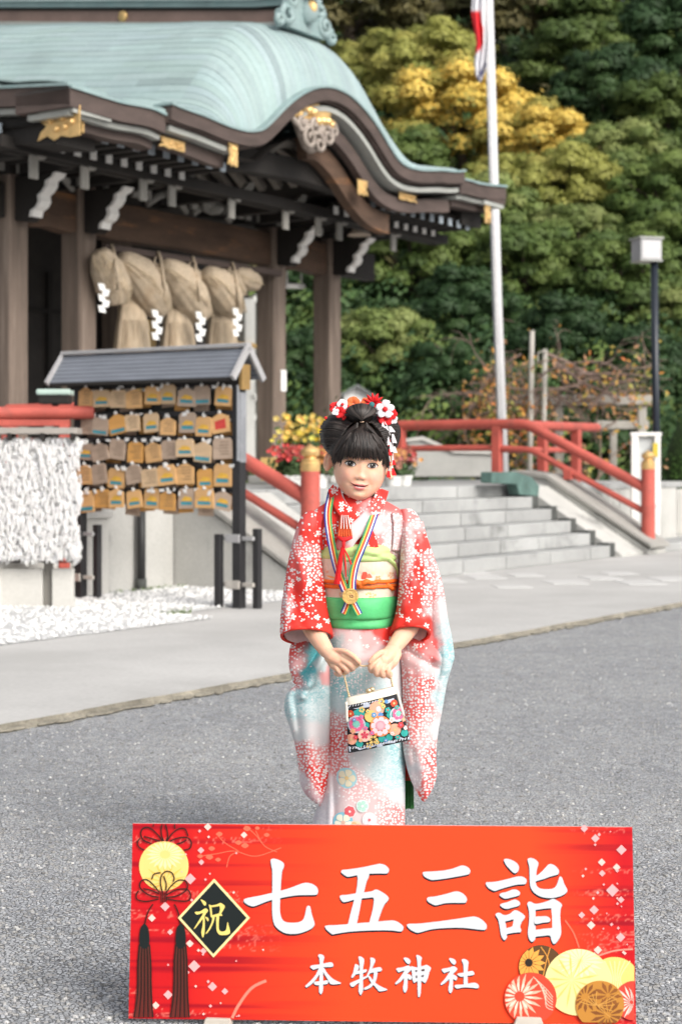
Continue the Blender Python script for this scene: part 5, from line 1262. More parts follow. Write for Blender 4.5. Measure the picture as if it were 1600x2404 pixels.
def glyph(name, polys, big, holes=(), bars=()):
    o_ = None; dx, dy = ((-1.2, 4.2) if big else (-.8, 3.2))
    sm = [smooth_poly(p, 4) for p in polys]; sh_ = [[(x+dx, y+dy) for x, y in p] for p in sm]
    sh2 = [[(x+.5, y+1.5) for x, y in p] for p in sm]
    # strokes overlap: each on its own hair-thin level so that no two faces share a plane
    par = None; b = MB()
    for i, p in enumerate(sm): b.face([SP(*sg(*q), .0022+.00004*i) for q in p])
    par = b.build('character', INK_S, sign, fix=False)
    b = MB()
    for i, p in enumerate(sh_+sh2): b.face([SP(*sg(*q), .0008+.00004*i) for q in p])
    b.build('drop_shadow', INK_K, par, fix=False)
    if holes:
        for i, p in enumerate(holes):
            b = MB(); b.face([SP(*sg(*q), .0026+.00004*i) for q in p]); b.build('counter', flat((.86, .056, .012)) if name != 'spirit' else flat((.05, .02, .02)), par, fix=False)
        if big:
            for p in holes:
                b = MB(); ys_ = [q[1] for q in p]; top = [q for q in p if q[1] < min(ys_)+(max(ys_)-min(ys_))*.25 or False]
                top = sorted(top); b.face([SP(*sg(*q), .0029) for q in top]+[SP(*sg(q[0], q[1]+4.2), .0029) for q in reversed(top)]) if len(top) > 2 else None
                if b.f: b.build('drop_shadow', INK_K, par, fix=False)
    if bars:
        b = MB(); b.face([SP(*sg(x, y+4), .0031) for x, y in smooth_poly(bars[0])]); b.build('drop_shadow', INK_K, par, fix=False)
        b = MB(); b.face([SP(*sg(*q), .0034) for q in smooth_poly(bars[0])]); b.build('inner_stroke', INK_S, par, fix=False)
glyph('seven', GL['seven'], 1); glyph('five', GL['five'], 1); glyph('three', GL['three'], 1); glyph('visit', GL['visit'], 1, HOLES, BARS)
glyph('origin', GL['origin'], 0); glyph('pasture', GL['pasture'], 0); glyph('spirit', GL['spirit'], 0, SH_HOLES); glyph('shrine', GL['shrine'], 0)
# black diamond with its gold border and character
g = lambda p: G(410, 2050, 8.253, p)
b = MB(); b.face([SP(*sg(*q), .0040) for q in g([(770, 100), (1462, 860), (757, 1628), (68, 860)])]); dia = b.build('diamond_border', INK_GL, sign, fix=False)
b = MB(); b.face([SP(*sg(*q), .0044) for q in g([(772, 170), (1398, 860), (755, 1558), (130, 860)])]); b.build('diamond', INK_BK, dia, fix=False)
cel = [[(510, 505), (560, 520), (610, 555), (618, 590), (590, 625), (550, 575)], [(398, 745), (500, 735), (600, 675), (655, 715), (620, 770), (570, 850), (480, 970), (395, 1070), (385, 1060), (470, 920), (555, 775), (500, 780), (435, 797)],
    [(555, 850), (585, 840), (590, 1000), (585, 1150), (560, 1235), (540, 1220), (525, 1130), (550, 1000)], [(595, 840), (640, 850), (665, 885), (650, 930), (625, 890)],
    [(668, 605), (720, 618), (820, 600), (890, 570), (930, 590), (980, 640), (930, 735), (910, 780), (932, 815), (860, 822), (735, 850), (705, 830), (690, 700)],
    [(735, 840), (780, 850), (760, 940), (700, 1070), (625, 1165), (612, 1155), (680, 1040), (730, 920)],
    [(815, 830), (868, 825), (860, 950), (865, 1080), (900, 1120), (960, 1120), (1005, 1080), (1025, 960), (1038, 945), (1050, 1000), (1080, 1120), (1060, 1170), (980, 1190), (890, 1190), (835, 1140), (815, 1050)]]
b = MB()
for i, p in enumerate(cel): b.face([SP(*sg(*q), .0048+.00004*i) for q in smooth_poly(g(p), 3)])
b.build('gold_character', INK_G, dia, fix=False)
b = MB(); b.face([SP(*sg(*q), .0054) for q in g([(722, 652), (880, 630), (885, 700), (868, 770), (735, 808), (730, 720)])]); b.build('counter', INK_BK, dia, fix=False)
# ball, cords and tassels on the left
def disc(cx, cy, r, n=48, y0=None): return [(cx+r*math.cos(2*math.pi*k/n), cy+r*math.sin(2*math.pi*k/n)) for k in range(n)]
g = lambda p: G(300, 1925, 8.711, p)
ball = [q for q in disc(385, 2033, 58)]
poly_print('gold_ball', [ball], flat((.78, .54, .17)), .0010)
def burst(cx, cy, r0, r1, n, name, mat, lay, w=.5, ph=0, clip=None, sq=1.0):
    b = MB()
    for k in range(n):
        an = 2*math.pi*k/n+ph; ww = math.pi/n*w; q = []
        for rr, da in ((r0, -ww*.6), (lerp(r0, r1, .6), -ww), (r1, 0), (lerp(r0, r1, .6), ww), (r0, ww*.6)):
            x, y = cx+rr*math.cos(an+da), cy+rr*math.sin(an+da)*sq
            if clip and math.hypot(x-clip[0], y-clip[1]) > clip[2]-1: f_ = (clip[2]-1)/math.hypot(x-clip[0], y-clip[1]); x, y = clip[0]+(x-clip[0])*f_, clip[1]+(y-clip[1])*f_
            q.append((x, y))
        b.face([SP(*sg(*p), lay+.00002*(k % 2)) for p in q])
    return b.build(name, mat, sign, fix=False)
burst(388, 2006, 12, 46, 20, 'ball_petals', flat((.80, .64, .34)), .0013, .75, 0, (385, 2033, 58), .8)
burst(388, 2070, 4, 52, 14, 'ball_petals', flat((.74, .46, .08)), .0012, .35, .2, (385, 2033, 58))
INK_C = flat((.012, .006, .004))
def stroke(name, pts, w, mat, lay, par=sign):
    c = catmull(pts, 8); b = MB(); L_, R_ = [], []
    for i, p in enumerate(c):
        d = c[min(i+1, len(c)-1)]-c[max(i-1, 0)]; d = d/(np.linalg.norm(d)+1e-9); nn = np.array((-d[1], d[0]))*w/2; L_.append(SP(*sg(*(p+nn)), lay)); R_.append(SP(*sg(*(p-nn)), lay))
    b.grid([L_, R_]); return b.build(name, mat, par, fix=False)
loops = [[(725, 430), (560, 240), (420, 150), (310, 180), (275, 290), (330, 410), (500, 485)], [(660, 430), (500, 380), (340, 335)], [(260, 370), (205, 450), (235, 550), (340, 615)],
    [(740, 425), (700, 320), (690, 200), (710, 80)], [(800, 430), (825, 300), (800, 170), (775, 80)], [(810, 425), (920, 270), (1060, 175), (1180, 190), (1240, 330)], [(870, 430), (1000, 375), (1160, 350), (1270, 390), (1305, 490), (1270, 580), (1150, 615)], [(1000, 490), (1110, 460), (1205, 400)], [(540, 80), (525, 130)], [(965, 80), (970, 180)],
    [(660, 1480), (500, 1290), (380, 1215), (280, 1250), (255, 1360), (330, 1460), (480, 1545), (640, 1575)], [(650, 1510), (500, 1440), (320, 1400)], [(230, 1440), (180, 1540), (215, 1630), (400, 1660), (640, 1610)],
    [(720, 1480), (680, 1300), (700, 1130), (800, 1045), (910, 1080), (955, 1180), (935, 1260)], [(500, 1210), (550, 1100), (680, 1075)], [(740, 1140), (795, 1300), (785, 1430)],
    [(790, 1480), (900, 1340), (1040, 1230), (1170, 1240), (1230, 1340), (1180, 1450), (1000, 1550), (800, 1580)], [(800, 1530), (980, 1430), (1200, 1410), (1290, 1520), (1250, 1640), (1050, 1650), (800, 1610)]]
for i, p in enumerate(loops): stroke('cord_loop', g(p), 3.0, INK_C, .0030+.00005*i)
for k in range(4): stroke('cord_binding', [(379+4*k, 2094), (379+4*k, 2118)], 2.2, INK_C, .0042+.00003*k)
for x0, xk, side in ((340, 360, -1), (425, 410, 1)):
    stroke('cord', [(xk, 2122), (lerp(xk, x0, .6), 2142), (x0, 2172)], 3, INK_C, .0031 if side < 0 else .0032)
    poly_print('tassel_head', [smooth_poly([(x0, 2168), (x0+9, 2178), (x0+12, 2200), (x0+10, 2220), (x0, 2227), (x0-10, 2220), (x0-12, 2200), (x0-9, 2178)], 3)], INK_BK, .0036)
    for k in range(9):
        q = (k-4)/4; stroke('tassel_thread', [(x0+q*11, 2216), (x0+q*15, 2260), (x0+q*16, 2330), (x0+q*22-2, 2388)], 2.4 if k % 2 else 3.2, INK_C if k % 2 == 0 else flat((.10, .02, .012)), .0033+.00004*k)
    poly_print('tassel_skirt', [[(x0-14, 2218), (x0+14, 2218), (x0+17, 2300), (x0+20, 2386), (x0-24, 2388), (x0-17, 2300)]], flat((.16, .012, .010)), .0026)
# scattered pale diamonds
rd = random.Random(3); dm = []
for q in ((319, 1955, 8), (447, 2063, 13), (388, 2128, 11), (357, 2155, 9), (456, 2268, 14), (395, 2335, 11), (366, 2360, 9), (499, 2316, 11), (528, 2327, 8), (488, 1941, 9), (472, 1996, 8), (473, 2024, 7), (446, 2215, 9), (400, 2188, 7), (478, 2232, 8), (573, 1960, 8),
          (1370, 1945, 9), (1396, 1968, 10), (1411, 2024, 9), (1436, 2090, 15), (1393, 2136, 11), (1386, 2172, 10), (1455, 2200, 11), (1457, 1995, 12), (1446, 2036, 9), (1412, 2050, 8), (1456, 2112, 8), (1402, 2230, 10), (1480, 2215, 9), (1364, 2148, 8)): dm.append(q)
for i in range(60):
    left = rd.random() < .5
    dm.append((rd.gauss(480, 42) if left else rd.gauss(1420, 36), rd.uniform(1945, 2390) if left else rd.uniform(1945, 2260), rd.uniform(2, 4.5)))
b1, b2 = MB(), MB()
for i, (x, y, s_) in enumerate(dm):
    if not (312 < x-s_ and x+s_ < 1478): continue
    (b1 if i % 3 else b2).face([SP(*sg(*p), .0015+.00001*i) for p in ((x, y-s_), (x+s_, y), (x, y+s_), (x-s_, y))])
tag(b1.build('diamond_flecks', flat((.82, .36, .36)), sign, fix=False), kind='stuff'); tag(b2.build('diamond_flecks', flat((.85, .50, .44)), sign, fix=False), kind='stuff')
# berry sprays
lt = flat((.90, .13, .07))
for p in ([(470, 2010), (510, 2004), (550, 1998), (600, 2010), (660, 1990)], [(532, 2036), (540, 2010), (560, 1999)], [(560, 1998), (530, 1980), (512, 1962)], [(600, 1950), (620, 1985), (650, 2000)], [(575, 1938), (600, 1960), (615, 1980)]): stroke('berry_stem', p, 2, lt, .0009+.00002*len(p))
tag(poly_print('berries', [smooth_poly([(x-s_, y), (x, y-s_*.7), (x+s_, y), (x, y+s_*.7)], 4) for x, y, s_ in ((492, 2012, 9), (497, 1992, 8), (512, 2018, 7), (560, 1978, 8), (575, 1985, 9), (515, 1958, 8), (580, 1945, 9), (470, 2010, 7), (626, 1960, 7), (604, 1944, 6))], lt, .0011), kind='stuff')
for p in ([(545, 2390), (560, 2360), (590, 2320), (625, 2302)], ): stroke('pale_curve', p, 7, flat((.90, .20, .14)), .0012)
stroke('pale_curve', [(1325, 2160), (1345, 2190), (1358, 2225)], 4, lt, .00125); stroke('pale_curve', [(1400, 2245), (1440, 2232), (1484, 2228)], 4, flat((.90, .24, .18)), .00127)
# temari balls lower right
def clipdisc(cx, cy, r, xr=1487, yb=2399): return [(min(x, xr), min(y, yb)) for x, y in disc(cx, cy, r, 64)]
def ballp(cx, cy, r, col, lay): return poly_print('printed_ball', [clipdisc(cx, cy, r)], flat(col), lay)
ballp(1268, 2270, 52, (.10, .045, .012), .0030); burst(1240, 2260, 9, 40, 14, 'ball_petals', flat((.78, .34, .06)), .0033, .95, 0, (1268, 2270, 52)); poly_print('ball_centre', [disc(1240, 2259, 9)], flat((.02, .012, .006)), .0036)
for p in ([(1268, 2222), (1285, 2250), (1290, 2290)], [(1290, 2224), (1280, 2260), (1270, 2310)], [(1310, 2245), (1290, 2265), (1275, 2300)]): stroke('ball_line', p, 2, flat((.70, .30, .05)), .0034+.00001*p[0][0]/100)
ballp(1440, 2308, 62, (.74, .55, .16), .0038)
for k in range(7): stroke('ball_line', [(1405+12*k, 2255), (1430+4*k, 2300), (1400+14*k, 2350)], 2.4, flat((.80, .68, .34)), .0040+.00003*k)
ballp(1355, 2305, 78, (.80, .66, .28), .0046)
burst(1360, 2255, 6, 56, 18, 'ball_petals', flat((.84, .72, .42)), .0048, .7, .1, (1355, 2305, 78), .8); burst(1340, 2300, 4, 66, 13, 'ball_petals', flat((.72, .52, .14)), .0049, .30, .3, (1355, 2305, 78))
ballp(1244, 2343, 61, (.82, .055, .025), .0054)
for rr, n_, c_ in ((56, 18, (.86, .42, .30)), (36, 14, (.88, .62, .50))): burst(1218, 2338, 12, rr, n_, 'ball_petals', flat(c_), .0057+.0002*(rr < 40), .5, .1, (1244, 2343, 61))
for k in range(6): stroke('ball_line', [(1250+6*k, 2292+6*k), (1280, 2320+8*k), (1296, 2340+6*k)], 1.8, flat((.88, .50, .38)), .0060+.00003*k)
ballp(1486, 2348, 46, (.78, .05, .03), .0043); burst(1480, 2352, 4, 42, 16, 'ball_petals', flat((.85, .58, .50)), .0050, .5, 0, (1440, 2348, 47))
ballp(1406, 2358, 57, (.46, .20, .03), .0064); burst(1372, 2340, 10, 36, 12, 'ball_petals', flat((.20, .065, .012)), .0066, .6, 0, (1406, 2358, 57)); burst(1424, 2382, 8, 42, 12, 'ball_petals', flat((.20, .065, .012)), .0067, .6, .2, (1406, 2358, 57)); burst(1425, 2335, 5, 34, 9, 'ball_petals', flat((.24, .08, .014)), .0068, .6, .1, (1406, 2358, 57))
for k in range(5): stroke('ball_line', [(1358+10*k, 2350-6*k), (1400, 2358), (1450-5*k, 2330+14*k)], 2, flat((.56, .28, .06)), .0070+.00003*k)
# ------------------------------------------------------------------ the girl
GY = 4.46; PXM = F/GY
girl = thing('person', 'small child in a red and white flowered kimono, standing behind the sign', 'person', (at(845, 2040, GY).x, GY, 0))
def proj(p): return (CX+F*p[0]/p[1], YH-(p[2]-H)/p[1]*F)
def spl(rows, n):
    out = []
    for r_ in catmull(rows, n): out.append(r_)
    return out
def loft_rows(rows, n=72, per=8, p=2.2, disp=None, tilt=None, cap=(False, False)):
    loops = []
    for r_ in spl(rows, per):
        py, xl, xr, yc, dp = r_[:5]; tl = r_[5] if len(r_) > 5 else 0
        loop = []
        for k in range(n):
            an = 2*math.pi*k/n; c, s = math.cos(an), math.sin(an)
            cx = math.copysign(abs(c)**(2/p), c); sy = math.copysign(abs(s)**(2/p), s)
            px = (xl+xr)/2+(xr-xl)/2*cx; pyy = py-tl*(-sy)
            q = at(px, pyy, yc)                       # width measured at the piece's own depth
            y = yc+dp*sy; d = disp(px, pyy, an, s) if disp else 0
            loop.append(Vector((q.x, y-(d if s < 0 else -d)*min(1, abs(s)*2.5), q.z)))
        loops.append(loop)
    return loops
def front_y(rows, px, py, p=2.2):
    R_ = np.array([r_[:5] for r_ in rows]); o = np.argsort(R_[:, 0]); R_ = R_[o]
    xl, xr, yc, dp = (float(np.interp(py, R_[:, 0], R_[:, i])) for i in (1, 2, 3, 4))
    t = abs((px-(xl+xr)/2)/((xr-xl)/2)); t = min(t, .995)
    return yc-dp*(1-t**p)**(1/p)
RED, WHT, TEA, LAV = np.array((.72, .040, .030)), np.array((.64, .625, .63)), np.array((.075, .43, .475)), np.array((.58, .52, .57))
def dye(pts):
    A = np.array([q[:2] for q in pts], float); Cw = np.array([q[2:6] for q in pts], float); Pw = np.array([q[6:9] for q in pts], float)
    def f(px, py):
        px, py = px+14*noise.noise((px*.035, py*.035, 1))+6*noise.noise((px*.11, py*.11, 4)), py+14*noise.noise((px*.035, py*.035, 7))+6*noise.noise((px*.11, py*.11, 9))
        d2 = (A[:, 0]-px)**2+((A[:, 1]-py)*.9)**2+40
        w = d2**-2.8; w /= w.sum(); m = w @ Cw; m[2] *= 1.45; m = m/m.sum()
        return m[0]*RED+m[1]*WHT+m[2]*TEA+m[3]*LAV, w @ Pw
    return f
# px, py, red, white, teal, lavender, dots, blossoms, leafy
D_LEFT = [(720, 1215, .92, .08, 0, 0, .2, .6, 0), (696, 1255, .5, .5, 0, 0, .3, .3, 0), (722, 1255, 1, 0, 0, 0, .3, .5, 0), (690, 1330, .9, .1, 0, 0, .4, .5, 0), (725, 1300, .8, .2, 0, 0, 1, .2, 0), (745, 1330, .85, .1, 0, 0, 1, .2, 0), (700, 1400, 1, 0, 0, 0, .1, 1, 0), (735, 1390, 1, 0, 0, 0, .5, .8, 0), (672, 1420, .6, .4, 0, 0, 1, 0, 0), (667, 1465, .9, .1, 0, 0, .8, .3, 0), (700, 1450, 1, 0, 0, 0, 0, 1, 0), (760, 1455, 1, 0, 0, 0, .1, 1, 0), (720, 1485, 1, 0, 0, 0, 0, .3, 0),
   (690, 1525, .9, .1, 0, 0, .5, .4, 0), (705, 1555, .45, .55, 0, 0, .3, 0, 0), (735, 1545, 0, .1, .9, 0, 0, 0, .3), (722, 1575, 0, .05, 1, 0, 0, 0, .3), (757, 1560, 0, .8, .2, 0, 0, 0, .2), (768, 1580, .5, .5, 0, 0, 0, 0, 0), (690, 1592, .75, .25, 0, 0, .9, 0, 0), (745, 1620, 0, .55, .45, 0, 0, 0, 1), (700, 1640, 0, .5, .5, 0, 0, 0, 1), (680, 1655, 0, .6, .4, 0, 0, 0, 1), (740, 1670, 0, .75, .25, 0, 0, 0, .8), (705, 1715, 0, .95, .05, 0, 0, 0, .3), (750, 1725, .03, .97, 0, 0, 0, 0, .2), (715, 1765, .75, .25, 0, 0, 1, .3, 0), (755, 1775, .6, .4, 0, 0, 1, 0, 0), (735, 1810, .95, .05, 0, 0, .9, .5, 0), (760, 1850, 1, 0, 0, 0, .8, .2, 0), (712, 1830, .1, .3, 0, .6, .2, 0, .6), (735, 1870, .3, .1, 0, .6, .4, 0, .5)]
D_RIGHT = [(960, 1205, .7, .3, 0, 0, .2, .6, 0), (930, 1235, .3, .7, 0, 0, .8, 0, 0), (972, 1235, .45, .55, 0, 0, .5, .4, 0), (990, 1280, .95, .05, 0, 0, .2, .4, 0), (955, 1290, .35, .65, 0, 0, 1, 0, 0), (950, 1340, .55, .45, 0, 0, 1, .2, 0), (985, 1340, 1, 0, 0, 0, .3, .5, 0), (1010, 1330, .6, .4, 0, 0, 1, 0, 0), (945, 1400, .9, .1, 0, 0, .7, .3, 0), (980, 1400, 1, 0, 0, 0, .1, .8, 0), (1005, 1400, .7, .3, 0, 0, 1, 0, 0), (1030, 1385, .5, .5, 0, 0, 1, 0, 0), (1030, 1435, .1, .9, 0, 0, .4, 0, 0), (965, 1440, 1, 0, 0, 0, 0, .9, 0), (990, 1470, 1, 0, 0, 0, 0, .8, 0), (930, 1470, 1, 0, 0, 0, .1, .2, 0), (1045, 1475, 0, .7, .3, 0, 0, 0, .8), (1050, 1530, 0, .5, .5, 0, 0, 0, 1), (1040, 1580, 0, .65, .35, 0, 0, 0, 1), (1035, 1640, 0, .7, .3, 0, 0, 0, 1), (1020, 1700, 0, .95, .05, 0, 0, 0, .4),
   (980, 1515, .9, .1, 0, 0, .1, .3, 0), (1015, 1530, .75, .25, 0, 0, .1, 0, 0), (965, 1545, .35, .65, 0, 0, .2, 0, 0), (1010, 1565, .3, .7, 0, 0, .4, 0, 0), (960, 1600, .65, .35, 0, 0, 1, 0, 0), (1000, 1610, .85, .15, 0, 0, 1, 0, 0), (985, 1670, .85, .15, 0, 0, 1, 0, 0), (1010, 1690, .5, .5, 0, 0, .9, 0, 0), (965, 1720, .7, .3, 0, 0, 1, 0, 0), (1000, 1745, .5, .5, 0, 0, 1, 0, 0), (960, 1775, .2, .7, 0, .1, .4, 0, .2), (975, 1800, 0, .5, 0, .5, 0, 0, .5), (1012, 1780, .85, .15, 0, 0, 1, 0, 0), (1000, 1830, .8, .2, 0, 0, 1, 0, 0), (975, 1830, .1, .5, 0, .4, .3, 0, .5), (994, 1865, .9, .1, 0, 0, .8, 0, 0)]
D_BODY = [(740, 1215, .95, .05, 0, 0, .1, .9, 0), (735, 1260, 1, 0, 0, 0, .2, .6, 0), (800, 1190, 1, 0, 0, 0, .1, .6, 0), (775, 1270, 1, 0, 0, 0, .6, .5, 0), (830, 1260, 1, 0, 0, 0, .1, 1, 0), (880, 1235, .1, .9, 0, 0, .1, .2, 0), (905, 1225, .35, .65, 0, 0, .7, .1, 0), (880, 1275, .7, .3, 0, 0, .2, .3, 0), (915, 1265, .25, .75, 0, 0, .8, 0, 0), (910, 1185, .85, .15, 0, 0, .1, .9, 0), (945, 1200, .8, .2, 0, 0, .2, .7, 0), (940, 1240, .4, .6, 0, 0, .8, 0, 0),
   (785, 1475, .15, .8, .05, 0, 0, 0, .5), (830, 1480, .25, .75, 0, 0, 0, .3, 0), (880, 1475, .95, .05, 0, 0, 0, .3, 0), (915, 1485, 1, 0, 0, 0, .2, .4, 0), (860, 1505, .45, .55, 0, 0, 0, .5, 0), (785, 1510, 0, .7, .3, 0, 0, 0, .9), (825, 1525, .08, .9, 0, 0, 0, .2, 0), (880, 1530, .25, .75, 0, 0, 0, .3, 0), (780, 1590, 0, .45, .55, 0, .3, 0, 1), (800, 1610, 0, .35, .65, 0, .6, 0, .7), (840, 1600, 0, .55, .45, 0, .4, 0, .8), (880, 1600, 0, .75, .25, 0, 0, 0, .6), (920, 1590, .05, .85, .1, 0, 0, 0, .3), (785, 1650, 0, .85, .15, 0, 0, 0, .4), (780, 1690, .55, .45, 0, 0, 1, 0, 0), (795, 1740, .85, .15, 0, 0, 1, 0, 0), (785, 1790, .65, .35, 0, 0, .9, 0, 0), (850, 1770, .04, .94, .02, 0, 0, 0, .2), (895, 1780, 0, .75, .25, 0, 0, 0, .8), (930, 1770, 0, .5, .5, 0, 0, 0, 1), (900, 1820, 0, .7, .3, 0, 0, 0, .9), (935, 1830, 0, .6, .4, 0, 0, 0, 1), (830, 1840, .4, .6, 0, 0, .9, 0, 0), (855, 1860, .35, .65, 0, 0, .7, 0, 0), (930, 1870, 0, .9, .1, 0, 0, 0, .2), (770, 1840, .1, .8, 0, .1, .1, 0, .2), (765, 1885, .02, .45, 0, .53, 0, 0, .7), (750, 1920, .02, .4, 0, .6, 0, 0, .8), (800, 1900, .2, .75, 0, .05, 0, 0, .2), (870, 1890, .25, .75, 0, 0, .3, 0, 0), (905, 1895, .55, .45, 0, 0, 1, 0, 0), (930, 1920, .7, .3, 0, 0, 1, 0, 0), (850, 1930, .2, .8, 0, 0, 0, 0, 0), (830, 2000, .3, .7, 0, 0, .4, 0, 0)]
def cloth_mat(name):
    m, nt, bs = newmat(name)
    a = nd(nt, 'ShaderNodeAttribute', attribute_name='tint'); pa = nd(nt, 'ShaderNodeAttribute', attribute_name='pat'); co = nd(nt, 'ShaderNodeAttribute', attribute_name='cloth')
    sp = nd(nt, 'ShaderNodeSeparateColor'); nt.links.new(pa.outputs[0], sp.inputs[0])
    nz = nd(nt, 'ShaderNodeTexNoise', i_Vector=co.outputs['Vector'], i_Scale=38.0, i_Detail=3.0)
    # small tie-dyed dots
    wob = nd(nt, 'ShaderNodeVectorMath', operation='MULTIPLY_ADD'); nt.links.new(nz.outputs['Color'], wob.inputs[0]); wob.inputs[1].default_value = (.010, .010, 0); nt.links.new(co.outputs['Vector'], wob.inputs[2])
    v1 = nd(nt, 'ShaderNodeTexVoronoi', voronoi_dimensions='2D', i_Vector=wob.outputs[0], i_Scale=134.0, i_Randomness=.8)
    s1 = nd(nt, 'ShaderNodeSeparateColor'); nt.links.new(v1.outputs['Color'], s1.inputs[0])
    rad = nd(nt, 'ShaderNodeMapRange'); nt.links.new(s1.outputs[1], rad.inputs[0]); rad.inputs[3].default_value = .28; rad.inputs[4].default_value = .41
    dm = mth(nt, 'MULTIPLY', mth(nt, 'LESS_THAN', v1.outputs['Distance'], rad.outputs[0]), mth(nt, 'GREATER_THAN', mth(nt, 'ADD', sp.outputs[0], mth(nt, 'MULTIPLY', mth(nt, 'SUBTRACT', nz.outputs[0], .5), .8)), mth(nt, 'MULTIPLY', s1.outputs[0], .78)))
    # five-petalled blossoms
    v2 = nd(nt, 'ShaderNodeTexVoronoi', voronoi_dimensions='2D', i_Vector=co.outputs['Vector'], i_Scale=46.0, i_Randomness=.85)
    s2 = nd(nt, 'ShaderNodeSeparateColor'); nt.links.new(v2.outputs['Color'], s2.inputs[0])
    dv = nd(nt, 'ShaderNodeVectorMath', operation='SUBTRACT'); nt.links.new(co.outputs['Vector'], dv.inputs[0]); nt.links.new(v2.outputs['Position'], dv.inputs[1])
    sx = nd(nt, 'ShaderNodeSeparateXYZ'); nt.links.new(dv.outputs[0], sx.inputs[0])
    an = mth(nt, 'ADD', mth(nt, 'ARCTAN2', sx.outputs[1], sx.outputs[0]), mth(nt, 'MULTIPLY', s2.outputs[1], 6.0))
    pet = mth(nt, 'ABSOLUTE', mth(nt, 'COSINE', mth(nt, 'MULTIPLY', an, 2.5)))
    ln = nd(nt, 'ShaderNodeVectorMath', operation='LENGTH'); nt.links.new(dv.outputs[0], ln.inputs[0])
    rr = mth(nt, 'MULTIPLY', ln.outputs['Value'], 46.0)
    lim = mth(nt, 'MULTIPLY', mth(nt, 'ADD', mth(nt, 'MULTIPLY', pet, .24), .10), mth(nt, 'ADD', mth(nt, 'MULTIPLY', s2.outputs[2], .5), .75))
    bl = mth(nt, 'MULTIPLY', mth(nt, 'MULTIPLY', mth(nt, 'LESS_THAN', rr, lim), mth(nt, 'GREATER_THAN', rr, .06)), mth(nt, 'GREATER_THAN', mth(nt, 'MULTIPLY', sp.outputs[1], .62), mth(nt, 'MULTIPLY', s2.outputs[0], .95)))
    # leafy marbling of the pale zones
    n3 = nd(nt, 'ShaderNodeTexNoise', i_Vector=co.outputs['Vector'], i_Scale=85.0, i_Detail=2.0, i_Distortion=2.2)
    lf = mth(nt, 'MULTIPLY', ramp(nt, n3.outputs[0], .46, .58), mth(nt, 'MULTIPLY', sp.outputs[2], .55))
    c = mixc(nt, lf, a.outputs[0], (.68, .70, .70))
    lf2 = mth(nt, 'MULTIPLY', ramp(nt, n3.outputs[0], .44, .36), mth(nt, 'MULTIPLY', sp.outputs[2], .30))
    c = mixc(nt, lf2, c, mixc(nt, 1.0, a.outputs[0], (.62, .80, .84), 'MULTIPLY'))
    c = mixc(nt, dm, c, (.76, .69, .69)); c = mixc(nt, bl, c, (.78, .72, .69))
    nt.links.new(c, bs.inputs['Base Color']); bs.inputs['Roughness'].default_value = .62; bs.inputs['Specular IOR Level'].default_value = .12; bs.inputs['Sheen Weight'].default_value = .0
    n4 = nd(nt, 'ShaderNodeTexNoise', i_Vector=co.outputs['Vector'], i_Scale=420.0, i_Detail=2.0)
    bp = nd(nt, 'ShaderNodeBump', i_Strength=.12, i_Distance=.002, i_Height=n4.outputs[0]); nt.links.new(bp.outputs[0], bs.inputs['Normal'])
    return m
mat_kim = cloth_mat('kimono_silk')
def set_cloth(o, fn, parent):
    me = o.data; mw = WM[o.name]; n = len(me.vertices)
    cs = np.ones((n, 4), np.float32); ps = np.ones((n, 4), np.float32); cl = np.zeros((n, 3), np.float32)
    for i, v in enumerate(me.vertices):
        w = mw @ v.co; px, py = proj(w); c, p = fn(px, py); cs[i, :3] = c; ps[i, :3] = p; cl[i] = (px/PXM, -py/PXM, 0)
    for nm, arr in (('tint', cs), ('pat', ps)):
        a = me.color_attributes.get(nm) or me.color_attributes.new(nm, 'FLOAT_COLOR', 'POINT'); a.data.foreach_set('color', arr.ravel())
    a = me.attributes.new('cloth', 'FLOAT_VECTOR', 'POINT'); a.data.foreach_set('vector', cl.ravel())
def crease(lines):                        # soft ridges and valleys: (x0, y0, x1, y1, width px, height m)
    L_ = [(np.array((x0, y0), float), np.array((x1, y1), float), w, h_) for x0, y0, x1, y1, w, h_ in lines]
    def f(px, py, an=0, s=0):
        t = 0; p = np.array((px, py))
        for a, b_, w, h_ in L_:
            d = b_-a; L2 = d @ d; q = min(1.15, max(-.15, (p-a) @ d/L2)); off = p-(a+d*q); dd = math.hypot(*off)
            t += h_*math.exp(-(dd/w)**2)
        return t+.0012*noise.noise((px*.03, py*.02, 2))
    return f
def garment(name, rows, fn, disp=None, n=96, per=10, p=2.2, cap=(False, False), mat=None, solid=.003, parent=girl):
    b = MB(); b.loft(loft_rows(rows, n, per, p, disp), cap)
    o = b.build(name, mat or mat_kim, parent, smooth=True)
    if fn: set_cloth(o, fn, parent)
    if solid:
        md = o.modifiers.new('solid', 'SOLIDIFY'); md.thickness = solid; md.offset = 1
    return o
fB, fL, fR = dye(D_BODY), dye(D_LEFT), dye(D_RIGHT)
TORSO = [(1160, 800, 880, 4.475, .045), (1172, 778, 893, 4.475, .055), (1184, 763, 914, 4.475, .066), (1198, 742, 938, 4.475, .074), (1216, 724, 958, 4.475, .080), (1250, 720, 960, 4.475, .088), (1285, 735, 946, 4.475, .094), (1340, 742, 936, 4.475, .096), (1470, 752, 930, 4.475, .096)]
torso = garment('kimono_top', TORSO, fB, crease([(745, 1195, 742, 1290, 7, .005), (935, 1195, 940, 1290, 7, .005), (905, 1230, 915, 1280, 9, .004), (760, 1240, 752, 1285, 9, -.003)]))
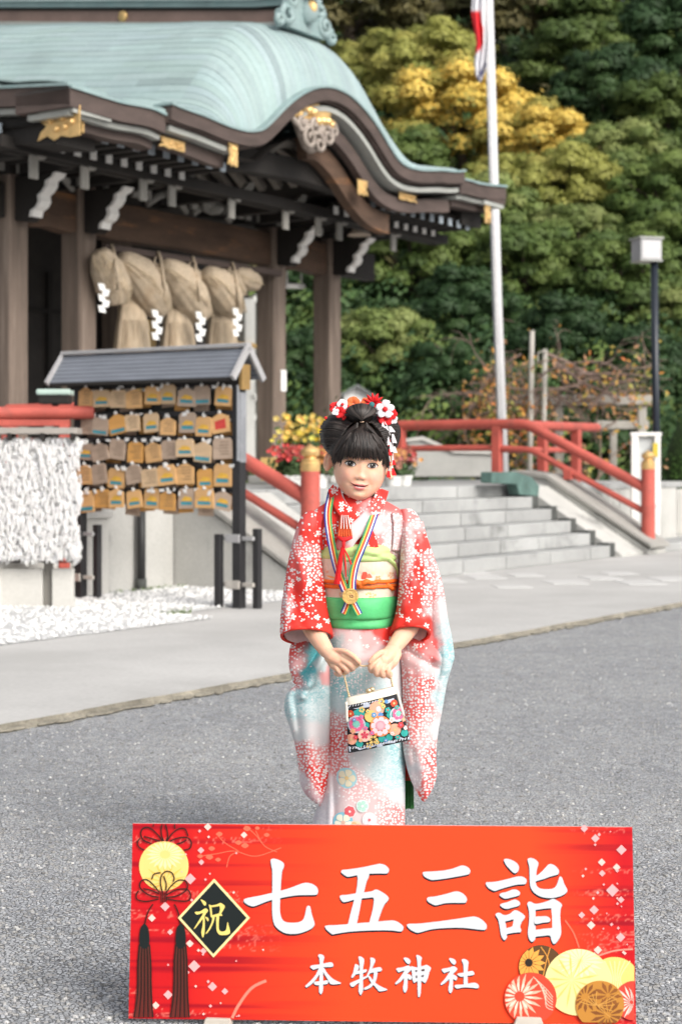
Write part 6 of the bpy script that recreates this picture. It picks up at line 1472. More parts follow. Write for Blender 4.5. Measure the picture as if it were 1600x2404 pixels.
SKIRT = [(1440, 758, 930, 4.475, .098), (1470, 758, 932, 4.475, .104), (1520, 764, 944, 4.475, .110), (1580, 766, 948, 4.475, .112), (1680, 768, 950, 4.475, .108), (1780, 768, 948, 4.475, .104), (1860, 756, 948, 4.475, .102), (1935, 735, 947, 4.475, .100), (2010, 728, 950, 4.475, .098), (2030, 728, 950, 4.475, .097)]
skirt = garment('kimono_skirt', SKIRT, fB, crease([(772, 1560, 776, 1930, 5, .006), (782, 1560, 786, 1930, 6, -.004), (925, 1760, 940, 1930, 12, .004), (860, 1490, 880, 1560, 26, -.004), (815, 1545, 905, 1520, 8, .004), (800, 1800, 830, 2000, 22, .003), (900, 1780, 880, 1990, 24, .003)]), n=120)
LS = [(1202, 724, 744, 4.47, .030, 0), (1214, 710, 750, 4.46, .046, 0), (1244, 697, 752, 4.445, .056, 0), (1290, 685, 753, 4.43, .060, 0), (1340, 675, 756, 4.42, .062, 0), (1400, 666, 763, 4.41, .064, 0), (1445, 661, 770, 4.40, .064, 4), (1474, 660, 776, 4.395, .064, 14), (1487, 660, 778, 4.39, .064, 21), (1493, 661, 778, 4.39, .064, 24)]
garment('sleeve', LS, fL, crease([(735, 1210, 725, 1330, 8, .004), (700, 1240, 690, 1400, 12, -.006), (690, 1280, 740, 1420, 8, .004), (680, 1350, 730, 1450, 9, -.004), (712, 1340, 735, 1470, 12, .006), (690, 1400, 715, 1480, 9, -.005), (745, 1330, 762, 1460, 8, -.004), (675, 1420, 668, 1490, 7, .004)]))
LT = [(1506, 688, 768, 4.455, .014), (1520, 683, 771, 4.445, .026), (1545, 680, 772, 4.43, .034), (1570, 682, 772, 4.42, .036), (1598, 690, 772, 4.42, .036), (1612, 694, 772, 4.42, .036), (1626, 678, 772, 4.415, .038), (1645, 671, 772, 4.415, .040), (1670, 671, 772, 4.415, .040), (1700, 680, 772, 4.42, .038), (1750, 695, 771, 4.425, .034), (1800, 703, 771, 4.43, .030), (1840, 707, 769, 4.435, .024), (1866, 722, 766, 4.44, .018), (1884, 744, 762, 4.445, .012), (1893, 753, 759, 4.45, .006)]
garment('sleeve_tail', LT, fL, crease([(750, 1520, 700, 1600, 9, -.022), (762, 1530, 718, 1616, 8, .016), (735, 1510, 690, 1560, 10, .009), (690, 1618, 730, 1600, 7, .010), (720, 1640, 735, 1860, 16, .007), (752, 1620, 762, 1880, 9, -.006), (695, 1660, 712, 1820, 10, -.005), (680, 1640, 690, 1700, 8, .006)]), p=2.0)
RS = [(1196, 942, 962, 4.47, .030, 0), (1210, 941, 977, 4.46, .046, 0), (1244, 941, 991, 4.445, .056, 0), (1290, 941, 1003, 4.43, .060, 0), (1340, 940, 1010, 4.42, .062, 0), (1400, 936, 1012, 4.41, .063, 0), (1440, 930, 1011, 4.40, .062, 6), (1468, 922, 1009, 4.39, .060, 16), (1482, 918, 1008, 4.385, .056, 22), (1488, 917, 1007, 4.385, .054, 24)]
garment('sleeve', RS, fR, crease([(950, 1210, 948, 1400, 8, .005), (968, 1220, 985, 1400, 12, -.007), (1000, 1290, 950, 1400, 8, .004), (1005, 1350, 955, 1450, 9, -.004), (985, 1260, 960, 1440, 10, .006), (1000, 1300, 985, 1470, 9, -.004), (940, 1380, 928, 1470, 8, .004)]))
RD = [(1225, 972, 990, 4.475, .016), (1260, 975, 999, 4.475, .024), (1300, 980, 1013, 4.475, .030), (1350, 984, 1030, 4.475, .032), (1400, 986, 1041, 4.475, .033), (1450, 988, 1048, 4.475, .034), (1500, 990, 1058, 4.475, .034), (1540, 990, 1063, 4.475, .034), (1558, 990, 1059, 4.475, .034), (1600, 985, 1047, 4.475, .032), (1660, 978, 1036, 4.475, .030), (1720, 974, 1025, 4.475, .028), (1775, 972, 1020, 4.475, .024), (1815, 974, 1022, 4.475, .020), (1845, 980, 1015, 4.475, .015), (1868, 990, 1002, 4.475, .008)]
garment('sleeve_drape', RD, fR, crease([(1020, 1330, 1045, 1540, 9, .007), (1005, 1400, 1020, 1560, 9, -.007), (1040, 1560, 1020, 1800, 9, .005), (1050, 1480, 1056, 1550, 6, -.005)]), p=2.0)
RT = [(1498, 940, 1000, 4.45, .014), (1510, 942, 1008, 4.44, .026), (1526, 942, 1022, 4.425, .036), (1545, 942, 1034, 4.415, .040), (1575, 944, 1030, 4.415, .038), (1640, 946, 1021, 4.42, .036), (1700, 945, 1010, 4.42, .034), (1750, 947, 1006, 4.42, .032), (1790, 954, 1014, 4.425, .028), (1825, 964, 1014, 4.43, .022), (1852, 976, 1008, 4.435, .015), (1870, 987, 1000, 4.44, .008), (1878, 992, 996, 4.445, .004)]
garment('sleeve_tail', RT, fR, crease([(965, 1505, 1035, 1545, 9, .014), (960, 1530, 1028, 1570, 9, -.010), (985, 1560, 975, 1760, 14, .007), (1010, 1560, 998, 1720, 9, -.006), (960, 1600, 958, 1760, 9, .005), (985, 1760, 998, 1860, 8, .005), (968, 1770, 978, 1850, 7, -.004)]), p=2.0)
# red lining rims and pale inner faces of the cuffs
mat_lin = M('sleeve_lining', (.80, .60, .60), .8, .1, 6, 80, .05); mat_rim = M('red_rim', (.66, .035, .02), .6, .06, 9, 80, .05)
def rim(rows, name):
    lp = loft_rows(rows[-2:], 64, 1)[-1]; b = MB(); b.tube(lp+[lp[0]], .0042, 8, cap=False); o = b.build(name, mat_rim, girl, smooth=True)
    b = MB(); inn = loft_rows([(r_[0]-1, r_[1]+7, r_[2]-7, r_[3], r_[4]-.014, r_[5]) for r_ in rows[-4:]], 64, 3); b.grid(inn, True); b.build('cuff_lining', mat_lin, girl, smooth=True)
rim(LS, 'cuff_rim'); rim(RS, 'cuff_rim')
# obi and its sashes
OBI = [(1286, 744, 933, 4.475, .100), (1300, 742, 934, 4.475, .106), (1340, 744, 933, 4.475, .108), (1400, 750, 929, 4.475, .108), (1420, 752, 928, 4.475, .106)]
mat_cream = M('obi_brocade', (.70, .62, .50), .55, .10, 14, 90, .12, stain=(.74, .50, .38), stain_scale=18, stain_lo=.62)
garment('obi', OBI, None, crease([(770, 1345, 900, 1345, 9, -.003)]), mat=mat_cream)
mat_lime = M('lime_sash', (.50, .68, .26), .6, .08, 10, 120, .08); mat_green = M('green_sash', (.09, .50, .18), .55, .08, 7, 120, .08); mat_orange = M('orange_cord', (.80, .16, .018), .6, .1, 40, 200, .3)
OBA = [(1276, 758, 922, 4.475, .098), (1283, 748, 931, 4.475, .110), (1296, 745, 933, 4.475, .114), (1308, 745, 933, 4.475, .113), (1313, 747, 931, 4.475, .106)]
garment('obi_scarf', OBA, None, crease([(760, 1300, 830, 1284, 6, .005), (850, 1285, 925, 1310, 6, .006), (770, 1310, 840, 1300, 5, -.004), (880, 1300, 930, 1292, 5, -.004)]), mat=mat_lime, per=8)
b = MB()
for y_, w_ in ((1318, 5), (1332, 4), (1348, 3)):           # the scarf's loose tail dipping to the right
    pass
pts = [(905, 1306), (918, 1318), (927, 1334), (931, 1352)]
b.tube([Vector((at(x, y, 4.475).x, front_y(OBI, min(x, 928), y)-.004, at(x, y, 4.475).z)) for x, y in pts], [.012, .011, .008, .003], 10, flat=.5); b.build('scarf_tail', mat_lime, girl, smooth=True)
SH1 = [(1398, 749, 930, 4.475, .108), (1402, 748, 931, 4.475, .116), (1420, 749, 930, 4.475, .118), (1440, 751, 929, 4.475, .118), (1444, 752, 928, 4.475, .110)]
garment('lower_sash', SH1, None, crease([(760, 1420, 920, 1416, 16, .003)]), mat=mat_green, per=6)
SH2 = [(1438, 754, 929, 4.475, .106), (1446, 754, 929, 4.475, .111), (1460, 757, 928, 4.475, .112), (1466, 758, 928, 4.475, .108)]
garment('lower_sash', SH2, None, crease([(790, 1455, 880, 1448, 9, -.004), (760, 1462, 820, 1450, 6, .003)]), mat=mat_green, per=6)
def on_obi(px, py, off): return Vector((at(px, py, 4.475).x, front_y(OBI, px, py)-off, at(px, py, 4.475).z))
b = MB()
for y0, dy in ((1359, 0), (1369, 1)):
    b.tube([on_obi(x, y0+dy+1.2*math.sin(x*.05)+(2.5 if 838 < x < 880 else 0), .006) for x in range(743, 935, 6)], .0052, 10)
for s_ in (-1, 1): b.tube([on_obi(845, 1366, .012), on_obi(845+s_*14, 1357, .014), on_obi(845+s_*26, 1362, .010)], [.008, .007, .005], 10)
b.ell(on_obi(845, 1366, .012), .010, .008, .010); b.tube([on_obi(905, 1366, .008), on_obi(918, 1378, .010), on_obi(930, 1380, .006)], .0055, 8)
b.build('obi_cord', mat_orange, girl, smooth=True)
def obi_patch(name, poly, mat, off=.0018, rows=OBI):
    b = MB(); P_ = smooth_poly(poly, 3); cx = sum(p[0] for p in P_)/len(P_); cy = sum(p[1] for p in P_)/len(P_)
    f = lambda x, y, o_: Vector((at(x, y, 4.475).x, front_y(rows, x, y)-o_, at(x, y, 4.475).z))
    n = len(P_); vs = [f(cx, cy, off)]+[f(lerp(cx, x, .5), lerp(cy, y, .5), off) for x, y in P_]+[f(x, y, off) for x, y in P_]
    fs = [(0, 1+k, 1+(k+1) % n) for k in range(n)]+[(1+k, 1+n+k, 1+n+(k+1) % n, 1+(k+1) % n) for k in range(n)]
    b.add(vs, fs); return b.build(name, mat, girl, fix=False, smooth=True)
obi_patch('obi_motif', [(751, 1384), (775, 1378), (776, 1396), (752, 1402)], flat((.82, .42, .12))); obi_patch('obi_motif', [(750, 1378), (772, 1372), (762, 1382)], flat((.42, .50, .40)))
obi_patch('obi_motif', [(846, 1352), (852, 1334), (860, 1340), (857, 1352)], flat((.62, .08, .05))); obi_patch('obi_motif', [(858, 1350), (864, 1340), (872, 1350)], flat((.62, .16, .10)))
for k in range(4):
    a = k*math.pi/2+.6; obi_patch('obi_motif', [(898, 1338), (898+22*math.cos(a-.35), 1338+18*math.sin(a-.35)), (898+24*math.cos(a), 1338+20*math.sin(a))], flat((.66, .54, .40)))
obi_patch('obi_motif', [(858, 1322), (872, 1326), (878, 1342), (872, 1340), (866, 1330)], flat((.56, .68, .34)))
obi_patch('obi_motif', [(752, 1352), (770, 1346), (790, 1352), (784, 1357), (754, 1358)], flat((.80, .40, .14)), .0022)
for i, (x, y, r_, c_) in enumerate(((766, 1330, 9, (.70, .44, .30)), (782, 1318, 6, (.50, .60, .34)), (905, 1322, 8, (.74, .52, .36)), (916, 1346, 7, (.62, .40, .24)), (885, 1352, 6, (.74, .36, .16)), (872, 1390, 8, (.72, .46, .24)), (895, 1385, 6, (.74, .56, .40)), (916, 1392, 7, (.66, .40, .28)), (795, 1390, 6, (.72, .42, .22)), (858, 1384, 5, (.78, .50, .10)))):
    for k in range(5):
        a = 2*math.pi*k/5+i; obi_patch('obi_motif', [(x+.2*r_*math.cos(a), y+.2*r_*math.sin(a)), (x+r_*math.cos(a-.42), y+r_*math.sin(a-.42)), (x+1.2*r_*math.cos(a), y+1.2*r_*math.sin(a)), (x+r_*math.cos(a+.42), y+r_*math.sin(a+.42))], flat(c_), .0034+.0001*k)
# collar bands crossing at the throat
def strip(name, path, width, rows, off, mat, fn=None, parent=girl, wid2=None, cols=None, sub=6, nw=6):
    c = catmull(path, sub); b = MB(); rws = []; n = len(c)
    if cols: b.c = []
    for i, p in enumerate(c):
        d = c[min(i+1, n-1)]-c[max(i-1, 0)]; d = d/np.linalg.norm(d); nn = np.array((-d[1], d[0])); w = lerp(width, wid2 or width, i/(n-1)); row = []
        for k in range(nw+1):
            q = p+nn*w*(k/nw-.5); yb = min(front_y(r_, q[0], q[1]) for r_ in rows)-off-.0015*math.sin(math.pi*k/nw)
            row.append(Vector((at(q[0], q[1], 4.475).x, yb, at(q[0], q[1], 4.475).z)))
        rws.append(row)
    b.c = None; b.grid(rws); o = b.build(name, mat, parent, smooth=True, fix=False)
    if fn: set_cloth(o, fn, parent)
    md = o.modifiers.new('solid', 'SOLIDIFY'); md.thickness = .0022; md.offset = 1
    return o
NECK = [(1120, 806, 874, 4.462, .036), (1150, 796, 884, 4.468, .052)]+TORSO[1:]
fcl = dye([(780, 1160, 1, 0, 0, 0, .1, .5, 0), (800, 1190, 1, 0, 0, 0, .1, 1, 0), (830, 1220, 1, 0, 0, 0, 0, 1, 0), (850, 1260, 1, 0, 0, 0, 0, .6, 0)])
fcr = dye([(885, 1160, .95, .05, 0, 0, .2, .3, 0), (872, 1185, .9, .1, 0, 0, .4, .5, 0), (850, 1215, .12, .88, 0, 0, .1, .2, 0), (825, 1255, .06, .94, 0, 0, 0, .3, 0), (800, 1290, .7, .3, 0, 0, 0, .3, 0)])
strip('inner_collar', [(796, 1152), (806, 1178), (828, 1208), (848, 1230)], 11, [NECK], .006, mat_kim, dye([(800, 1150, .2, .8, 0, 0, .8, .4, 0), (830, 1200, .6, .4, 0, 0, .9, .2, 0)]))
strip('inner_collar', [(888, 1154), (876, 1180), (854, 1208), (832, 1232)], 11, [NECK], .009, mat_kim, dye([(880, 1150, .9, .1, 0, 0, .8, .4, 0), (850, 1200, .5, .5, 0, 0, .9, .2, 0)]))
strip('collar', [(784, 1146), (790, 1170), (806, 1197), (832, 1224), (858, 1252), (868, 1284)], 27, [NECK], .012, mat_kim, fcl, wid2=36)
strip('collar', [(898, 1148), (889, 1172), (873, 1199), (850, 1227), (820, 1256), (800, 1290)], 27, [NECK], .018, mat_kim, fcr, wid2=40)
strip('collar', [(788, 1142), (782, 1150), (775, 1162)], 16, [NECK], .004, mat_kim, fcl)
# tucks over the shoulders
strip('shoulder_tuck', [(746, 1202), (740, 1228), (742, 1262), (748, 1290)], 34, [TORSO], .009, mat_kim, fB, wid2=26)
strip('shoulder_tuck', [(934, 1200), (936, 1228), (934, 1262), (930, 1290)], 34, [TORSO], .013, mat_kim, fB, wid2=26)
# flower motifs dyed on the skirt
def skirt_flower(cx, cy, r, cpet, crim, ccen, n=5, ph=0):
    obi_patch('dyed_flower', [(cx+r*1.12*math.cos(2*math.pi*k/14), cy+r*1.12*math.sin(2*math.pi*k/14)) for k in range(14)], flat(crim), .0062, SKIRT)
    for k in range(n):
        a = 2*math.pi*k/n+ph; c_, s_ = math.cos(a), math.sin(a)
        obi_patch('dyed_petal', [(cx+.2*r*c_-.1*r*s_, cy+.2*r*s_+.1*r*c_), (cx+.72*r*c_-.40*r*s_, cy+.72*r*s_+.40*r*c_), (cx+.98*r*c_, cy+.98*r*s_), (cx+.72*r*c_+.40*r*s_, cy+.72*r*s_-.40*r*c_), (cx+.2*r*c_+.1*r*s_, cy+.2*r*s_-.1*r*c_)], flat(cpet), .0068+.0001*k, SKIRT)
    obi_patch('dyed_centre', [(cx+.22*r*math.cos(2*math.pi*k/8), cy+.22*r*math.sin(2*math.pi*k/8)) for k in range(8)], flat(ccen), .0078, SKIRT)
skirt_flower(813, 1810, 21, (.74, .66, .48), (.36, .60, .66), (.72, .52, .25)); skirt_flower(805, 1912, 21, (.78, .76, .62), (.22, .50, .62), (.70, .45, .35), ph=.3)
skirt_flower(820, 1886, 13, (.70, .12, .14), (.78, .66, .66), (.80, .70, .70), 7); skirt_flower(849, 1873, 13, (.42, .66, .56), (.70, .76, .74), (.80, .80, .80)); skirt_flower(832, 1925, 16, (.80, .42, .22), (.80, .56, .40), (.74, .50, .45), ph=.7)
skirt_flower(865, 1905, 15, (.80, .66, .68), (.82, .74, .74), (.70, .16, .18)); skirt_flower(880, 1928, 12, (.50, .70, .62), (.74, .78, .76), (.8, .8, .78))
# green tassel hanging at her side behind the sleeve
b = MB(); tc = at(957, 1822, 4.50)
for i in range(90):
    a = random.random()*6.28; r_ = .014*math.sqrt(random.random()); b.tube([tc+Vector((r_*math.cos(a)*.7, r_*math.sin(a)*.7, .0)), tc+Vector((r_*math.cos(a), r_*math.sin(a), -.03)), tc+Vector((r_*1.1*math.cos(a), r_*1.1*math.sin(a), -.075-random.uniform(0, .012)))], .0012, 4)
b.build('sash_tassel', M('deep_green_thread', (.03, .16, .035), .5, .4, 40, 200, .1), girl)
b = MB(); b.tube([at(952, 1700, 4.5), at(954, 1770, 4.5), at(957, 1822, 4.5)], [.006, .007, .009], 8); b.lathe([(.006, 0), (.010, -.01), (.012, -.022)], tc+EZ*.012, 10); b.build('sash_end', mat_rim, girl, smooth=True)
# sandals, hidden behind the sign
for s_ in (-1, 1):
    b = MB(); c = Vector((at(842, 2040, GY).x+s_*.05, 4.42, .018)); b.ell(c, .034, .088, .018, 16, 8); b.build('sandal', mat_rim, girl, smooth=True)
# ------------------------------------------------------------------ head, arms and hands: one continuous body
HC = at(846, 1087.5, 4.452)
RZ_ = np.array([-.0925, -.089, -.082, -.070, -.055, -.038, -.020, 0, .022, .045, .065, .082, .093, .098])
HWs = np.array([.008, .0240, .0368, .0488, .0585, .0648, .0680, .0700, .0705, .0680, .0610, .0480, .0300, .008])
YFs = np.array([-.056, -.0640, -.0700, -.0735, -.0755, -.0770, -.0775, -.0775, -.0785, -.0760, -.0670, -.0500, -.0290, -.008])
YBs = np.array([-.035, -.020, .000, .022, .044, .062, .076, .086, .092, .090, .080, .060, .036, .010])
def g2(x, z, cx, cz, sx, sz): return math.exp(-((x-cx)/sx)**2-((z-cz)/sz)**2)
def feat(x, z):                                        # relief of the face, negative towards the viewer
    t = 0.0
    t -= .0064*g2(x, z, 0, -.0310, .0078, .0075)+.0020*g2(x, z, 0, -.0150, .0062, .0140)+.0010*g2(x, z, 0, .000, .006, .012)
    for s in (-1, 1):
        t -= .0026*g2(x, z, s*.0085, -.0340, .0050, .0048)
        t += .0034*g2(x, z, s*.0285, .0015, .0150, .0085)+.0010*g2(x, z, s*.013, .002, .006, .010)
        t -= .0034*g2(x, z, s*.0285, -.0005, .0105, .0065)
        t -= .0040*g2(x, z, s*.0350, -.0300, .0170, .0150)
        t += .0026*g2(x, z, s*.0275, -.0510, .0055, .0050)
        t += .0012*g2(x, z, s*.0200, -.0420, .0050, .0080)
        t -= .0020*g2(x, z, s*.026, .0170, .016, .006)
    t += .0040*g2(x, z, 0, -.0395, .0070, .0030)
    t -= .0042*g2(x, z, 0, -.0515, .0150, .0040)+.0046*g2(x, z, 0, -.0610, .0120, .0042)
    t += .0030*g2(x, z, 0, -.0565, .0180, .0018)+.0030*g2(x, z, 0, -.0690, .0130, .0040)
    t -= .0040*g2(x, z, 0, -.0810, .0130, .0070)
    return t
def yfr(x, z):
    hw = float(np.interp(z, RZ_, HWs)); yf = float(np.interp(z, RZ_, YFs)); p = 2.35; t = min(.999, abs(x)/hw)
    return yf*(1-t**p)**(1/p)
ROLL, YAW, PITCH = R(5.2), R(1.5), R(3)
MR = Matrix.Rotation(YAW, 3, 'Z') @ Matrix.Rotation(ROLL, 3, 'Y') @ Matrix.Rotation(PITCH, 3, 'X')
def hw_(x, y, z): return HC+MR @ Vector((x, y, z))
def face(x, z, off=0): return hw_(x, yfr(x, z)+feat(x, z)-off, z)
b = MB(); loops = []
for i in range(121):
    z = lerp(-.0925, .098, i/120) if 0 < i < 120 else (-.0925 if i == 0 else .098)
    hwv, yf, yb = (float(np.interp(z, RZ_, a_)) for a_ in (HWs, YFs, YBs)); lp = []
    for k in range(128):
        an = 2*math.pi*k/128; c, s = math.cos(an), math.sin(an); p = 2.35 if s < 0 else 2.1
        x = hwv*math.copysign(abs(c)**(2/p), c); yy = abs(s)**(2/p)
        y = yf*yy+feat(x, z)*min(1, yy*1.5) if s < 0 else yb*yy
        lp.append(hw_(x, y, z))
    loops.append(lp)
b.loft(loops)
def capsule(b, pts, rads, n=14, flat=1.0):
    pts = [Vector(p) for p in pts]
    c = catmull(pts, 5); r_ = [float(np.interp(i/(len(c)-1), np.linspace(0, 1, len(rads)), rads)) for i in range(len(c))]
    b.tube([Vector(q) for q in c], r_, n, True, flat)
    for q, rr in ((c[0], r_[0]), (c[-1], r_[-1])): b.ell(Vector(q), rr*.98, rr*.98, rr*.98, 12, 8)
# ears
for s, dx, zz, rx, rz in ((-1, -.0820, -.001, .0135, .0262), (1, .0775, -.013, .0100, .0215)):
    cc = hw_(dx, .012, zz); M3 = MR @ Matrix.Rotation(s*R(-12), 3, 'Y') @ Matrix.Rotation(s*R(25), 3, 'Z')
    b.ell(cc+M3 @ Vector((0, .003, 0)), rx, .007, rz, 18, 12, M3=M3)
    rimp = [cc+M3 @ Vector((s*rx*.86*math.cos(R(a_)), -.0030, rz*.90*math.sin(R(a_)))) for a_ in range(-80, 141, 17)]
    b.tube(rimp, [.0020]+[.0034]*(len(rimp)-2)+[.0022], 8)
    b.tube([cc+M3 @ Vector((-s*rx*.3, -.002, -rz*.5)), cc+M3 @ Vector((s*rx*.1, -.004, 0)), cc+M3 @ Vector((-s*rx*.2, -.004, rz*.5))], [.003, .0026, .002], 8)
    b.ell(cc+M3 @ Vector((-s*rx*.1, -.002, -rz*.86)), rx*.5, .0055, rz*.24, 10, 8, M3=M3)
# neck, trunk, legs
nb_ = hw_(0, .015, -.06); capsule(b, [nb_, Vector((at(842, 1170, 4.47).x, 4.472, at(842, 1170, 4.47).z)), Vector((at(842, 1215, 4.475).x, 4.478, at(842, 1215, 4.475).z))], [.037, .037, .044], 20)
def gp(px, py, y): return at(px, py, y)
capsule(b, [gp(842, 1240, 4.48), gp(842, 1330, 4.48), gp(842, 1440, 4.48), gp(842, 1560, 4.48)], [.062, .068, .066, .07], 20)
for s in (-1, 1):
    capsule(b, [gp(842+s*30, 1560, 4.48), gp(842+s*32, 1770, 4.475), gp(842+s*36, 2000, 4.475)], [.055, .043, .028], 14)
    b.ell(Vector((gp(842, 2040, 4.46).x+s*.05, 4.425, .052)), .028, .075, .028, 12, 8)
# arms
capsule(b, [gp(756, 1248, 4.48), gp(724, 1330, 4.46), gp(716, 1432, 4.425)], [.028, .030, .027], 16)
capsule(b, [gp(716, 1432, 4.425), gp(735, 1478, 4.375), gp(766, 1528, 4.325)], [.027, .0262, .0188], 18)
capsule(b, [gp(928, 1248, 4.48), gp(966, 1330, 4.46), gp(978, 1430, 4.425)], [.028, .030, .027], 16)
capsule(b, [gp(978, 1430, 4.425), gp(957, 1474, 4.375), gp(922, 1523, 4.325)], [.027, .0262, .0188], 18)
# her right hand (left in the picture): back of the hand turned out, fingers closed round the chain
capsule(b, [gp(766, 1528, 4.325), gp(783, 1542, 4.306), gp(800, 1550, 4.296)], [.0190, .0225, .0195], 16, .82)
capsule(b, [gp(776, 1543, 4.318), gp(787, 1560, 4.306), gp(795, 1568, 4.300)], [.0175, .0175, .0135], 14, .85)
for pts, r0 in (([(806, 1538, 4.286), (826, 1548, 4.275), (838, 1557, 4.280), (833, 1563, 4.296), (820, 1562, 4.304)], .0084),
                ([(804, 1549, 4.284), (820, 1559, 4.275), (828, 1568, 4.283), (820, 1572, 4.298), (810, 1570, 4.305)], .0082),
                ([(797, 1558, 4.288), (809, 1568, 4.280), (814, 1576, 4.288), (807, 1579, 4.301), (799, 1577, 4.307)], .0077),
                ([(787, 1564, 4.294), (795, 1575, 4.288), (799, 1582, 4.295), (793, 1584, 4.306), (787, 1581, 4.311)], .0069),
                ([(786, 1528, 4.304), (806, 1529, 4.284), (825, 1538, 4.268), (838, 1549, 4.264), (843, 1556, 4.268)], .0076)):
    capsule(b, [gp(*p) for p in pts], [r0*1.05, r0, r0*.95, r0*.86, r0*.74], 12)
# her left hand: knuckles up, four fingers hanging over the chain
capsule(b, [gp(922, 1523, 4.325), gp(908, 1540, 4.304), gp(898, 1552, 4.292)], [.0190, .0225, .0190], 16, .82)
capsule(b, [gp(928, 1535, 4.318), gp(920, 1552, 4.304), gp(913, 1562, 4.298)], [.0165, .0172, .0135], 14, .85)
for pts, r0 in (([(885, 1545, 4.284), (873, 1556, 4.272), (869, 1568, 4.274), (872, 1575, 4.288), (878, 1571, 4.300)], .0078),
                ([(892, 1552, 4.282), (884, 1565, 4.269), (882, 1578, 4.272), (886, 1584, 4.288), (890, 1578, 4.300)], .0080),
                ([(902, 1558, 4.284), (897, 1571, 4.272), (896, 1583, 4.275), (900, 1587, 4.290), (903, 1581, 4.302)], .0077),
                ([(913, 1561, 4.290), (911, 1573, 4.280), (911, 1583, 4.283), (914, 1588, 4.296), (917, 1581, 4.306)], .0074),
                ([(905, 1530, 4.300), (890, 1534, 4.280), (876, 1545, 4.268), (868, 1554, 4.266)], .0076)):
    capsule(b, [gp(*p) for p in pts], [r0*1.05, r0, r0*.95, r0*.86, r0*.74], 12)
me = b.mesh('body_parts'); tmp = bpy.data.objects.new('body_parts', me); COL.objects.link(tmp)
rm = tmp.modifiers.new('remesh', 'REMESH'); rm.mode = 'VOXEL'; rm.voxel_size = .0019
sm_ = tmp.modifiers.new('smooth', 'SMOOTH'); sm_.factor = .5; sm_.iterations = 3
dg = bpy.context.evaluated_depsgraph_get(); me2 = bpy.data.meshes.new_from_object(tmp.evaluated_get(dg)); bpy.data.objects.remove(tmp)
me2.name = 'body'; nv = len(me2.vertices); V = np.empty(nv*3, np.float32); me2.vertices.foreach_get('co', V); V = V.reshape(-1, 3)
Mi = np.array(MR.inverted()); Lc = (V-np.array(HC)) @ Mi.T
SK = np.array((.76, .462, .325)); col = np.tile(SK, (nv, 1))
def gg(cx, cz, sx, sz): return (np.exp(-((Lc[:, 0]-cx)/sx)**2-((Lc[:, 2]-cz)/sz)**2)*(Lc[:, 1] < 0))[:, None]
head_m = ((np.abs(Lc[:, 0]) < .1) & (np.abs(Lc[:, 2]) < .11))[:, None]
for s in (-1, 1):
    col += (np.array((.84, .43, .34))-col)*.6*gg(s*.036, -.030, .016, .013)*head_m
    col += (np.array((.12, .04, .03))-col)*.8*gg(s*.0068, -.0392, .0028, .0015)*head_m  # dark of the nostril holes painted into the skin colour
    col += (np.array((.50, .20, .13))-col)*.35*gg(s*.0125, -.036, .004, .004)*head_m
    ear = np.exp(-((Lc[:, 0]-s*.078)/.008)**2-((Lc[:, 2]+.002)/.016)**2)[:, None]; col += (np.array((.60, .22, .13))-col)*.45*ear*head_m
col += (np.array((.62, .28, .20))-col)*.30*gg(0, -.031, .008, .006)*head_m
a = me2.color_attributes.new('tint', 'FLOAT_COLOR', 'POINT'); arr = np.ones((nv, 4), np.float32); arr[:, :3] = col; a.data.foreach_set('color', arr.ravel())
V2 = V-np.array(girl.location); me2.vertices.foreach_set('co', V2.astype(np.float32).ravel()); me2.shade_smooth(); me2.update()
mat_skin = attr_mat('skin', rough=.52, spec=.35, sss=.65)
me2.materials.clear(); me2.materials.append(mat_skin)
body = bpy.data.objects.new('body', me2); COL.objects.link(body); body.parent = girl; WM[body.name] = WM[girl.name].copy()
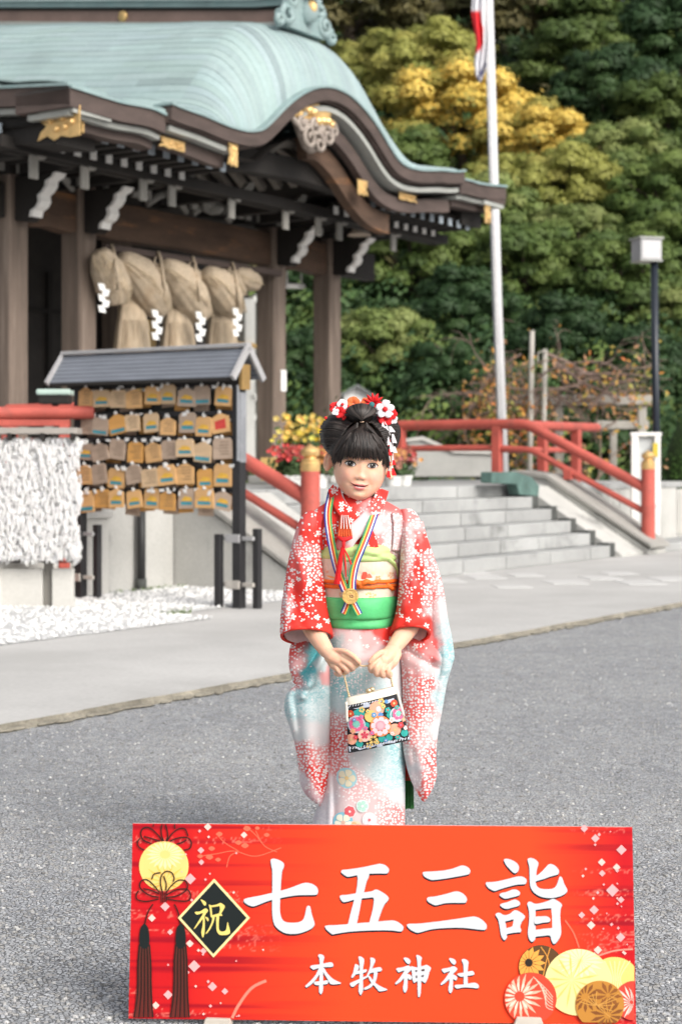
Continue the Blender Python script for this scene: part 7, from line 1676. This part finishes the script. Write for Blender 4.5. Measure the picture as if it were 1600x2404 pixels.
# eyes
ink = lambda c, r=.4: flat(c, r)
mats_eye = [flat((.58, .55, .54), .4), flat((.016, .008, .006), .6), flat((.004, .003, .003), .6), flat((.80, .80, .80), .5), flat((.014, .010, .009), .6), flat((.36, .17, .11), .6)]
def eye(cx, cz, s):
    b = MB(); E = lambda x, z, o_: face(cx+x*1.14, cz+z*1.12, o_)
    up = [(-.0125, -.0008), (-.0085, .0030), (-.0030, .0050), (.0030, .0048), (.0085, .0022), (.0122, -.0026)]; lo = [(.0122, -.0026), (.0070, -.0050), (.0005, -.0058), (-.0060, -.0045), (-.0125, -.0008)]
    if s > 0: up = [(-x, z) for x, z in reversed(up)]; lo = [(-x, z) for x, z in reversed(lo)]
    U = catmull(up, 4); L_ = list(reversed(catmull(lo, 5)))
    L_ = [np.array((np.interp(u[0], [q[0] for q in L_], [q[0] for q in L_]), np.interp(u[0], [q[0] for q in L_], [q[1] for q in L_]))) for u in U]
    rows = [[E(lerp(u[0], l[0], t), lerp(u[1], l[1], t), .0014+.0016*math.sin(math.pi*(.1+.8*i/(len(U)-1)))) for i, (u, l) in enumerate(zip(U, L_))] for t in (0, .33, .66, 1)]
    b.cur = 0; b.grid(rows)
    def dsc(x0, z0, r_, o_, idx, clip=True):
        b.cur = idx; n = 20; pts = []
        for k in range(n):
            x, z = x0+r_*math.cos(2*math.pi*k/n), z0+r_*math.sin(2*math.pi*k/n)
            if clip:
                zt = np.interp(x, [q[0] for q in U], [q[1] for q in U]); zl = np.interp(x, [q[0] for q in U], [q[1] for q in L_]); z = min(max(z, zl), zt)
            pts.append(E(x, z, o_))
        b.face(pts)
    dsc(0, -.0004, .0066, .0034, 1); dsc(0, -.0004, .0036, .0037, 2); dsc(-.0018, .0018, .0008, .0041, 3, False)  # iris, pupil, and a small white disc painted as the eye's highlight
    b.cur = 4; top = [E(u[0]*1.05, u[1]+.0021*(1 if 0 < i < len(U)-1 else .4), .0030) for i, u in enumerate(U)]; bot = [E(u[0], u[1]-.0007, .0042) for u in U]; b.grid([top, bot])
    b.cur = 5; cr1 = [E(u[0]*1.02, u[1]+.0044, .0008) for u in U[1:-1]]; cr2 = [E(u[0]*1.02, u[1]+.0038, .0009) for u in U[1:-1]]; b.grid([cr1, cr2])
    lw1 = [E(l[0], l[1], .0030) for l in L_[2:-1]]; lw2 = [E(l[0], l[1]-.0006, .0016) for l in L_[2:-1]]; b.grid([lw1, lw2])
    return b.build('eye', mats_eye, girl, fix=False, smooth=False)
eye(-.0288, .0005, -1); eye(.0288, .0005, 1)
# mouth
b = MB(); Em = lambda x, z, o_: face(x*.98, -.0545+z*1.12+5.0*x*x, o_)
def patch(poly, o_, idx):
    b.cur = idx; P_ = smooth_poly(poly, 3); cx = sum(p[0] for p in P_)/len(P_); cz = sum(p[1] for p in P_)/len(P_); n = len(P_)
    vs = [Em(cx, cz, o_+.0006)]+[Em(lerp(cx, x, .6), lerp(cz, z, .6), o_+.0005) for x, z in P_]+[Em(x, z, o_) for x, z in P_]
    b.add(vs, [(0, 1+k, 1+(k+1) % n) for k in range(n)]+[(1+k, 1+n+k, 1+n+(k+1) % n, 1+(k+1) % n) for k in range(n)])
patch([(-.0255, .0030), (-.016, .0016), (-.007, .0044), (-.001, .0034), (.006, .0044), (.015, .0012), (.0240, .0014), (.013, -.0022), (0, -.0032), (-.014, -.0018)], .0008, 0)
patch([(-.0165, -.0020), (-.006, -.0034), (.006, -.0036), (.0155, -.0024), (.0115, -.0078), (.0045, -.0108), (-.0035, -.0108), (-.0115, -.0078)], .0012, 1)
patch([(-.0120, -.0016), (0, -.0024), (.0112, -.0018), (.006, -.0036), (-.001, -.0040), (-.007, -.0036)], .0019, 2)
patch([(-.0268, .0036), (-.020, .0014), (-.0135, -.0010), (0, -.0020), (.0125, -.0012), (.0195, .0006), (.0250, .0022), (.0190, -.0003), (.0125, -.0021), (0, -.0030), (-.0135, -.0019), (-.020, .0006)], .0024, 3)
b.build('mouth', [flat((.66, .19, .18), .5), flat((.76, .23, .22), .45), flat((.70, .64, .60), .3), flat((.20, .045, .040), .5)], girl, fix=False, smooth=True)

# ------------------------------------------------------------------ hair
mh, nth, bh = newmat('black_hair')
ah = nd(nth, 'ShaderNodeAttribute', attribute_name='tint'); nth.links.new(ah.outputs[0], bh.inputs['Base Color']); bh.inputs['Roughness'].default_value = .46; bh.inputs['Specular IOR Level'].default_value = .32
bh.inputs['Anisotropic'].default_value = .5
rh = random.Random(4)
def hcol(): k = rh.uniform(.5, 2.4); return (.017*k, .013*k, .0115*k)
HY = 4.455
def ell_y(px, py, c, r3):                              # front of an ellipsoid given in picture px (centre, radii) and depth
    dx, dy = (px-c[0])/r3[0], (py-c[1])/r3[1]; q = 1-dx*dx-dy*dy
    return c[2]-r3[2]*math.sqrt(max(.0, q)) if q > 0 else c[2]+.02*min(1, -q)
CAP = ((846, 1050, HY+.006), (76, 72, .094)); LW_ = ((797, 1020, HY+.018), (45, 50, .070)); RW_ = ((894, 1023, HY+.018), (45, 50, .070)); BUN = ((844, 976, HY-.022), (36, 29, .050))
b = MB()
b.c = (.011, .009, .008)
def pell(c, r3, s=1.0, cut=None):
    o_ = at(c[0], c[1], c[2]); b.ell(o_, r3[0]/F*c[2]*s, r3[2]*s, r3[1]/F*c[2]*s, 28, 18)
o_ = at(846, 1040, HY+.030); b.ell(o_, .074, .074, .076, 28, 18)
pell(*LW_, .97); pell(*RW_, .97); pell(*BUN, .88)
def lock(pts, r0, r1, flat=.45, n=6, tip=.15, kk=None):
    c = catmull(pts, 4); m_ = len(c); rs = []
    for i in range(m_):
        t = i/(m_-1); rs.append(lerp(r0, r1, t)*(1 if t < .75 else lerp(1, tip, (t-.75)/.25)))
    b.c = hcol() if kk is None else (.017*kk, .0135*kk, .012*kk); b.tube([Vector(q) for q in c], rs, n, True, flat, up=(0, -1, 0.3))
# side wings: strands sweep from the parting round to the back
for W_, sgn in ((LW_, -1), (RW_, 1)):
    st_ = catmull([(849+sgn*6, 988), (849+sgn*26, 996), (849+sgn*44, 1018), (849+sgn*55, 1042), (849+sgn*60, 1066)], 20)
    en_ = catmull([(845+sgn*40, 972), (845+sgn*72, 976), (845+sgn*92, 1002), (845+sgn*93, 1028), (845+sgn*84, 1052), (845+sgn*66, 1072)], 20)
    for i in range(74):
        t = min(.999, max(0, i/73+rh.gauss(0, .008))); s_ = st_[int(t*(len(st_)-1))]; e_ = en_[int(t*(len(en_)-1))]
        pts = []
        for q in (0, .2, .42, .64, .84, 1.0):
            px = lerp(s_[0], e_[0], q); py = lerp(s_[1], e_[1], q)-10*math.sin(math.pi*q)*(.9-t)
            yy = min(ell_y(px, py, *W_), ell_y(px, py, *CAP)) if q < .95 else W_[0][2]+.012
            pts.append(at(px+rh.gauss(0, .5), py+rh.gauss(0, .5), yy-.0015))
        lock(pts, .0026, .0036, .55, 6, .6)
# fringe: fans down from the crown and ends in a cut line
TX = 849
for i in range(150):
    e = lerp(785, 907, (i+.5)/150)+rh.gauss(0, 1.5)
    if rh.random() < .07: continue
    ey = float(np.interp(e, [785, 792, 800, 830, 868, 886, 898, 907], [1090, 1084, 1079, 1077, 1078, 1083, 1092, 1099]))+rh.gauss(0, 1.7)+(rh.uniform(-5, 4) if rh.random() < .2 else 0)
    sx = TX+(e-846)*.16+rh.gauss(0, 1); sy = 993+abs(e-846)*.03
    pts = []
    for q in (0, .16, .34, .54, .76, 1.0):
        px = lerp(sx, e, q**.62); py = lerp(sy, ey, q**1.12)
        yy = ell_y(px, py, (846, 1056, HY+.002), (72, 74, .094))
        yy = min(yy, HY-.052) if abs(px-846) < 40 else yy
        if q > .6: yy = max(yy, HC.y+yfr(max(-.066, min(.066, (px-846)/905)), .02)-.010)-.002
        pts.append(at(px, py, yy-rh.uniform(0, .003)))
    lock(pts, .0022, .0034, .5, 6, .12)
for e, ey, dx in ((781, 1096, 0), (784, 1102, 1), (788, 1094, 1), (905, 1104, 0), (908, 1096, 0)):       # thin locks in front of the ears
    lock([at(lerp(TX, e, .75), 1028, HY-.058), at(e, 1056, HY-.040), at(e+dx, ey, HY-.036)], .003, .0022, .5, 6, .1)
for s_ in (-1, 1):                                       # hair over the temples
    for i in range(46):
        q = i/45; e = 846+s_*lerp(44, 68, q)+rh.gauss(0, 1); ey = lerp(1084, 1100 if s_ > 0 else 1082, q)+rh.gauss(0, 4)
        lock([at(lerp(TX+s_*10, e, w)+s_*lerp(4, 14, q)*math.sin(math.pi*w), lerp(992+10*q, ey, w**1.15), lerp(HY-.082, HY-.062+.012*q, w)) for w in (0, .25, .5, .75, 1)], .0024, .003, .5, 6, .12)
for s_ in (-1, 1):                                       # strands bridging fringe and side rolls
    for i in range(34):
        q = i/33; ex = 846+s_*lerp(34, 62, q)+rh.gauss(0, 1); ey = lerp(1020, 1072, q)+rh.gauss(0, 4)
        lock([at(lerp(TX+s_*3, ex, w**.8), lerp(990, ey, w), min(ell_y(lerp(TX+s_*3, ex, w**.8), lerp(990, ey, w), (846, 1056, HY+.002), (78, 76, .097)), HY-.02)-.001) for w in (0, .2, .45, .7, 1)], .0026, .0034, .55, 6, .3)
# top roll
for i in range(64):
    a = lerp(-1.25, 1.25, i/63)+rh.gauss(0, .015); pts = []
    for q in (0, .22, .46, .7, .88, 1.0):
        px = 848+math.sin(a)*38*math.sin(q*math.pi*.52)*(1.0); py = 992-(44*math.cos(a*.72)*math.sin(q*math.pi*.5))
        px = lerp(848, px, .25+.75*q) if q < .3 else px
        pts.append(at(px, py, min(ell_y(px, py, (844, 974, HY-.022), (42, 35, .056)), HY+.01)-.002))
    lock(pts, .0022, .0032, .8, 6, .7, rh.choice((.35, .6, 1.2, 2.6, 4.2)))
hair = b.build('hair', mh, girl, smooth=True)
b = MB(); b.ell(at(849, 990.5, HY-.072), .006, .004, .0022, 10, 6); b.build('parting', flat((.50, .34, .24), .6), girl, smooth=True)

# ------------------------------------------------------------------ hair ornaments
def orn_mat(c): return flat(c, .7)
CR, CW, CO, CT, CP = orn_mat((.66, .018, .022)), orn_mat((.80, .76, .78)), orn_mat((.82, .18, .06)), orn_mat((.04, .16, .17)), orn_mat((.42, .01, .04))
def petal_flower(par, name, px, py, y, r, n, mat, ph=0, wide=.55, tiltx=0, cen=None, pointed=False):
    b = MB(); c = at(px, py, y)
    for k in range(n):
        a = 2*math.pi*k/n+ph; d = Vector((math.cos(a), -.25, math.sin(a))).normalized(); s_ = Vector((-math.sin(a), 0, math.cos(a)))
        R_ = r/F*y
        if pointed: b.tube([c, c+d*R_*.55, c+d*R_*.85, c+d*R_*1.05], [R_*.12, R_*.30, R_*.20, R_*.02], 8, True, .5)
        else:
            Mx = Matrix((d, d.cross(s_), s_)).transposed(); b.ell(c+d*R_*.55, R_*.52, R_*.14, R_*wide, 10, 7, M3=Mx)
    if cen: pass
    o_ = b.build(name, mat, par, smooth=True)
    if cen:
        b = MB(); b.ell(c+Vector((0, -.006, 0)), r*.28/F*y, .006, r*.28/F*y, 10, 7); b.build('flower_centre', cen, o_, smooth=True)
    return o_
OYD = HY-.034
t = thing('hair_ornament', 'red, white and orange fabric flower hairpin on the hair, without streamers', 'hair ornament', at(800, 960, OYD))
petal_flower(t, 'flower', 788, 958, OYD, 15, 6, CR, .2, .5, cen=CW); petal_flower(t, 'flower', 803, 950, OYD-.008, 13, 5, CW, .5, .55, cen=CR); petal_flower(t, 'flower', 797, 968, OYD-.010, 14, 6, CR, .1, .5); petal_flower(t, 'flower', 787, 967, OYD-.016, 9, 4, CW, .6, .5)
petal_flower(t, 'flower', 829, 947, HY+.0, 16, 6, CO, .3, .6); petal_flower(t, 'flower', 812, 960, OYD-.004, 11, 5, CR, .3, .55)
b = MB()
for px, py in ((764, 981), (809, 980), (806, 983), (777, 952)): b.ell(at(px, py, OYD-.008), .0042, .004, .0042, 10, 7)
b.build('bead', CR, t, smooth=True)
t = thing('hair_ornament', 'red and white fabric flower hairpin on the hair, trailing long streamers', 'hair ornament', at(890, 965, OYD))
petal_flower(t, 'flower', 876, 948, OYD+.010, 26, 12, CR, .1, .5, pointed=True); petal_flower(t, 'flower', 859, 946, HY+.0, 13, 6, CO, 0, .5)
b = MB(); b.ell(at(872, 950, OYD-.018), .0075, .005, .0075); b.build('bead', CT, t, smooth=True)
petal_flower(t, 'flower', 903, 961, OYD-.010, 22, 5, CW, .25, .42, cen=CR); petal_flower(t, 'flower', 905, 950, OYD-.004, 12, 5, CW, .8, .42); petal_flower(t, 'flower', 889, 963, OYD-.006, 11, 5, CW, 0, .55); petal_flower(t, 'flower', 919, 972, OYD+.004, 13, 6, CR, 0, .5, cen=CW); petal_flower(t, 'flower', 904, 985, OYD-.004, 16, 6, CR, .3, .5); petal_flower(t, 'flower', 922, 985, OYD+.008, 11, 5, CW, .4, .5); petal_flower(t, 'flower', 894, 981, OYD, 10, 5, CP, .2, .5)
def tab(px, py, w, h_, mat, y, par, lean=0):
    b = MB(); c = [(-.22, -.5), (.22, -.5), (.5, .42), (.30, .5), (0, .42), (-.3, .5), (-.5, .42)]
    b.prism([(px+w*a+lean*(q+.5), py+h_*q) for a, q in c], lambda a, q, t_: at(a, q, y)+Vector((0, t_, 0)), -.0014, .0014); return b.build('streamer', mat, par, bevel=.0006)
SYD = OYD-.012
for px, py, w, h_, m_, ln in ((898, 1003, 10, 20, CW, 2), (905, 1012, 15, 22, CW, 4), (915, 1008, 14, 14, CW, 6), (909, 1033, 8, 26, CW, 3), (921, 1030, 11, 22, CW, 5), (915, 1050, 9, 24, CW, 5), (925, 1056, 9, 16, CW, 3), (913, 1040, 7, 16, CR, 0), (914, 1062, 9, 16, CR, 2), (913, 1078, 7, 14, CW, 0), (921, 1080, 6, 18, CW, 1), (913, 1086, 9, 15, CR, -1), (923, 1086, 9, 12, CR, 2), (912, 1100, 6, 12, CW, 0), (919, 1100, 5, 12, CW, 0), (911, 1113, 10, 17, CR, 1), (921, 1108, 11, 18, CR, 4)):
    tab(px, py, w, h_, m_, SYD-.0004*(px % 7), t, ln)
b = MB()
for pts in ([(898, 990), (904, 1010), (909, 1045), (913, 1075), (912, 1108)], [(902, 990), (914, 1010), (922, 1050), (921, 1085), (921, 1100)]): b.tube([at(x, y, SYD+.002) for x, y in pts], .001, 5)
b.build('thread', CW, t)

# ------------------------------------------------------------------ medal, pouch and handbag
med = thing('medal', 'gold medal on a striped ribbon hanging round the neck of the girl', 'medal', at(822, 1399, 4.34))
RB = [NECK[0], NECK[1]]+[(1172, 776, 895, 4.475, .062), (1198, 730, 950, 4.475, .082), (1250, 722, 958, 4.475, .112), (1286, 742, 934, 4.475, .122), (1340, 744, 933, 4.475, .124), (1400, 750, 929, 4.475, .128), (1450, 752, 928, 4.475, .128)]
STR = [(.025, .045, .30), (.78, .76, .76), (.70, .03, .03), (.82, .50, .08), (.03, .33, .13)]
def ribbon(path, w, order, extra=0, name='ribbon'):
    c = catmull(path, 8); n = len(c); b = MB()
    for k, cc in enumerate(order):
        A_, B_ = [], []
        for i, p in enumerate(c):
            d = c[min(i+1, n-1)]-c[max(i-1, 0)]; d = d/np.linalg.norm(d); nn = np.array((-d[1], d[0]))
            for L_, q in ((A_, k/5-.5), (B_, (k+1)/5-.5)):
                z = p+nn*w*q; yb = min(front_y(RB, z[0], z[1]), front_y(RB, p[0], p[1])+.004)-.007-extra
                L_.append(Vector((at(z[0], z[1], 4.36).x, yb, at(z[0], z[1], 4.36).z)))
        b.c = STR[cc]; b.grid([A_, B_])
    o = b.build(name, attr_mat('ribbon_satin', rough=.45) if not bpy.data.materials.get('ribbon_satin') else bpy.data.materials['ribbon_satin'], med, smooth=True, fix=False)
    md = o.modifiers.new('solid', 'SOLIDIFY'); md.thickness = .0012
ribbon([(780, 1150), (774, 1172), (769, 1212), (775, 1262), (787, 1320), (800, 1360), (810, 1386)], 18, [4, 3, 2, 1, 0])
ribbon([(893, 1150), (891, 1168), (875, 1218), (856, 1268), (835, 1320), (827, 1358), (826, 1386)], 18, [4, 3, 2, 1, 0][::-1][::-1] if False else [0, 1, 2, 3, 4], .002)
ribbon([(818, 1408), (813, 1424), (806, 1440)], 16, [4, 3, 2, 1, 0], .001, 'ribbon_tail'); ribbon([(826, 1408), (834, 1424), (843, 1441)], 16, [4, 3, 2, 1, 0][::-1], .002, 'ribbon_tail')
mat_med = M('medal_gold', (.72, .46, .16), .32, .12, 60, 200, .15, metal=.8)
b = MB(); mc = Vector((at(822, 1399, 4.345).x, 4.333, at(822, 1399, 4.345).z)); b.lathe([(.001, .003), (.0150, .003), (.0160, .0045), (.0200, .0045), (.0206, .003), (.0206, -.003), (.001, -.003)], mc, 40, (0, -1, .12)); disc_ = b.build('disc', mat_med, med, smooth=True, autos=30)
b = MB()
for k in range(5): b.ell(mc+Vector((.003+.004*math.cos(k*1.3), -.0036, .001+.003*math.sin(k*1.3))), .003, .0012, .0022, 8, 5)
b.build('emblem', M('emblem_bronze', (.45, .27, .12), .4, .1, 60, 200, .1, metal=.7), disc_, smooth=True)
po = thing('pouch', 'orange pleated pouch with a long red tassel tucked into the kimono front', 'pouch', at(806, 1236, 4.36))
def tor(px, py, o_): return Vector((at(px, py, 4.40).x, front_y(RB, px, py)-o_, at(px, py, 4.40).z))
b = MB(); b.grid([[tor(lerp(800, 793, q)+x*lerp(20, 36, q)-2, lerp(1209, 1258, q), .010+.004*(i % 2)) for i, x in enumerate([k/12 for k in range(13)])] for q in [k/8 for k in range(9)]])
o_ = b.build('fan_body', M('orange_silk', (.62, .11, .035), .45, .1, 20, 90, .1), po); o_.modifiers.new('solid', 'SOLIDIFY').thickness = .004
b = MB()
for k in range(4): b.bar(tor(802+k*4.6, 1209, .018), tor(800+k*7.2, 1240, .018), .0014, .0014)
b.build('pleat_thread', CW, po)
b = MB(); b.tube([tor(791, 1259, .014), tor(806, 1266, .018), tor(826, 1259, .014)], [.004, .007, .004], 10); b.tube([tor(806, 1262, .018), tor(806, 1274, .018), tor(805, 1284, .018)], [.006, .004, .004], 8); b.build('red_knot', CR, po, smooth=True)
b = MB()
for i in range(60):
    a = random.random()*6.28; r_ = .006*math.sqrt(random.random()); o1 = Vector((r_*math.cos(a), r_*math.sin(a), 0)); b.tube([tor(803, 1282, .020)+o1*.5, tor(797, 1320, .020)+o1, tor(790, 1366, .022)+o1*1.25+Vector((0, 0, random.uniform(-.003, .003)))], .0011, 4)
b.build('tassel', CR, po)
b = MB(); b.tube([tor(806, 1284, .016), tor(816, 1302, .016), tor(824, 1322, .016)], .0022, 6); b.tube([tor(806, 1284, .017), tor(810, 1320, .017), tor(812, 1350, .017)], .0022, 6); b.build('cord', CR, po)
b = MB(); b.tube([tor(804, 1284, .015), tor(808, 1320, .015), tor(815, 1350, .015)], .003, 6); b.build('green_cord', orn_mat((.04, .22, .12)), po)
# handbag
BY = 4.290
bag = thing('handbag', 'small flowered handbag with a cream clasp frame hanging from the hands of the girl', 'handbag', at(885, 1690, BY))
Qc = [(812, 1641), (929, 1613), (963, 1737), (817, 1768)]
def bq(s, t, o_=0):
    px = lerp(lerp(Qc[0][0], Qc[1][0], s), lerp(Qc[3][0], Qc[2][0], s), t); py = lerp(lerp(Qc[0][1], Qc[1][1], s), lerp(Qc[3][1], Qc[2][1], s), t)
    bul = .020*(max(0, math.sin(math.pi*min(1, max(0, s))))**.5)*(.35+.65*max(0, math.sin(math.pi*min(1, max(0, t*.85+.12)))))
    q = at(px, py, BY); return Vector((q.x, BY-bul-o_, q.z)), bul
def bagloop(t):
    fr_ = [bq(k/24, t)[0] for k in range(25)]; bk = [Vector((p.x, 2*BY-p.y, p.z)) for p in reversed(fr_[1:-1])]; return fr_+bk
mat_bagf = M('bag_cloth', (.012, .013, .018), .7, .3, 60, 200, .1); mat_creamp = M('cream_leather', (.76, .72, .62), .4, .05, 8, 90, .05)
b = MB(); b.loft([bagloop(t) for t in np.linspace(.10, 1, 24)]); b.build('bag_body', mat_bagf, bag, smooth=True, autos=50)
b = MB(); b.loft([[p+Vector((0, -.003 if p.y < BY else .003, 0)) for p in bagloop(t)] for t in (-.02, .02, .06, .105, .115)]); b.build('clasp_frame', mat_creamp, bag, smooth=True, autos=40)
for s0 in (0.004, .996):
    b = MB(); b.tube([bq(s0, t, .002)[0] for t in np.linspace(.05, .42 if s0 < .5 else .55, 8)], .0038, 8); b.build('frame_arm', mat_creamp, bag, smooth=True)
mat_ch = M('chain_gold', (.72, .56, .34), .35, .1, 90, 200, 0, metal=.7)
b = MB(); b.ell(bq(.46, -.06)[0], .008, .005, .006); b.ell(bq(.53, -.07)[0], .007, .005, .006)
for s0 in (.06, .94): b.tube([bq(s0, -.03)[0], bq(s0, -.06)[0]], .003, 8)
b.build('clasp', mat_ch, bag, smooth=True)
b = MB()
def chain(p0, p1, sag=0):
    p0, p1 = Vector(p0), Vector(p1); n = max(2, int((p1-p0).length/.0042))
    for i in range(n+1): b.ell(p0.lerp(p1, i/n)-EZ*sag*math.sin(math.pi*i/n), .0030, .0030, .0026, 7, 5)
chain(bq(.06, -.05)[0], at(806, 1580, 4.292)); chain(bq(.94, -.05)[0], at(915, 1583, 4.288)); chain(at(840, 1560, 4.276), at(870, 1560, 4.274), .004); chain(at(806, 1580, 4.292), at(840, 1560, 4.276)); chain(at(870, 1560, 4.274), at(915, 1583, 4.288))
b.build('chain', mat_ch, bag, smooth=True)
# embroidered flowers on the bag front, given in picture px
Qm = np.array(Qc, float)
def st_of(px, py):                                      # inverse bilinear by iteration
    s, t = .5, .5
    for _ in range(12):
        fx = lambda s, t: np.array((lerp(lerp(Qc[0][0], Qc[1][0], s), lerp(Qc[3][0], Qc[2][0], s), t), lerp(lerp(Qc[0][1], Qc[1][1], s), lerp(Qc[3][1], Qc[2][1], s), t)))
        r_ = fx(s, t)-np.array((px, py)); js = (fx(s+.01, t)-fx(s, t))/.01; jt = (fx(s, t+.01)-fx(s, t))/.01
        d = np.linalg.solve(np.stack([js, jt], 1), r_); s -= d[0]; t -= d[1]
    return s, t
def emb(name, polys, col, lay):
    b = MB()
    for i, p in enumerate(polys):
        cx = sum(q[0] for q in p)/len(p); cy = sum(q[1] for q in p)/len(p); f = lambda x, y: bq(*[min(1.0, max(.0, w)) for w in st_of(x, y)], lay+.00003*i)[0]
        n = len(p); b.add([f(cx, cy)]+[f(*q) for q in p], [(0, 1+k, 1+(k+1) % n) for k in range(n)])
    o_ = b.build(name, flat(col, .7), bag, fix=False)
    return tag(o_, kind='stuff') if len(polys) > 1 else o_
cr = lambda x, y: (720+x/5.6, 1450+y/5.6)
dsk = lambda x, y, r_, n=16: [cr(x+r_*math.cos(2*math.pi*k/n), y+r_*math.sin(2*math.pi*k/n)) for k in range(n)]
def ptl(x, y, r_, n, w, ph=0, a=.25): 
    out = []
    for k in range(n):
        an = 2*math.pi*k/n+ph; c, s = math.cos(an), math.sin(an); out.append([cr(x+r_*(q*c-v*s), y+r_*(q*s+v*c)) for q, v in ((a, 0), (.6, -w), (.92, -w*.8), (1, 0), (.92, w*.8), (.6, w))])
    return out
SL = (.46, .50, .60)
emb('hatch_band', [[cr(540, 1185), cr(560, 1150), cr(740, 1110), cr(940, 1070), cr(1000, 1065), cr(960, 1110), cr(800, 1165), cr(640, 1190)], [cr(560, 1760), cr(550, 1690), cr(620, 1690), cr(690, 1735), cr(760, 1690), cr(800, 1715), cr(900, 1680), cr(960, 1640), cr(1010, 1660), cr(1090, 1600), cr(1150, 1640), cr(1220, 1560), cr(1290, 1590), cr(1345, 1535), cr(1355, 1600), cr(960, 1690)], [cr(1010, 1085), cr(1140, 1050), cr(1150, 1085), cr(1050, 1120)]], SL, .0006)
hl = []
for k in range(22):
    x = 560+k*36; y = 1745-(x-560)*.175; hl.append([cr(x, y-20), cr(x+14, y-48), cr(x+22, y-44), cr(x+10, y-16)])
    if k < 11: y2 = 1165-(x-560)*.2; hl.append([cr(x, y2), cr(x+14, y2-26), cr(x+21, y2-24), cr(x+8, y2+2)])
emb('hatch_stitch', hl, (.74, .76, .80), .0010)
emb('leaf', [dsk(700, 1235, 62, 10), dsk(985, 1580, 50, 9), dsk(1080, 1562, 46, 9), dsk(690, 1648, 50, 8), dsk(1280, 1510, 50, 8), dsk(780, 1400, 42, 10), dsk(640, 1240, 34, 8), dsk(1090, 1260, 50, 10)], (.03, .34, .30), .0012)
emb('silver_ground', [dsk(650, 1390, 118, 18), dsk(1190, 1260, 100, 18)], (.52, .56, .62), .0015)
emb('peach_flower', ptl(915, 1185, 98, 6, .5, .4, 0)+ptl(1150, 1462, 82, 7, .5, 0, 0)+ptl(585, 1592, 72, 6, .5, .2, 0), (.80, .36, .24), .0018)
emb('gold_flower', ptl(870, 1590, 62, 6, .3)+ptl(820, 1665, 48, 5, .25)+ptl(975, 1090, 44, 5, .4)+ptl(720, 1195, 40, 5, .4)+[dsk(835, 1280, 80, 14)], (.72, .50, .16), .0017)
emb('blue_centre', [dsk(838, 1284, 42, 10), dsk(965, 1262, 36, 8), dsk(1040, 1090, 26, 8)], (.10, .26, .52), .0021)
emb('pink_petal', ptl(650, 1390, 100, 8, .36, .2, .45)+ptl(1200, 1250, 82, 7, .36, .1, .45), (.74, .13, .26), .0020)
emb('teal_centre', [dsk(645, 1385, 46, 10), dsk(1205, 1250, 34, 9)], (.20, .50, .42), .0023)
emb('red_flower', [dsk(572, 1255, 48, 9), dsk(1142, 1116, 48, 9)], (.55, .07, .03), .0021); emb('flower_eye', [dsk(572, 1255, 16, 7), dsk(1142, 1116, 16, 7), dsk(1155, 1462, 18, 7), dsk(580, 1595, 16, 7)], (.66, .46, .20), .0026)
emb('peach_disc', [dsk(755, 1535, 86, 16)], (.80, .52, .42), .0022); emb('red_star', ptl(757, 1532, 52, 5, .35, -1.57, 0), (.62, .05, .10), .0026)
emb('big_flower', [dsk(965, 1412, 138, 24)], (.80, .22, .07), .0024); emb('big_petal', ptl(965, 1412, 128, 8, .30, .1, .42), (.82, .56, .60), .0028); emb('big_centre', [dsk(962, 1402, 66, 18)], (.62, .30, .36), .0032); emb('big_centre_ring', [dsk(962, 1402, 44, 16)], (.70, .40, .45), .0036)
emb('pink_centre', [dsk(940, 1185, 36, 9)], (.82, .60, .64), .0023)

rb_ = random.Random(12)
cols_ = [(.80, .36, .24), (.74, .13, .26), (.72, .50, .16), (.10, .30, .55), (.03, .36, .32), (.82, .62, .60), (.62, .06, .06)]
for i, (x, y, r_) in enumerate(((605, 1480, 34), (715, 1290, 28), (800, 1215, 26), (880, 1260, 30), (1060, 1200, 34), (1110, 1330, 32), (1230, 1400, 36), (1270, 1330, 26), (850, 1500, 30), (920, 1625, 26), (1035, 1600, 24), (1190, 1560, 30), (1120, 1510, 24), (640, 1560, 28), (705, 1600, 24), (770, 1440, 26), (1000, 1150, 28), (620, 1330, 24), (1180, 1170, 26), (1295, 1440, 26))):
    c_ = cols_[i % len(cols_)]; emb('small_flower', ptl(x, y, r_*1.15, 5, .42, rb_.random(), 0), c_, .0040+.0001*(i % 5)); emb('small_flower_eye', [dsk(x, y, r_*.34, 8)], cols_[(i+2) % len(cols_)], .0046)
